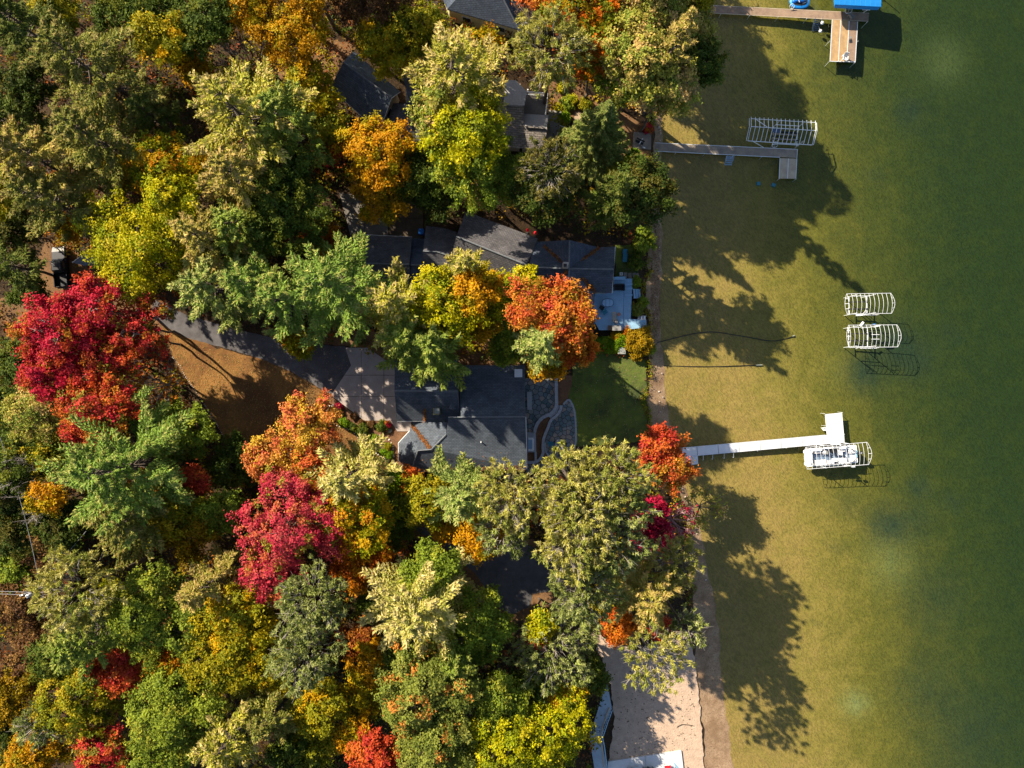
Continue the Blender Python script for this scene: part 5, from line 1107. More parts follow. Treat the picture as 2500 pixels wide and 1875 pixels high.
MB().add([W(*b8(1640, 1525), tz + 2.1), W(*b8(1700, 1590), tz + 2.35), W(*b8(1810, 1720), tz + 2.0), W(*b8(1720, 1720), tz + 2.0), W(*b8(1700, 1670), tz + 1.6)], [(0, 1, 4), (1, 2, 4), (2, 3, 4), (3, 0, 4), (0, 3, 2, 1)]).build('canopy', mat('blue_umbrella', (.20, .35, .46, 1), .8), cht)

# ------------------------------------------------------------------ utility pole and wires
pt = W(80, 1444, 10.0)
t = empty('utility_pole', Vector((pt.x, pt.y, GZ)), 'utility pole with crossarm and white transformer near the left edge', 'utility pole')
MB().tube([(pt.x, pt.y, GZ - .3), (pt.x, pt.y, 10.4)], .16, 10, .11).build('pole', M['pole'], t)
MB().tube([W(49, 1453, 10), W(108, 1436.5, 10)], .07, 5).build('crossarm', M['wire'], t)
for p in ((51, 1452.5), (86, 1442.5), (99, 1439)):
    q = W(p[0], p[1], 10.1); MB().lathe(q, [(.06, 0), (.08, .1), (.04, .22)], 8).build('insulator', M['white'], t)
q = W(71, 1454, 8.6); tr_ = MB().lathe(q, [(.24, -.5), (.26, -.4), (.26, .35), (.16, .45)], 14).build('transformer', M['white'], t, True); MB().lathe(q + Vector((.05, .05, .45)), [(.05, 0), (.07, .12), (.03, .25)], 8).build('bushing', M['boulder_grey'], tr_)
MB().box(W(53, 1453, 10.15), (.4, .16, .16), .3).build('cutout_box', M['white'], t)
def wire(a, b, sag, label):
    A, B = pz(a), pz(b); t = empty('overhead_wire', A, label, 'power line', 'overhead wires')
    MB().tube([A.lerp(B, k / 14) - Vector((0, 0, sag * 4 * (k / 14) * (1 - k / 14))) for k in range(15)], .033, 5).build('line', M['wire'], t)
wire((99, 1438, 10.2), (-25, 1000, 10.6), .8, 'long overhead wire running up the left side from the pole crossarm')
wire((99, 1438, 10.2), (175, 1720, 9.4), .6, 'overhead wire running down from the pole crossarm through the pines')
wire((51, 1452, 10.2), (-120, 1449, 10.2), .2, 'overhead wire leaving the pole crossarm to the left, the lower one')
wire((75, 1446, 10.4), (-120, 1443, 10.3), .2, 'overhead wire leaving the pole top to the left, the upper one')
wire((120, 1400, 9.6), (210, 1297, 9.0), .15, 'short diagonal wire crossing the dark gap right of the pole')
# ------------------------------------------------------------------ vegetation
def C(h, k=1.0):
    h = h.lstrip('#'); c = lin(int(h[0:2], 16), int(h[2:4], 16), int(h[4:6], 16), k)[:3]
    y = .3 * c[0] + .6 * c[1] + .1 * c[2]; return tuple(min(.8, max(.006, y + SAT * (v - y))) for v in c)
SAT = 1.10
LK = 0.60
LKG = 0.82                      # photograph colours of sunlit leaves -> leaf reflectance
PAL = {  # (colour, weight)
 'pine_yellow': [('c2bd4e', 4), ('a9ad3c', 4), ('d8c684', 2), ('86993a', 2)],
 'pine_olive': [('8f9444', 4), ('7a8338', 3), ('a79a5c', 2), ('66733a', 2)],
 'pine_green': [('90a544', 4), ('7b953f', 3), ('a9b25a', 2), ('647f3a', 2)],
 'pine_blue': [('8fae4e', 4), ('7a9a46', 4), ('b4b868', 1.5), ('66863c', 2)],
 'pine_tan': [('b8ac58', 3), ('a4a446', 3), ('cdb572', 2), ('86903c', 2)],
 'pine_dark': [('65762f', 4), ('58692f', 3), ('7e8342', 2)],
 'pine_sage': [('9fb35e', 4), ('8aa150', 4), ('bec07a', 2)],
 'pine_pale': [('d2cc74', 4), ('b9b95a', 3), ('e4d795', 2), ('92a044', 2)],
 'red_pine': [('b4b25a', 4), ('c8c27a', 3), ('98a04c', 3)],
 'red_pine_green': [('98a45c', 4), ('aab274', 3), ('7c8a4c', 3)],
 'spruce': [('88984e', 4), ('728444', 4), ('a6aa64', 2)],
 'red_pine_dim': [('80803e', 4), ('90884a', 3), ('6a7038', 3)],
 'lime': [('b8b02c', 4), ('a2a42a', 4), ('c8b840', 2), ('88952c', 2)],
 'lime_green': [('b4b02c', 4), ('98a02c', 4), ('cbbf3e', 2), ('7c872c', 2)],
 'gold': [('e2a81c', 4), ('cf981e', 3), ('c4a824', 2), ('a8962a', 1.5)],
 'gold_green': [('dcae22', 3), ('b2ac26', 4), ('e0992a', 2), ('8c9828', 2)],
 'gold_orange': [('e8ac1e', 4), ('dc9a1f', 3), ('d8b42c', 2), ('b0a028', 1.5)],
 'orange': [('ee8424', 4), ('f09a2c', 3), ('e06a28', 3)],
 'orange_red': [('ee8436', 4), ('ec6e3a', 3), ('f2a03a', 3), ('e05a44', 1.2), ('c89a2c', 1)],
 'salmon': [('f2924c', 3), ('f4b048', 3), ('ee7450', 2), ('f0c040', 2.5)],
 'red_orange': [('e65c34', 4), ('de4a3a', 3), ('ee7a34', 3)],
 'crimson': [('dc2c48', 4), ('ea4650', 3), ('d0283a', 2), ('ea6238', 3), ('c8882c', .7)],
 'crimson_orange': [('e44a40', 4), ('ea6a34', 4), ('dc8c30', 2.5), ('d02c3c', 2), ('a89a38', .8)],
 'pink_red': [('e4485a', 4), ('ee6462', 4), ('d63850', 3), ('ec7e50', 2), ('b0a238', 1.4)],
 'magenta': [('d8204e', 4), ('e43a5e', 3), ('b81c3e', 3)],
 'olive': [('9c9430', 4), ('888a2c', 4), ('b3a038', 2), ('6f7a2a', 2)],
 'olive_gold': [('a99c30', 4), ('8f9030', 4), ('c8a22e', 2)],
 'olive_tan': [('a4a452', 4), ('b9a766', 2.5), ('8a984a', 4), ('cdb07c', 1.5)],
 'oak_green': [('87963c', 4), ('77893a', 4), ('9ca044', 2)],
 'oak_sage': [('868f48', 4), ('75823f', 4), ('9a9f56', 2), ('c88a4a', .3)],
 'dark_green': [('596a2e', 4), ('4c5e2a', 4), ('6e7630', 2)],
 'dark': [('4a5a28', 4), ('5e5c2c', 3), ('3f4f26', 3)],
 'green': [('80933a', 4), ('6d8034', 4), ('98a040', 2)],
 'bright_green': [('76962a', 4), ('64862a', 4), ('8ca034', 2)],
 'rust': [('c46a2c', 4), ('a8562a', 3), ('d08432', 2)],
 'rust_orange': [('d2802a', 4), ('c86a2a', 3), ('dc9a30', 2)],
 'brown': [('8a6440', 4), ('755438', 3), ('a07a48', 2)],
 'orange_green': [('e07a2c', 3), ('b89a2c', 3), ('8f9a34', 4), ('e89432', 2)],
 'golden_bush': [('b8922a', 4), ('a0882a', 4), ('c8a034', 2)],
}
NEUT = {'gold', 'gold_orange', 'gold_green', 'rust_orange', 'golden_bush', 'orange_green', 'brown'}
WARM = {'crimson', 'crimson_orange', 'pink_red', 'magenta', 'red_orange', 'orange_red', 'salmon', 'orange', 'rust'}
def pal_cols(k, v):
    global SAT
    SAT = 1.0 if k in WARM else (.98 if 'pine' in k or k == 'spruce' else 1.06)
    if k in NEUT: return [C(c, .62) for c, _ in v]
    return [C(c, LK) if k in WARM else tuple(min(.8, q * f) for q, f in zip(C(c, LKG), (1.06, 1.0, .82))) for c, _ in v]
PALN = {k: (np.array(pal_cols(k, v)), np.array([w for _, w in v], float)) for k, v in PAL.items()}

def tints(rng, P, pal, patch=2.2, tip=None):
    cols, w = PALN[pal]; w = w / w.sum()
    f = np.zeros(len(P))
    for i in range(4):
        d = rng.normal(size=3); d /= np.linalg.norm(d); f += np.sin(P @ d * (2 * np.pi / (patch * rng.uniform(.7, 1.8))) + rng.uniform(0, 6.28))
    q = (np.argsort(np.argsort(f)) / max(1, len(f))) + rng.normal(0, .18, len(P))
    idx = np.searchsorted(np.cumsum(w), np.clip(q, 0, .9999)); idx = np.clip(idx, 0, len(cols) - 1)
    c = cols[idx]
    if tip is not None:
        c = np.where((rng.random(len(P)) < tip)[:, None], cols[min(2, len(cols) - 1)], c)
    return c

def quads(P, D, Nn, L, Wd):
    """three cornered leaves: centre P, long axis D, rough normal Nn"""
    D = D / (np.linalg.norm(D, axis=1, keepdims=True) + 1e-9)
    S = np.cross(D, Nn); S /= (np.linalg.norm(S, axis=1, keepdims=True) + 1e-9)
    L = L[:, None]; Wd = Wd[:, None]
    V = np.stack([P - D * L * .5 - S * Wd * .5, P - D * L * .5 + S * Wd * .5, P + D * L * .5], 1)
    return V.reshape(-1, 3)

def sticks(p0, p1, r0, r1, k=4):
    p0 = np.asarray(p0, float); p1 = np.asarray(p1, float); d = p1 - p0; d /= (np.linalg.norm(d, axis=1, keepdims=True) + 1e-9)
    ref = np.where(np.abs(d[:, 2:3]) > .9, np.array([[1., 0, 0]]), np.array([[0, 0, 1.]])); a = np.cross(d, ref); a /= np.linalg.norm(a, axis=1, keepdims=True); b = np.cross(d, a)
    an = np.arange(k) * 2 * np.pi / k; ring = a[:, None] * np.cos(an)[None, :, None] + b[:, None] * np.sin(an)[None, :, None]
    r0 = np.broadcast_to(np.asarray(r0, float), (len(p0),)); r1 = np.broadcast_to(np.asarray(r1, float), (len(p0),))
    V = np.concatenate([p0[:, None] + ring * r0[:, None, None], p1[:, None] + ring * r1[:, None, None]], 1).reshape(-1, 3)
    base = (np.arange(len(p0)) * 2 * k)[:, None, None]; i = np.arange(k); q = np.stack([i, (i + 1) % k, k + (i + 1) % k, k + i], 1)[None]
    return V, (base + q).reshape(-1, 4)

def unit(rng, n, up=None):
    v = rng.normal(size=(n, 3)); v /= np.linalg.norm(v, axis=1, keepdims=True)
    if up is not None: v[:, 2] = np.where(v[:, 2] < up, -v[:, 2] * .6, v[:, 2])
    return v

def leaves_at(rng, CP, n, rad, out, leaf, upw=.7):
    m = np.repeat(CP, n, 0); o = np.repeat(out, n, 0)
    P = m + rng.normal(size=(len(m), 3)) * np.array([.52, .52, .34]) * rad
    Nn = o * .7 + np.array([0, 0, upw]) + rng.normal(size=P.shape) * .5
    D = rng.normal(size=P.shape); D -= Nn * (np.sum(D * Nn, 1, keepdims=True) / (np.sum(Nn * Nn, 1, keepdims=True) + 1e-9)); D += np.array([0, 0, -.25])
    s = rng.uniform(.7, 1.35, len(P)) * leaf
    return P, quads(P, D, Nn, s, s * rng.uniform(.65, .95, len(P)))

def gen_broadleaf(rng, r, h, depth, dens, pal, leaf=.28, clump=.58, cuts=0):
    """lobed crown of leaf clumps; returns crown verts, tints, sticks"""
    zc = h - depth * .55
    lobes = [(np.array([0, 0, zc]), r * .58)]
    n = int(7 + r * .8)
    a0 = rng.uniform(0, 6.28)
    for i in range(n):
        a = a0 + 2 * np.pi * i / n + rng.normal(0, .25); d = r * rng.uniform(.45, .72); lr = r * rng.uniform(.26, .42)
        lobes.append((np.array([math.cos(a) * d, math.sin(a) * d, zc + depth * rng.uniform(-.32, .12)]), lr))
    for i in range(3 + int(r * .4)):
        a = rng.uniform(0, 6.28); d = r * rng.uniform(.1, .4); lobes.append((np.array([math.cos(a) * d, math.sin(a) * d, zc + depth * rng.uniform(.1, .38)]), r * rng.uniform(.24, .38)))
    CP = []; OUT = []
    for c, lr in lobes:
        k = max(5, int(2.5 * lr * lr * 3.0 / (clump * clump) * dens * .42)); v = unit(rng, k, -.25)
        rad = lr * rng.uniform(.78, 1.06, (k, 1)); CP.append(c + v * rad * np.array([1, 1, .8])); OUT.append(v)
    for i in range(int(10 + 3 * r)):      # sprays that break the outline
        a = rng.uniform(0, 6.28); el = rng.uniform(-.15, .75); u = np.array([math.cos(a) * math.cos(el), math.sin(a) * math.cos(el), math.sin(el) * .8]); q = np.linspace(.72, rng.uniform(.92, 1.2), 5)[:, None]
        CP.append(np.array([0, 0, zc - depth * .05]) + u * q * r * np.array([1, 1, depth * .6 / r]) + rng.normal(0, .12, (5, 3))); OUT.append(np.tile(u, (5, 1)))
    CP = np.concatenate(CP); OUT = np.concatenate(OUT)
    keep = np.ones(len(CP), bool)
    for c, lr in lobes: keep &= np.linalg.norm((CP - c) / np.array([1, 1, .8]), axis=1) > lr * .72
    CP = CP[keep]; OUT = OUT[keep]
    jit = rng.random(len(CP))
    NL = 40; P, V = leaves_at(rng, CP, NL, clump, OUT, leaf)
    cc = tints(rng, CP, pal) * rng.uniform(.82, 1.15, (len(CP), 1)); T = np.repeat(cc, NL, 0) * rng.uniform(.78, 1.2, (len(P), 1))
    # sparse inner shade leaves
    ni = int(40 * r); I = unit(rng, ni) * r * .55 * rng.random((ni, 1)) ** .4 * np.array([1, 1, .6]) + np.array([0, 0, zc]); Pi, Vi = leaves_at(rng, I, 3, .6, unit(rng, ni), leaf * 1.3)
    Ti = np.repeat(tints(rng, I, pal), 3, 0) * .9
    # limbs
    p0 = []; p1 = []; ra = []; rb = []
    top = np.array([0, 0, zc - depth * .25])
    for c, lr in lobes:
        m = (top + c) / 2 + rng.normal(0, .3, 3); p0 += [top * np.array([1, 1, .75]), m]; p1 += [m, c]; ra += [.03 * h * .35, .02 * h * .3]; rb += [.02 * h * .3, .04]
        sel = np.where(np.linalg.norm(CP - c, axis=1) < lr * 1.2)[0]
        for s_ in rng.permutation(sel)[:5]: p0.append(c); p1.append(CP[s_]); ra.append(.05); rb.append(.015)
    return np.concatenate([V, Vi]), np.concatenate([T, Ti]), (p0, p1, ra, rb), zc

def gen_white_pine(rng, r, h, pal, low=.34, dens=1.0, tipp=.3):
    V = []; T = []; p0 = []; p1 = []; ra = []; rb = []
    z = h * low; lev = 0
    lean = rng.normal(0, .02, 2)
    while z < h - .4:
        t = (z - h * low) / (h * (1 - low)); R = r * min(1.0, (1 - t) * 1.35 + .10) * (.72 + .28 * min(1, t * 5 + .3)); nb = int(rng.integers(4, 7))
        a0 = rng.uniform(0, 6.28)
        for b in range(nb):
            a = a0 + 2 * np.pi * b / nb + rng.normal(0, .22); L = R * rng.uniform(.55, 1.20)
            if rng.random() < .10: continue
            rise = .05 + .55 * t + rng.normal(0, .08); u = np.array([math.cos(a), math.sin(a), 0]); side = np.array([-u[1], u[0], 0])
            s = np.linspace(0, 1, 5); curve = lambda q: (u * (q * L)[:, None] + np.array([0, 0, 1.]) * (rise * L * q * .55 + .22 * L * q * q * .6)[:, None] + np.array([0, 0, z]) + side * (rng_b * L * .12 * np.sin(q * 3))[:, None])
            rng_b = rng.normal()
            pts = curve(s); p0 += list(pts[:-1]); p1 += list(pts[1:]); rr_ = .012 * h * .35 * (1 - s) + .015; ra += list(rr_[:-1]); rb += list(rr_[1:])
            nq = int((30 + 60 * L) * dens * 1.05); q = rng.uniform(.28, 1.0, nq) ** .8
            width = (.13 * L + .18) * np.sin(np.clip(q, 0, 1) * 2.5 + .35).clip(.25, 1); w = rng.uniform(-1, 1, nq)
            # branchlets: quantise along the branch so that fingers show
            qq = np.round(q * (4 + L * 1.5)) / (4 + L * 1.5) + rng.normal(0, .012, nq) + np.abs(w) * .10
            P = curve(np.clip(qq, 0, 1.08)) + side * (w * width)[:, None] + np.array([0, 0, 1.]) * (rng.normal(.05, .10, nq) - .10 * np.abs(w) * width)[:, None]
            D = u * .8 + side * (np.sign(w) * .55)[:, None] + rng.normal(size=(nq, 3)) * .35 + np.array([0, 0, .25])
            Nn = np.array([0, 0, 1.]) + rng.normal(size=(nq, 3)) * .55
            s_ = rng.uniform(.30, .60, nq); V.append(quads(P, D, Nn, s_, s_ * rng.uniform(.30, .48, nq)))
            base = tints(rng, P[:1], pal)[0]; cc = tints(rng, P, pal, 1.6, tip=None); cols = PALN[pal][0]
            tp = (qq > .86) & (rng.random(nq) < tipp + .35 * t); cc = np.where(tp[:, None], cols[min(2, len(cols) - 1)] * .95, cc * .65 + base * .35)
            T.append(cc * rng.uniform(.75, 1.2, (nq, 1)) * rng.uniform(.88, 1.1))
        z += rng.uniform(.85, 1.25) * (1.0 - .35 * t); lev += 1
    # leader
    P = np.stack([np.zeros(60), np.zeros(60), h - rng.uniform(0, 1.2, 60)], 1); V.append(quads(P, rng.normal(size=(60, 3)) + np.array([0, 0, 1.2]), rng.normal(size=(60, 3)), np.full(60, .5), np.full(60, .15))); T.append(np.tile(PALN[pal][0][0], (60, 1)))
    return np.concatenate(V), np.concatenate(T), (p0, p1, ra, rb), h

def gen_red_pine(rng, r, h, pal, dens=1.0, twigs=110):
    depth = r * 1.25; zc = h - depth * .75
    k = int(2.35 * np.pi * r * r / .42 * dens); v = unit(rng, k, -.12); f = 1 + .22 * np.sin(v[:, 0] * 5 + rng.uniform(0, 6)) * np.sin(v[:, 1] * 6 + rng.uniform(0, 6)) + .14 * np.sin(v @ rng.normal(size=3) * 9)
    rad = (r * f * rng.uniform(.70, 1.03, k))[:, None]; CP = v * rad * np.array([1, 1, depth / r * .75]) + np.array([0, 0, zc])
    n = 30; m = np.repeat(CP, n, 0); o = np.repeat(v, n, 0)
    D = o * .65 + np.array([0, 0, .45]) + rng.normal(size=m.shape) * .75; L = rng.uniform(.30, .52, len(m))
    P = m + D / np.linalg.norm(D, axis=1, keepdims=True) * (L * .45)[:, None] + rng.normal(size=m.shape) * .10
    V = quads(P, D, rng.normal(size=m.shape) + np.array([0, 0, .8]), L, L * .36)
    cc = tints(rng, CP, pal, 3.0) * rng.uniform(.82, 1.15, (k, 1)); T = np.repeat(cc, n, 0) * rng.uniform(.75, 1.2, (len(m), 1))
    p0 = []; p1 = []; ra = []; rb = []
    for i in rng.permutation(k)[:twigs]:
        c = CP[i]; b0 = np.array([c[0] * .1, c[1] * .1, zc - depth * .3 + rng.uniform(0, depth * .5)]); b = b0 + (c - b0) * rng.uniform(.3, .6); m_ = (b * .45 + c * .55) + np.array([0, 0, .15]) + rng.normal(0, .15, 3)
        for _ in range(2): p0.append(m_); p1.append(c + rng.normal(0, .35, 3) + v[i] * .2); ra.append(.03); rb.append(.012)
        p0 += [b, m_]; p1 += [m_, c + v[i] * .15]; ra += [.05, .035]; rb += [.035, .016]
    return V, T, (p0, p1, ra, rb), zc

def gen_spruce(rng, r, h, pal):
    V = []; T = []; p0 = []; p1 = []; ra = []; rb = []; z = h * .12
    while z < h - .2:
        t = (z / h - .12) / .88; R = r * (1 - t) ** .85 + .12; nb = int(9 - 3 * t)
        a0 = rng.uniform(0, 6.28)
        for b in range(nb):
            a = a0 + 2 * np.pi * b / nb + rng.normal(0, .15); L = R * rng.uniform(.72, 1.1); u = np.array([math.cos(a), math.sin(a), 0]); side = np.array([-u[1], u[0], 0]); nq = int((22 + 46 * L) * 1.5)
            q = rng.uniform(.1, 1, nq); w = rng.uniform(-1, 1, nq) * (.10 * L + .18) * (1.1 - q * .7)
            P = u * (q * L)[:, None] + side * w[:, None] + np.array([0, 0, 1.]) * (z - .30 * L * q + .18 * L * q ** 3 - .25 * np.abs(w) + rng.normal(0, .05, nq))[:, None]
            D = u + side * (np.sign(w) * .7)[:, None] + rng.normal(size=(nq, 3)) * .3; s_ = rng.uniform(.26, .46, nq); V.append(quads(P, D, np.array([0, 0, 1.]) + rng.normal(size=(nq, 3)) * .45, s_, s_ * .36))
            T.append(tints(rng, P, pal, 1.2) * rng.uniform(.75, 1.2, (nq, 1)) * rng.uniform(.85, 1.12)); e = u * L * .9 + np.array([0, 0, z - .2 * L]); p0.append(np.array([0, 0, z])); p1.append(e); ra.append(.04); rb.append(.01)
        z += .42
    return np.concatenate(V), np.concatenate(T), (p0, p1, ra, rb), h

def gen_bare(rng, r, h, lean=(0, 0), n1=9, leaves=0, pal='brown'):
    p0 = []; p1 = []; ra = []; rb = []; ends = []
    top = np.array([lean[0] * .3, lean[1] * .3, h * .45])
    for i in range(n1):
        a = 2 * np.pi * i / n1 + rng.normal(0, .3); e = top + np.array([math.cos(a) * r * .62 + lean[0] * .7, math.sin(a) * r * .62 + lean[1] * .7, h * rng.uniform(.2, .42)]); m = (top + e) / 2 + rng.normal(0, .2, 3); p0 += [top, m]; p1 += [m, e]; ra += [.09, .06]; rb += [.06, .04]
        for j in range(6):
            b = m + (e - m) * rng.uniform(0, 1); d = (e - top); d /= np.linalg.norm(d); f = b + (d + rng.normal(0, .45, 3)) * r * rng.uniform(.2, .42); p0.append(b); p1.append(f); ra.append(.045); rb.append(.025)
            for k in range(4):
                g_ = b + (f - b) * rng.uniform(.2, 1); e2 = g_ + (d + rng.normal(0, .6, 3)) * r * rng.uniform(.08, .2); p0.append(g_); p1.append(e2); ra.append(.028); rb.append(.014); ends.append(e2)
    ends = np.array(ends); V = np.zeros((0, 3)); T = np.zeros((0, 3))
    if leaves:
        s = rng.integers(0, len(ends), leaves); CP = ends[s] + rng.normal(0, .25, (leaves, 3)); P, V = leaves_at(rng, CP, 5, .4, unit(rng, leaves), .30); T = np.repeat(tints(rng, CP, pal), 5, 0) * rng.uniform(.75, 1.2, (len(P), 1))
    return V, T, (p0, p1, ra, rb), h * .8

KIND = {'W': ('white_pine', 'pine tree', 'tall white pines'), 'R': ('red_pine', 'pine tree', 'round headed pines'), 'S': ('spruce_tree', 'spruce', None), 'D': ('broadleaf_tree', 'tree', None), 'B': ('bare_tree', 'bare tree', 'leafless trees'), 'U': ('shrub', 'shrub', None)}
TRI = [0]
def plant(kind, px, py, rpx, h, pal, label, group=None, seed=0, zk=None, **kw):
    rng = np.random.default_rng(int(seed * 7919 + px * 13 + py * 31 + 5))
    name, cat, grp = KIND[kind]
    zc = h * {'W': .66, 'R': .78, 'S': .42, 'D': .72, 'B': .75, 'U': .5}[kind] + GZ if zk is None else zk
    gz = kw.pop('gz', GZ)
    c = W(px, py, zc); r = rpx / PX * (1 - zc / H) * (1.1 if kind == 'W' else 1.02 if kind == 'D' else 1.0)
    if kind == 'W': V, T, st, ht = gen_white_pine(rng, r, h, pal, **kw)
    elif kind == 'R': V, T, st, ht = gen_red_pine(rng, r, h, pal, **kw)
    elif kind == 'S': V, T, st, ht = gen_spruce(rng, r, h, pal)
    elif kind == 'B': V, T, st, ht = gen_bare(rng, r, h, **{k: v for k, v in kw.items() if k != 'twig'}, pal=pal)
    else:
        dep = kw.pop('depth', min(h * .62, r * 1.5)); V, T, st, ht = gen_broadleaf(rng, r, h, dep, kw.pop('dens', 1.0), pal, **{k: v for k, v in kw.items() if k != 'twig'})
    t = empty(name, (c.x, c.y, gz), label, cat, group or grp)
    tr = max(.05, .011 * h + .03 * (kind in 'WR')); zt = {'W': h, 'S': h, 'R': h * .85, 'D': h * .6, 'B': h * .45, 'U': h * .4}[kind]
    zs = np.linspace(0, 1, 7); wv = rng.normal(0, .012 * h, (7, 2)); wv[0] = 0
    if kind in 'WSR': wv *= .3
    wv[-1] = 0
    tp = np.stack([wv[:, 0], wv[:, 1], zs * zt], 1); rad = tr * (1.15 - zs * (.95 if kind in 'WS' else .6)); tv, tf = sticks(tp[:-1], tp[1:], rad[:-1], rad[1:], 7)
    np_mesh('trunk', tv, tf, M['bark'], t)
    p0, p1, ra, rb = st
    if len(p0):
        sv, sf = sticks(p0, p1, ra, rb, 3 if kind != 'B' else 4); tw = kw.get('twig', 'twig' if kind in 'RB' else 'bark'); tag(np_mesh('branches', sv, sf, M[tw], t), kind='stuff')
    if len(V):
        F = np.arange(len(V)).reshape(-1, 3); tt = np.repeat(np.concatenate([T, np.ones((len(T), 1))], 1), 3, 0)
        np_mesh('crown' if kind != 'U' else 'foliage', V, F, M['leaf'], t, tt); TRI[0] += len(F)
    return t
T_ = plant
MAP, OAK, WP = 'autumn maples', 'oaks and other green broadleaf trees', 'tall white pines'
# --- upper left woods
T_('W', 70, 75, 88, 20, 'pine_dark', 'olive pine filling the upper left corner of the woods')
T_('W', 215, 165, 125, 23, 'pine_olive', 'broad olive pine with rusty tan tips near the upper left corner')
T_('D', 70, 215, 62, 13, 'dark', 'brownish green thin crowned tree at the left edge below the corner pine', 'brown thinning trees')
T_('D', 408, 105, 62, 16, 'olive_gold', 'narrow yellow green tree beside the dark gap in the upper left woods', OAK)
T_('D', 385, 50, 50, 14, 'dark_green', 'green tree touching the top edge left of the narrow yellow green one', OAK)
T_('D', 500, 55, 82, 16, 'dark_green', 'olive tree with golden flecks at the top edge left of the leafless crown', OAK)
T_('D', 622, 25, 56, 15, 'gold', 'amber tree at the top edge above the grey leafless crown', MAP)
T_('D', 300, 20, 70, 14, 'dark_green', 'dim dark green tree at the top edge between two pines', MAP, dens=.7)
T_('D', 140, 20, 60, 14, 'olive', 'dull olive tree at the top edge beside the corner pine', MAP)
T_('B', 592, 140, 75, 13, 'brown', 'grey leafless crown near the top edge with a few amber leaves', leaves=90)
T_('D', 478, 178, 36, 10, 'gold', 'small gold tree in the shade left of the grey leafless crown', MAP)
T_('W', 592, 285, 132, 24, 'pine_yellow', 'sunlit yellow green pine with pale rays left of the slate garage roof')
T_('W', 700, 300, 95, 21, 'pine_green', 'bright green pine between the sunlit yellow pine and the slate garage roof')
T_('W', 238, 340, 108, 21, 'pine_olive', 'mid green pine in the middle of the upper left woods')
T_('W', 85, 385, 108, 21, 'pine_tan', 'pine with pale bleached branch ends at the left edge', tipp=.5)
T_('W', 20, 300, 70, 19, 'pine_dark', 'dark pine half outside the left edge above the bleached pine')
T_('W', 375, 285, 60, 16, 'pine_dark', 'dark slim pine in the hollow left of the sunlit yellow pine')
T_('D', 420, 405, 78, 16, 'gold_green', 'golden yellow maple left of the tan tipped pine', MAP, leaf=.27)
T_('D', 325, 425, 46, 11, 'olive_gold', 'low orange flecked tree left of the golden yellow maple', OAK)
T_('W', 592, 440, 92, 22, 'pine_tan', 'tan tipped pine below the sunlit yellow pine', tipp=.5)
T_('D', 700, 425, 82, 17, 'dark_green', 'dark green tree left of the gold orange maple', OAK)
T_('D', 700, 525, 95, 17, 'dark_green', 'dark leafy green tree in shade above the bright green pine', OAK)
T_('W', 118, 490, 84, 20, 'pine_olive', 'olive pine with gold leaves showing through above the black pickup')
T_('D', 182, 560, 26, 9, 'gold_orange', 'dull gold bush crown beneath the olive pine above the black pickup', MAP)
T_('D', 15, 470, 60, 13, 'olive', 'dim olive tree at the left edge below the bleached pine', MAP)
T_('W', 10, 645, 62, 15, 'pine_dark', 'dark conifer in shade left of the black pickup')
T_('D', 40, 560, 50, 9, 'dark', 'almost black broadleaf tree at the left edge left of the pickup', OAK)
T_('D', 340, 585, 128, 18, 'lime', 'large yellow green maple with billowing crown right of the small shed', MAP, leaf=.26, clump=.7)
T_('D', 440, 500, 70, 17, 'lime_green', 'yellow green tree joined to the top right of the large yellow green maple', MAP)
T_('W', 505, 585, 82, 21, 'pine_tan', 'pine with gold and tan tips right of the large yellow green maple', tipp=.45)
T_('W', 590, 560, 85, 19, 'pine_green', 'shaded green pine between the tan tipped pines and the dark leafy tree')
T_('W', 520, 705, 88, 20, 'pine_sage', 'sage green pine with tan plumes over the top of the asphalt driveway', tipp=.4)
T_('W', 620, 700, 70, 23, 'pine_blue', 'blue green pine above the asphalt driveway left of the brightest green pine')
T_('D', 785, 585, 38, 8, 'rust_orange', 'small rusty orange tree beside the grey concrete drive', MAP)
T_('W', 820, 700, 128, 26, 'pine_blue', 'brightest green spreading pine below the level garage roof', tipp=.2)
T_('W', 700, 740, 78, 24, 'pine_blue', 'shaded blue green pine left of the brightest green pine')
T_('D', 725, 838, 34, 6, 'gold_green', 'low yellow bush overhanging the north edge of the asphalt driveway', MAP)
T_('W', 968, 745, 88, 23, 'pine_yellow', 'yellow green pine left of the lime maple in the middle row')
T_('W', 1000, 830, 82, 20, 'pine_green', 'green pine hanging over the north slope of the blue grey garage roof')
T_('W', 1060, 850, 90, 21, 'pine_green', 'dense green pine over the gap between garage wing and middle row')
T_('D', 1095, 745, 92, 19, 'lime', 'lime yellow maple in the middle row between yellow pine and gold orange maple', MAP, leaf=.27)
T_('W', 1140, 655, 48, 22, 'pine_yellow', 'pale yellow spire of a pine pointing over the charcoal roof')
T_('D', 1172, 715, 50, 19, 'gold_orange', 'upright gold orange maple in the middle row', MAP)
T_('D', 1165, 790, 45, 14, 'gold', 'small gold tree hanging below the upright gold orange maple', MAP)
T_('D', 1230, 730, 48, 15, 'lime_green', 'green yellow tree between the gold orange and the salmon orange maples', OAK)
T_('D', 1284, 692, 34, 11, 'lime_green', 'compact green tree at the west corner of the navy roof', OAK)
T_('D', 1292, 752, 58, 20, 'orange_red', 'upper left lobe of salmon orange maple foliage under the navy roof', MAP, dens=.8)
T_('D', 1375, 772, 72, 21, 'orange_red', 'large salmon orange maple beside the blue deck', MAP, dens=.9)
T_('W', 1322, 838, 60, 25, 'pine_sage', 'sage green pine ringed by orange leaves above the patio')
T_('D', 1400, 845, 48, 13, 'orange', 'orange tree hanging over the top of the lawn', MAP)
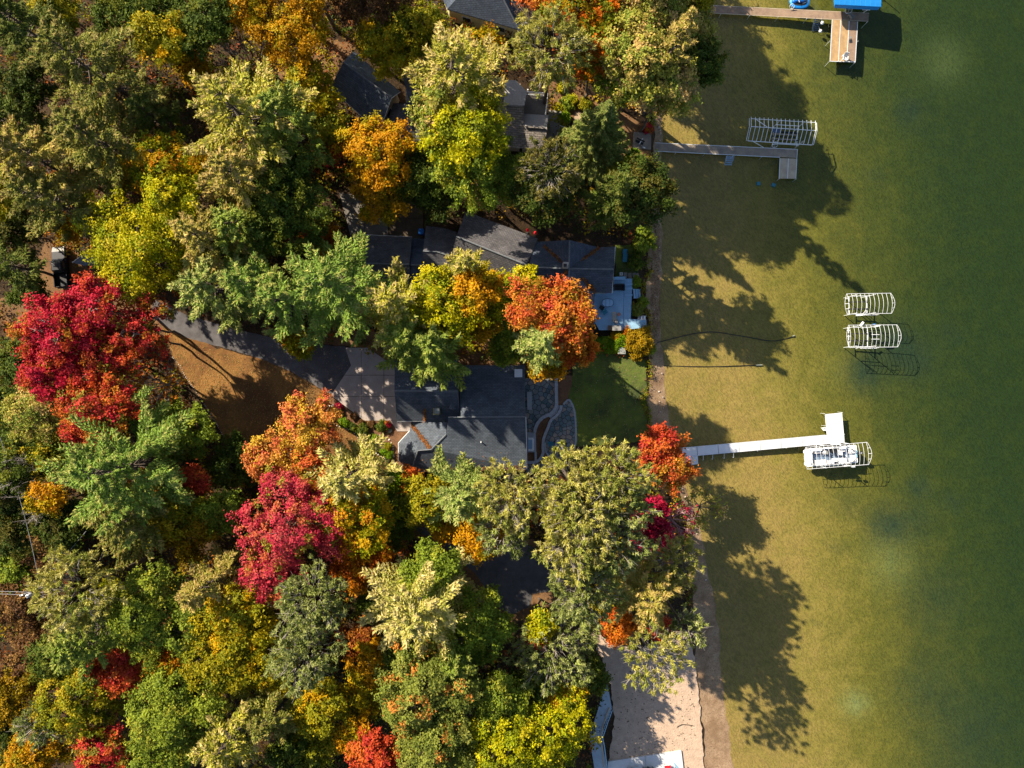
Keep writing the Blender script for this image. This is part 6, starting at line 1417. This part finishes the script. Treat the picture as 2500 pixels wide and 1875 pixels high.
T_('D', 1335, 880, 44, 12, 'gold_orange', 'amber tree drooping over the top of the upper flagstone patio', MAP, dens=.7)
T_('D', 1255, 800, 42, 12, 'green', 'shaded green tree left of the sage pine', OAK)
T_('D', 1235, 850, 36, 9, 'green', 'low green tree between dense pine and main house roof edge', OAK)
# --- top centre
T_('D', 715, 75, 88, 15, 'gold', 'deep gold tree at the top left of the slate garage', MAP, dens=.8)
T_('D', 955, 105, 78, 12, 'olive_gold', 'olive tree with a yellow side above the slate garage', OAK)
T_('D', 1030, 80, 58, 13, 'olive', 'olive tree left of the cream house wall', OAK)
T_('D', 1168, 125, 46, 12, 'gold_green', 'round yellow tree directly below the cream house wall', MAP)
T_('D', 862, 10, 50, 12, 'brown', 'thin brown tree at the top edge left of the cream house', 'brown thinning trees', dens=.6)
T_('D', 960, 5, 50, 13, 'brown', 'thin reddish tree at the top edge between two brown ones', 'brown thinning trees', dens=.55)
T_('B', 1040, 0, 40, 12, 'brown', 'pale leafless tree at the top edge beside the cream house')
T_('W', 1112, 205, 128, 26, 'pine_yellow', 'tallest pine with tan tips standing over the upper house', tipp=.55)
T_('D', 1140, 330, 95, 22, 'lime_green', 'bright green middle tier of foliage below the tallest pine', OAK)
T_('D', 1165, 415, 94, 19, 'green', 'green tree below the tallest pine above the charcoal roof', OAK)
T_('D', 1080, 300, 62, 20, 'olive_tan', 'tan flecked tree left of the bright green tier under the tallest pine', OAK)
T_('D', 925, 380, 92, 15, 'gold_orange', 'gold orange maple just below the slate garage roof', MAP, leaf=.27)
T_('D', 935, 470, 68, 12, 'gold', 'dark gold foliage hanging over the brown parking pad', MAP)
T_('D', 808, 370, 30, 8, 'crimson', 'small crimson tree left of the gold orange maple', MAP)
T_('D', 750, 225, 72, 12, 'olive_gold', 'dim olive and rust tree left of the slate garage roof', OAK, dens=.8)
T_('D', 815, 320, 50, 11, 'olive', 'shaded olive tree below the slate garage corner', MAP, dens=.7)
T_('D', 1020, 440, 60, 12, 'dark_green', 'dark green tree right of the gold orange maple', OAK)
T_('D', 1070, 495, 46, 10, 'dark', 'very dark shrubby tree above the link roof of the middle house', OAK)
for (x_, y_, h_, lb_) in ((878, 62, 24, 'pine with bare brown trunk slanting across the top edge, nearest the slate garage'), (818, 70, 23, 'pine with bare trunk slanting across the top edge, middle of three'), (788, 98, 22, 'pine with bare trunk slanting across the top edge, leftmost of three')):
    T_('W', x_, y_, 62, h_, 'pine_dark', lb_, 'bare trunked pines at the top edge', zk=GZ, low=.66)
# --- top right
T_('D', 1315, 15, 40, 16, 'orange_red', 'small orange red tree at the top edge right of the cream house', MAP)
T_('D', 1420, 35, 88, 20, 'orange_green', 'mixed orange and green maple at the top edge', MAP)
T_('D', 1450, 135, 72, 18, 'orange_green', 'green maple with orange sprays right of the olive round pine', MAP)
T_('R', 1342, 130, 98, 22, 'red_pine', 'olive round pine leaning over the white railed balcony')
T_('D', 1570, -250, 105, 16, 'olive', 'oak just beyond the top edge over the start of the brown dock', OAK)
T_('D', 1545, -50, 100, 17, 'olive_tan', 'olive tan oak crossing the top edge left of the brown dock', OAK)
T_('W', 1640, 128, 52, 27, 'pine_tan', 'tall narrow pine rising among the shoreline oaks', tipp=.5)
T_('D', 1580, 45, 98, 20, 'olive_tan', 'tall olive oak at the top edge near the long brown dock', OAK)
T_('D', 1660, 85, 76, 15, 'olive_tan', 'olive oak with tan leaf ends reaching over the water at the top', OAK)
T_('D', 1555, 155, 92, 21, 'olive_tan', 'olive oak in the centre of the shoreline oaks', OAK)
T_('D', 1610, 225, 76, 18, 'olive_tan', 'lowest shoreline oak with tan drooping ends over the water', OAK)
T_('D', 1500, 225, 46, 17, 'oak_green', 'green oak above the dark spruce', OAK)
T_('D', 1700, 170, 52, 15, 'dark_green', 'shade side of the shoreline oaks as a darker green crown over the water', OAK)  # shade on this side of the oaks is put into the leaf palette
T_('D', 1500, -330, 105, 24, 'olive', 'olive oak beyond the top edge casting shade on the water', OAK)
T_('D', 1410, -360, 110, 25, 'olive', 'second olive oak beyond the top edge casting shade on the water', OAK)
T_('D', 1585, -130, 110, 26, 'olive_tan', 'tall oak beyond the top edge left of the brown dock', OAK)
T_('D', 1700, -40, 70, 17, 'olive', 'olive crown mostly beyond the top edge where the brown dock starts', OAK)
T_('S', 1458, 338, 98, 20, 'spruce', 'dark pointed spruce above the plank dock platform')
T_('R', 1345, 425, 74, 21, 'red_pine_dim', 'round olive pine left of the dark pointed spruce')
T_('D', 1268, 455, 52, 16, 'green', 'green tree above the peak of the charcoal roof', OAK)
T_('D', 1335, 472, 74, 18, 'dark', 'dark shaded tree over the north side of the navy roof', OAK)
T_('W', 1500, 478, 58, 23, 'pine_dark', 'dark shaded pine between the spruce and the navy roof', OAK)
T_('D', 1560, 485, 78, 19, 'dark', 'dark olive tree hanging over the beach below the plank dock', OAK)
T_('D', 1520, 440, 32, 8, 'olive', 'olive tree under the spruce near the beach', OAK)
# --- crimson maple group left
T_('D', 158, 812, 88, 18, 'crimson', 'largest crimson maple at the left below the black pickup', MAP, twig='twig', dens=.62, leaf=.26)
T_('D', 255, 752, 68, 17, 'crimson', 'crimson maple lobe rising toward the large yellow green maple', MAP, twig='twig', dens=.6)
T_('D', 335, 800, 80, 15, 'crimson_orange', 'sparse red and orange maple beside the top of the driveway', MAP, twig='twig', dens=.42)
T_('B', 345, 830, 85, 14, 'crimson_orange', 'nearly bare maple with orange leaves at the west end of the brown lawn', leaves=260)
T_('D', 250, 895, 82, 16, 'crimson_orange', 'red and orange maple in the middle of the left crimson group', MAP, dens=.65)
T_('D', 135, 912, 58, 16, 'crimson', 'red maple at the left below the largest crimson maple', MAP, dens=.7)
T_('D', 250, 1005, 84, 17, 'crimson_orange', 'lowest red maple of the left group above the big green pine', MAP, dens=.65)
T_('D', 100, 1000, 72, 14, 'olive_tan', 'sage and gold tree at the left beside the lowest red maple', OAK)
T_('B', 380, 940, 75, 12, 'rust_orange', 'dark bare branched tree at the edge of the brown lawn', leaves=120)
T_('D', 60, 890, 55, 11, 'dark_green', 'dark green tree at the left edge under the crimson maples', OAK)
T_('W', 300, 1140, 150, 23, 'pine_blue', 'big green pine with fanned branches below the crimson maples', tipp=.25)
T_('W', 330, 1260, 105, 19, 'pine_olive', 'shaded olive pine below the big fanned green pine')
T_('D', 138, 1210, 38, 12, 'gold_orange', 'small golden tree left of the big fanned green pine', MAP)
T_('B', 70, 1160, 60, 13, 'brown', 'pale leafless tree pointing to the left edge, the upper of two', lean=(-1.5, .2))
T_('B', 100, 1235, 60, 13, 'brown', 'pale leafless tree pointing to the left edge, the lower of two', lean=(-1.5, 0))
T_('D', 445, 1060, 72, 12, 'green', 'shaded green tree beside the thin stone edging', OAK)
T_('D', 376, 1182, 34, 12, 'rust_orange', 'dull orange spray inside the big fanned green pine', MAP)
T_('D', 488, 1172, 30, 11, 'red_orange', 'small red orange tree tip right of the big fanned green pine', MAP)
T_('D', 430, 1250, 78, 13, 'olive', 'dim olive tree right of the shaded olive pine', OAK, dens=.8)
T_('D', 468, 1300, 64, 12, 'golden_bush', 'dark golden tree left of the pink red maple', MAP)
T_('D', 35, 1010, 62, 10, 'dark_green', 'dark green tree at the left edge beside the sage and gold tree', OAK)
T_('D', 40, 1300, 65, 9, 'dark', 'dark low tree at the left edge under the overhead wire', OAK, dens=.7)
T_('D', 110, 1330, 55, 8, 'brown', 'brown low tree in the dark gap right of the overhead wire', 'brown thinning trees', dens=.6)
T_('D', 570, 1130, 60, 9, 'dark_green', 'shaded green tree at the foot of the brown lawn', OAK)
T_('D', 548, 1240, 52, 12, 'green', 'green tree wedged left of the pink red maple', OAK)
T_('D', 40, 1130, 68, 11, 'dark_green', 'dark green tree at the left edge behind the upper pale leafless tree', OAK)
T_('D', 20, 1215, 62, 10, 'dark', 'dark tree at the left edge below the upper pale leafless tree', OAK)
T_('D', 150, 1285, 62, 10, 'dark', 'dark tree in the gap below the lower pale leafless tree', OAK)
T_('D', 120, 1110, 50, 10, 'olive', 'dim olive tree left of the big fanned green pine', OAK)
T_('D', 60, 710, 42, 6, 'dark_green', 'low dark tree at the left edge of the dirt yard', OAK, dens=.7)
T_('D', 590, 215, 50, 11, 'olive', 'olive tree below the grey leafless crown', OAK)
# --- lower left
T_('R', 195, 1440, 108, 21, 'red_pine', 'golden olive round pine right of the utility pole', dens=.9)
T_('W', 215, 1555, 95, 19, 'pine_green', 'green fanned pine below the golden olive round pine')
T_('D', 55, 1480, 72, 9, 'brown', 'brown leafed tree under the utility pole', 'brown thinning trees', dens=.7)
T_('D', 35, 1395, 48, 8, 'green', 'low green tree at the left edge above the utility pole', OAK)
T_('D', 70, 1620, 70, 10, 'brown', 'brown sparse tree at the left edge below the utility pole', 'brown thinning trees', dens=.5)
T_('D', 390, 1500, 112, 18, 'oak_green', 'wide green oak above the small red orange tree in the lower left', OAK)
T_('D', 300, 1450, 40, 15, 'lime_green', 'lime patch of foliage between golden round pine and wide green oak', OAK)
T_('D', 302, 1625, 55, 14, 'red_orange', 'red orange maple in the lower left below the wide green oak', MAP)
T_('D', 425, 1620, 46, 14, 'orange_green', 'orange flecked green tree right of the lower left red orange maple', MAP)
T_('W', 510, 1425, 68, 21, 'pine_tan', 'tan pine left of the pink red maple bottom', tipp=.5)
T_('D', 580, 1520, 92, 18, 'olive_gold', 'olive gold oak below the pink red maple', OAK)
T_('D', 545, 1620, 70, 17, 'olive', 'olive oak below the olive gold oak', OAK)
T_('D', 200, 1700, 92, 15, 'olive', 'dim olive tree in the lower left corner area', OAK)
T_('D', 430, 1745, 112, 17, 'oak_green', 'broad green oak at the bottom left', OAK)
T_('D', 95, 1840, 62, 12, 'gold', 'gold tree at the bottom edge near the left corner', MAP)
T_('D', 252, 1835, 66, 14, 'crimson_orange', 'red maple at the bottom edge left of the broad green oak', MAP)
T_('D', 30, 1700, 60, 12, 'golden_bush', 'dim golden brown tree at the left edge near the bottom', MAP)
T_('R', 105, 1760, 52, 14, 'red_pine_green', 'small dark round pine near the lower left corner', dens=.8)
T_('D', 20, 1800, 55, 10, 'dark', 'dark tree in the lower left corner', OAK)
T_('W', 570, 1790, 95, 20, 'pine_yellow', 'pale yellow pine at the bottom edge left of centre')
T_('D', 380, 1850, 70, 14, 'green', 'green tree at the bottom edge under the broad green oak', OAK)
T_('D', 150, 1600, 60, 13, 'dark_green', 'dark green tree left of the lower left red orange maple', OAK)
# --- lower middle
T_('D', 762, 1035, 72, 16, 'salmon', 'salmon and yellow maple beside the mulch bed', MAP, leaf=.27)
T_('D', 672, 1112, 52, 15, 'salmon', 'pinkish lower left lobe of salmon foliage above the pink red maple', MAP, dens=.75)
T_('B', 690, 1150, 58, 16, 'salmon', 'pale leafless twigs below the salmon and yellow maple', leaves=220)
T_('D', 768, 1140, 52, 15, 'orange_red', 'coral maple between the salmon and yellow maple and the pale yellow pine', MAP)
T_('D', 712, 1275, 125, 19, 'pink_red', 'large pink red maple in the lower middle', MAP, leaf=.25, clump=.55, dens=.8)
T_('D', 660, 1400, 62, 16, 'pink_red', 'pink red tail of foliage at the bottom of the large pink red maple', MAP)
T_('D', 770, 1190, 60, 14, 'orange_green', 'orange and green tree between the pink red maple and pale pine', MAP)
T_('W', 855, 1165, 92, 21, 'pine_pale', 'pale yellow pine below the octagonal roof end', tipp=.4)
T_('D', 948, 1190, 42, 9, 'bright_green', 'vivid green small tree right of the pale yellow pine', OAK)
T_('D', 1000, 1172, 30, 8, 'orange', 'small orange tree at the south west corner of the main roof', MAP)
T_('D', 886, 1262, 80, 17, 'gold_green', 'gold maple with green patches right of the large pink red maple', MAP, leaf=.27)
T_('D', 880, 1365, 75, 13, 'rust_orange', 'rust orange maple below the gold maple', MAP)
T_('D', 960, 1270, 52, 11, 'dark_green', 'dark green tree in the shade right of the gold maple', OAK)
T_('D', 1045, 1215, 62, 15, 'olive', 'olive brown tree left of the sage green pine by the main house', OAK)
T_('W', 1126, 1200, 88, 22, 'pine_sage', 'sage green pine just below the main house roof', tipp=.2)
T_('D', 1090, 1275, 36, 12, 'gold_orange', 'small amber tree below the sage green pine', MAP)
T_('D', 1172, 1298, 62, 14, 'gold_orange', 'golden maple over the dark asphalt lane', MAP)
T_('R', 1240, 1205, 84, 23, 'red_pine', 'round yellow olive pine right of the sage green pine')
T_('R', 1230, 1285, 60, 20, 'red_pine_green', 'green round pine above the dark asphalt lane')
RP = 'lakeside round headed pines'
T_('R', 1390, 1172, 92, 24, 'red_pine', 'upper left pine of the big round headed cluster under the lawn', RP)
T_('R', 1490, 1160, 92, 24, 'red_pine', 'upper right pine of the big round headed cluster beside the orange red maple', RP)
T_('R', 1415, 1250, 92, 25, 'red_pine', 'central pine of the big round headed cluster with grey twigs showing', RP)
T_('R', 1505, 1225, 78, 23, 'red_pine_green', 'right hand green pine of the big round headed cluster', RP)
T_('R', 1400, 1320, 88, 24, 'red_pine', 'lower left pine of the big round headed cluster beside the lane', RP)
T_('R', 1495, 1320, 82, 22, 'red_pine_green', 'lower right pine of the big round headed cluster near the magenta tree', RP)
T_('R', 1425, 1435, 82, 21, 'red_pine_green', 'round pine at the bottom of the big cluster beside the sandy track', RP)
T_('D', 1625, 1130, 66, 13, 'orange_red', 'orange red maple overhanging the shore end of the white dock', MAP, leaf=.26)
T_('D', 1600, 1085, 40, 13, 'red_orange', 'scarlet top of foliage between round pines and the white dock', MAP)
T_('D', 1585, 1305, 46, 10, 'magenta', 'bright magenta small tree on the shore', MAP)
T_('D', 1590, 1255, 36, 10, 'magenta', 'dark magenta crown above the bright magenta tree', MAP, dens=.6)
T_('B', 1640, 1275, 50, 9, 'magenta', 'bare reddish twigs fanning out over the water', twig='red_twig', leaves=60, lean=(1.2, 0))
T_('B', 1720, 1245, 52, 6, 'olive_tan', 'thin brown bush standing at the water edge below the white dock', twig='dead_twig', leaves=200, gz=.1)
T_('R', 1648, 1360, 58, 16, 'red_pine', 'small sunlit pine at the shore below the magenta tree', RP)
T_('W', 1575, 1440, 92, 21, 'pine_tan', 'tan tipped pine at the shore above the pale sand', tipp=.55)
T_('D', 1506, 1520, 38, 10, 'orange', 'bright orange small tree at the head of the pale sand', MAP)
T_('D', 1610, 1535, 26, 9, 'red_orange', 'small dull red tree under the sparse shore pine', MAP, dens=.7)
T_('R', 1590, 1595, 78, 20, 'red_pine', 'sparse pine overhanging the pale sand', RP, dens=.55)
T_('R', 1665, 1520, 48, 17, 'red_pine_green', 'green pine at the shore right of the sparse pine', RP, dens=.8)
T_('D', 1460, 1490, 34, 9, 'olive_gold', 'low olive tree beside the sandy track', OAK)
T_('R', 1355, 1590, 102, 13.5, 'red_pine_green', 'round green pine with dead grey twigs left of the pale sand', RP, twigs=160)
T_('B', 1350, 1565, 42, 15, 'brown', 'dead grey twigs on top of the round green pine by the sand')
T_('D', 1322, 1512, 30, 12, 'lime', 'bright yellow small tree at the top of the round green pine by the sand', MAP)
T_('D', 1312, 1545, 18, 11, 'red_orange', 'tiny orange red spray beside the bright yellow small tree', MAP)
T_('D', 1382, 1690, 38, 10, 'gold', 'gold tree between the round green pine and the lime oak', MAP)
T_('D', 1440, 1650, 42, 8, 'dark_green', 'dark green bush by the tip of the painted walkway', OAK)
T_('D', 1338, 1790, 106, 14, 'lime_green', 'broad lime oak left of the painted walkway', OAK)
T_('D', 1225, 1810, 85, 16, 'lime_green', 'lime oak at the bottom edge left of the broad one', OAK)
T_('D', 1215, 1705, 66, 15, 'oak_green', 'green oak above the bottom lime oaks', OAK)
T_('D', 1295, 1660, 40, 11, 'dark_green', 'dark green tree between round green pine and lime oaks', OAK)
T_('W', 1022, 1475, 122, 25, 'pine_pale', 'pale plumed pine left of the dark asphalt lane', tipp=.6)
T_('D', 1060, 1390, 66, 18, 'green', 'green tree above the pale plumed pine', OAK)
T_('D', 1160, 1530, 88, 15, 'green', 'shaded green tree right of the pale plumed pine', OAK)
T_('W', 1110, 1600, 72, 17, 'pine_green', 'green pine below the pale plumed pine')
T_('R', 768, 1460, 86, 20, 'red_pine_green', 'green twiggy pine below the rust orange maple, the upper of two', twigs=130)
T_('R', 750, 1590, 84, 20, 'red_pine_green', 'green twiggy pine below the rust orange maple, the lower of two', twigs=130)
T_('D', 868, 1560, 42, 9, 'rust', 'rust red small tree in the dark gap beside the twiggy pines', MAP)
T_('D', 915, 1465, 42, 9, 'dark_green', 'dark green tree between the rust orange maple and the pale plumed pine', OAK)
T_('D', 908, 1605, 46, 12, 'gold', 'gold tree right of the lower twiggy pine', MAP, dens=.8)
T_('D', 885, 1690, 52, 11, 'olive_gold', 'olive gold tree left of the sage oak', OAK)
T_('D', 1045, 1685, 118, 19, 'oak_sage', 'large sage green oak with orange flecks in the lower middle', OAK)
T_('D', 1060, 1800, 90, 18, 'oak_sage', 'sage oak touching the bottom edge', OAK)
T_('D', 665, 1620, 66, 15, 'olive_gold', 'olive gold tree left of the lower twiggy pine', OAK)
T_('W', 670, 1735, 75, 18, 'pine_olive', 'olive pine near the bottom left of centre')
T_('D', 795, 1715, 64, 14, 'olive_gold', 'dim olive gold tree below the lower twiggy pine', OAK)
T_('D', 870, 1785, 38, 12, 'gold_orange', 'small gold tree above the scarlet maple at the bottom', MAP)
T_('D', 922, 1838, 62, 14, 'red_orange', 'scarlet orange maple at the bottom edge', MAP)
T_('D', 780, 1810, 52, 11, 'olive', 'olive thin tree left of the scarlet maple at the bottom', MAP, dens=.6)
T_('D', 720, 1850, 60, 12, 'dark_green', 'dark tree at the bottom edge right of the pale yellow pine', OAK)
T_('W', 1110, 1860, 60, 17, 'pine_sage', 'sage pine tip at the bottom edge beside the sage oak')
T_('D', 640, 1500, 40, 13, 'olive', 'olive tree squeezed between olive gold oak and twiggy pine', OAK)
T_('D', 1000, 1590, 50, 13, 'dark_green', 'dark foliage under the pale plumed pine', OAK)

# --- shrubs and garden plants
def shrub(px, py, rpx, h, pal, label, group=None, **kw):
    return plant('U', px, py, rpx, h, pal, label, group, depth=h * .9, leaf=kw.pop('leaf', .17), clump=kw.pop('clump', .26), **kw)
def r5(u, v): return (1430 + u / 5.72, 600 + v / 5.72)
BX = ['upper row, half under orange leaves', 'upper row, second from the left', 'upper row, third from the left', 'upper row, fourth from the left', 'upper row, last before the golden bush',
      'lower row, first from the left', 'lower row, second from the left', 'lower row, beside the square pale table', 'top row, against the deck edge']
for (u, v, r_), lb_ in zip(((95, 1330, 38), (215, 1335, 46), (325, 1340, 46), (450, 1355, 52), (560, 1360, 50), (160, 1430, 42), (270, 1430, 48), (400, 1437, 42), (505, 1275, 42)), BX):
    p = r5(u, v); shrub(p[0], p[1], r_ / 5.72, 1.0, 'bright_green', 'round clipped shrub below the blue deck, ' + lb_, 'round clipped shrubs')
shrub(1562, 832, 30, 2.6, 'golden_bush', 'large golden brown bush at the corner of the blue deck', leaf=.22, clump=.35)
shrub(1558, 855, 20, 1.8, 'golden_bush', 'lower golden bush with a green side next to the square pale table', leaf=.22)
shrub(1587, 852, 9, 1.0, 'green', 'small blue green plant on the beach beside the golden bush')
shrub(1503, 822, 10, 1.0, 'gold', 'yellow leafed bush between the deck edge and the round clipped shrubs')
shrub(1526, 812, 10, 1.0, 'rust_orange', 'reddish plant at the south edge of the blue deck')
shrub(1553, 690, 9, 1.0, 'green', 'green plant beside the top of the lake deck steps')
shrub(1556, 755, 13, .9, 'oak_sage', 'spiky sage plant in the bed between deck and beach', dens=.6)
shrub(1570, 735, 9, 1.0, 'green', 'green plant by the foot of the lake deck steps')
shrub(1571, 586, 24, 3.0, 'green', 'bright green bush on the beach north of the small lawn', leaf=.25, clump=.4)
shrub(1552, 640, 16, 1.6, 'dark_green', 'dark bush between small lawn and beach')
shrub(1560, 610, 14, 1.4, 'dark_green', 'dark bush beside the chaise longue')
shrub(1545, 390, 22, 1.8, 'bright_green', 'bright green bush below the shore platform')
shrub(1581, 313, 8, .6, 'crimson', 'dark red low plant above the shore platform')
shrub(1378, 283, 9, 1.2, 'bright_green', 'clipped bright hedge beside the plain grey deck, upper half', 'clipped hedge blocks')
shrub(1378, 295, 8, 1.2, 'bright_green', 'clipped bright hedge beside the plain grey deck, lower half', 'clipped hedge blocks')
shrub(1385, 250, 14, 1.0, 'green', 'green rounded bush beside the trunk of the olive round pine')
shrub(1399, 243, 8, 1.2, 'lime', 'yellow green small bush at the top of the sandy path')
shrub(1372, 213, 8, 1.0, 'lime', 'yellow bush above the rounded green bush near the balcony')
shrub(1428, 254, 13, .9, 'olive', 'olive bush on the dirt slope right of the sandy path')
shrub(1366, 267, 8, .8, 'lime_green', 'small yellow green bush at the corner of the plain grey deck')
for (u, v, r_, pal, lb_) in ((435, 860, 62, 'bright_green', 'tall vivid green clump with white flowers in the mulch bed'), (700, 980, 78, 'dark_green', 'wide dark green shrub in the middle of the mulch bed'), (1000, 935, 72, 'dark_green', 'dark green shrub near the walkway slab'),
                          (570, 950, 40, 'dark_green', 'small dark shrub left of the wide dark one'), (280, 780, 36, 'lime_green', 'yellow green plant below the large pale boulder'), (350, 710, 38, 'dark_green', 'dark plant beside the large pale boulder'), (265, 700, 26, 'olive', 'olive plant right under the large pale boulder'),
                          (780, 1145, 34, 'bright_green', 'green tuft inside the stone loop, top left'), (905, 1115, 32, 'bright_green', 'green tuft inside the stone loop, top right'), (850, 1205, 34, 'bright_green', 'green tuft inside the stone loop, left middle'),
                          (1090, 1230, 28, 'olive', 'dull green tuft inside the stone loop, right side'), (1020, 1310, 30, 'bright_green', 'green tuft inside the stone loop, lower middle'), (1100, 1352, 38, 'bright_green', 'green tuft inside the stone loop, lowest'),
                          (350, 635, 20, 'magenta', 'dark red tuft above the large pale boulder'), (575, 785, 20, 'brown', 'brown tuft near the diagonal edge of the apron'), (690, 875, 22, 'brown', 'brown tuft below the apron edge, left one'), (835, 895, 24, 'brown', 'brown tuft below the apron edge, right one'), (1080, 900, 20, 'crimson', 'dark red tuft above the grey green boulder')):
    p = v6(u, v); shrub(p[0], p[1], r_ / 6.144, .7 if r_ < 50 else 1.1, pal, lb_, 'garden plants in the mulch bed', leaf=.13, clump=.2)

# --- low undergrowth over the forest floor, fallen leaves: nobody could count them
def scatter_undergrowth(n, seed):
    rng = np.random.default_rng(seed); px = rng.uniform(-60, 1640, n * 3); py = rng.uniform(-60, 1930, n * 3)
    CLEAR = [[(-40, 720), (110, 585), (270, 690), (440, 740), (860, 840), (970, 880), (1290, 880), (1600, 850), (1600, 1085), (1300, 1160), (1000, 1165), (700, 1185), (560, 1130), (400, 860), (100, 790)],
             [(820, 460), (1040, 480), (1140, 510), (1560, 590), (1600, 850), (1280, 790), (870, 710)], [(800, 130), (880, 110), (1000, 160), (1290, 190), (1350, 370), (900, 350)],
             [(1000, 1270), (1190, 1290), (1390, 1390), (1450, 1560), (1700, 1480), (1800, 1900), (1430, 1900), (1480, 1690), (1220, 1520)], [(1080, -80), (1310, -80), (1310, 110), (1090, 40)], [(1330, 200), (1460, 250), (1640, 280), (1640, 460), (1400, 380)]]
    k = np.array([not any(inside((x, y), c) for c in CLEAR) and x < np.interp(y, rows, inner) - 12 for x, y in zip(px, py)]); px = px[k][:n]; py = py[k][:n]
    CP = np.stack([(px - 1250) / PX * (1 - GZ / H), (937.5 - py) / PX * (1 - GZ / H), GZ + rng.uniform(.15, 1.6, len(px)) ** 1.5], 1); out = unit(rng, len(px), 0)
    P, V = leaves_at(rng, CP, 14, .75, out, .34); names = ['dark_green', 'dark', 'olive', 'rust', 'brown', 'golden_bush']; T = np.zeros((len(CP), 3)); w = rng.integers(0, len(names), len(CP))
    for i, nm in enumerate(names): s = w == i; T[s] = tints(rng, CP[s], nm) if s.any() else 0
    T = np.repeat(T, 14, 0) * rng.uniform(.7, 1.15, (len(P), 1)); tt = np.repeat(np.concatenate([T, np.ones((len(T), 1))], 1), 3, 0)
    o = np_mesh('undergrowth', V, np.arange(len(V)).reshape(-1, 3), M['leaf'], None, tt); tag(o, kind='stuff'); TRI[0] += len(V) // 3
scatter_undergrowth(7500, 4)
def leaf_fall(name, poly, n, seed, cols, z, s=.10):
    rng = np.random.default_rng(seed); xs = [p[0] for p in poly]; ys = [p[1] for p in poly]; pts = []
    while len(pts) < n:
        p = (rng.uniform(min(xs), max(xs)), rng.uniform(min(ys), max(ys)))
        if inside(p, poly): pts.append(W(p[0], p[1], z))
    P = np.array(pts) + np.array([0, 0, .03]); sz = rng.uniform(.6, 1.5, n) * s
    V = quads(P, rng.normal(size=(n, 3)) * np.array([1, 1, .15]), np.tile([0, 0, 1.], (n, 1)) + rng.normal(size=(n, 3)) * .2, sz, sz * .7); T = np.array([cols[i] for i in rng.integers(0, len(cols), n)])
    tt = np.repeat(np.concatenate([T, np.ones((n, 1))], 1), 3, 0); o = np_mesh(name, V, np.arange(len(V)).reshape(-1, 3), M['leaf'], None, tt); tag(o, kind='stuff')
FALL = [(.32, .16, .05), (.25, .11, .035), (.40, .22, .06), (.20, .13, .05), (.42, .28, .10)]
leaf_fall('fallen_leaves', [(400, 810), (530, 860), (660, 890), (800, 965), (860, 1050), (990, 1160), (700, 1180), (560, 1060), (430, 890)], 6000, 21, FALL, GZ + .02, .13)
leaf_fall('lawn_leaves', [(1400, 870), (1575, 880), (1578, 1070), (1405, 1085)], 260, 22, [(.28, .25, .14), (.30, .18, .07)], GZ + .02, .12)
leaf_fall('apron_leaves', [(740, 840), (898, 850), (963, 900), (969, 1027), (889, 1027), (808, 965), (640, 880), (640, 820)], 500, 23, FALL, GZ + .06, .10)
leaf_fall('shore_litter', [(1590, 470), (1610, 470), (1612, 800), (1600, 860), (1588, 800)], 1500, 24, [(.16, .09, .05), (.26, .13, .06), (.10, .07, .05)], .42, .13)
leaf_fall('shore_litter', [(1560, 1595), (1690, 1560), (1700, 1840), (1500, 1870), (1500, 1700)], 260, 26, [(.10, .08, .06), (.12, .10, .04)], GZ + .02, .18)
print('leaf triangles', TRI[0])

def shore_growth(n, seed):
    rng = np.random.default_rng(seed); py = rng.uniform(-60, 1480, n); px = np.interp(py, rows, inner) + rng.normal(0, 4, n) + 6 * np.sin(py * .05)
    k = ~(((py > 310) & (py < 372)) | ((py > 1070) & (py < 1130))); py = py[k]; px = px[k]
    CP = np.stack([(px - 1250) / PX * (1 - GZ / H), (937.5 - py) / PX * (1 - GZ / H), GZ - .1 + rng.uniform(0, .35, len(px))], 1); P, V = leaves_at(rng, CP, 12, .32, unit(rng, len(px), 0), .17)
    f = rng.random(len(CP)); T = np.where((f < .45)[:, None], tints(rng, CP, 'olive'), np.where((f < .75)[:, None], tints(rng, CP, 'brown'), tints(rng, CP, 'green'))); T = np.repeat(T, 12, 0) * rng.uniform(.7, 1.15, (len(P), 1))
    o = np_mesh('shore_grass', V, np.arange(len(V)).reshape(-1, 3), M['leaf'], None, np.repeat(np.concatenate([T, np.ones((len(T), 1))], 1), 3, 0)); tag(o, kind='stuff')
shore_growth(700, 31)
t = empty('shore_stones', W(1600, 700, .4), 'scattered grey and tan stones lying along the beach', 'stones')
rs = random.Random(41); sp = []
for k in range(90):
    y = rs.uniform(280, 1450); a_, b_ = interp(list(zip(rows, inner)), y), interp(list(zip(rows, shore)), y); sp.append((a_ + (b_ - a_) * rs.uniform(.1, .95), y))
stones(t, sp, .13, .22, rs)
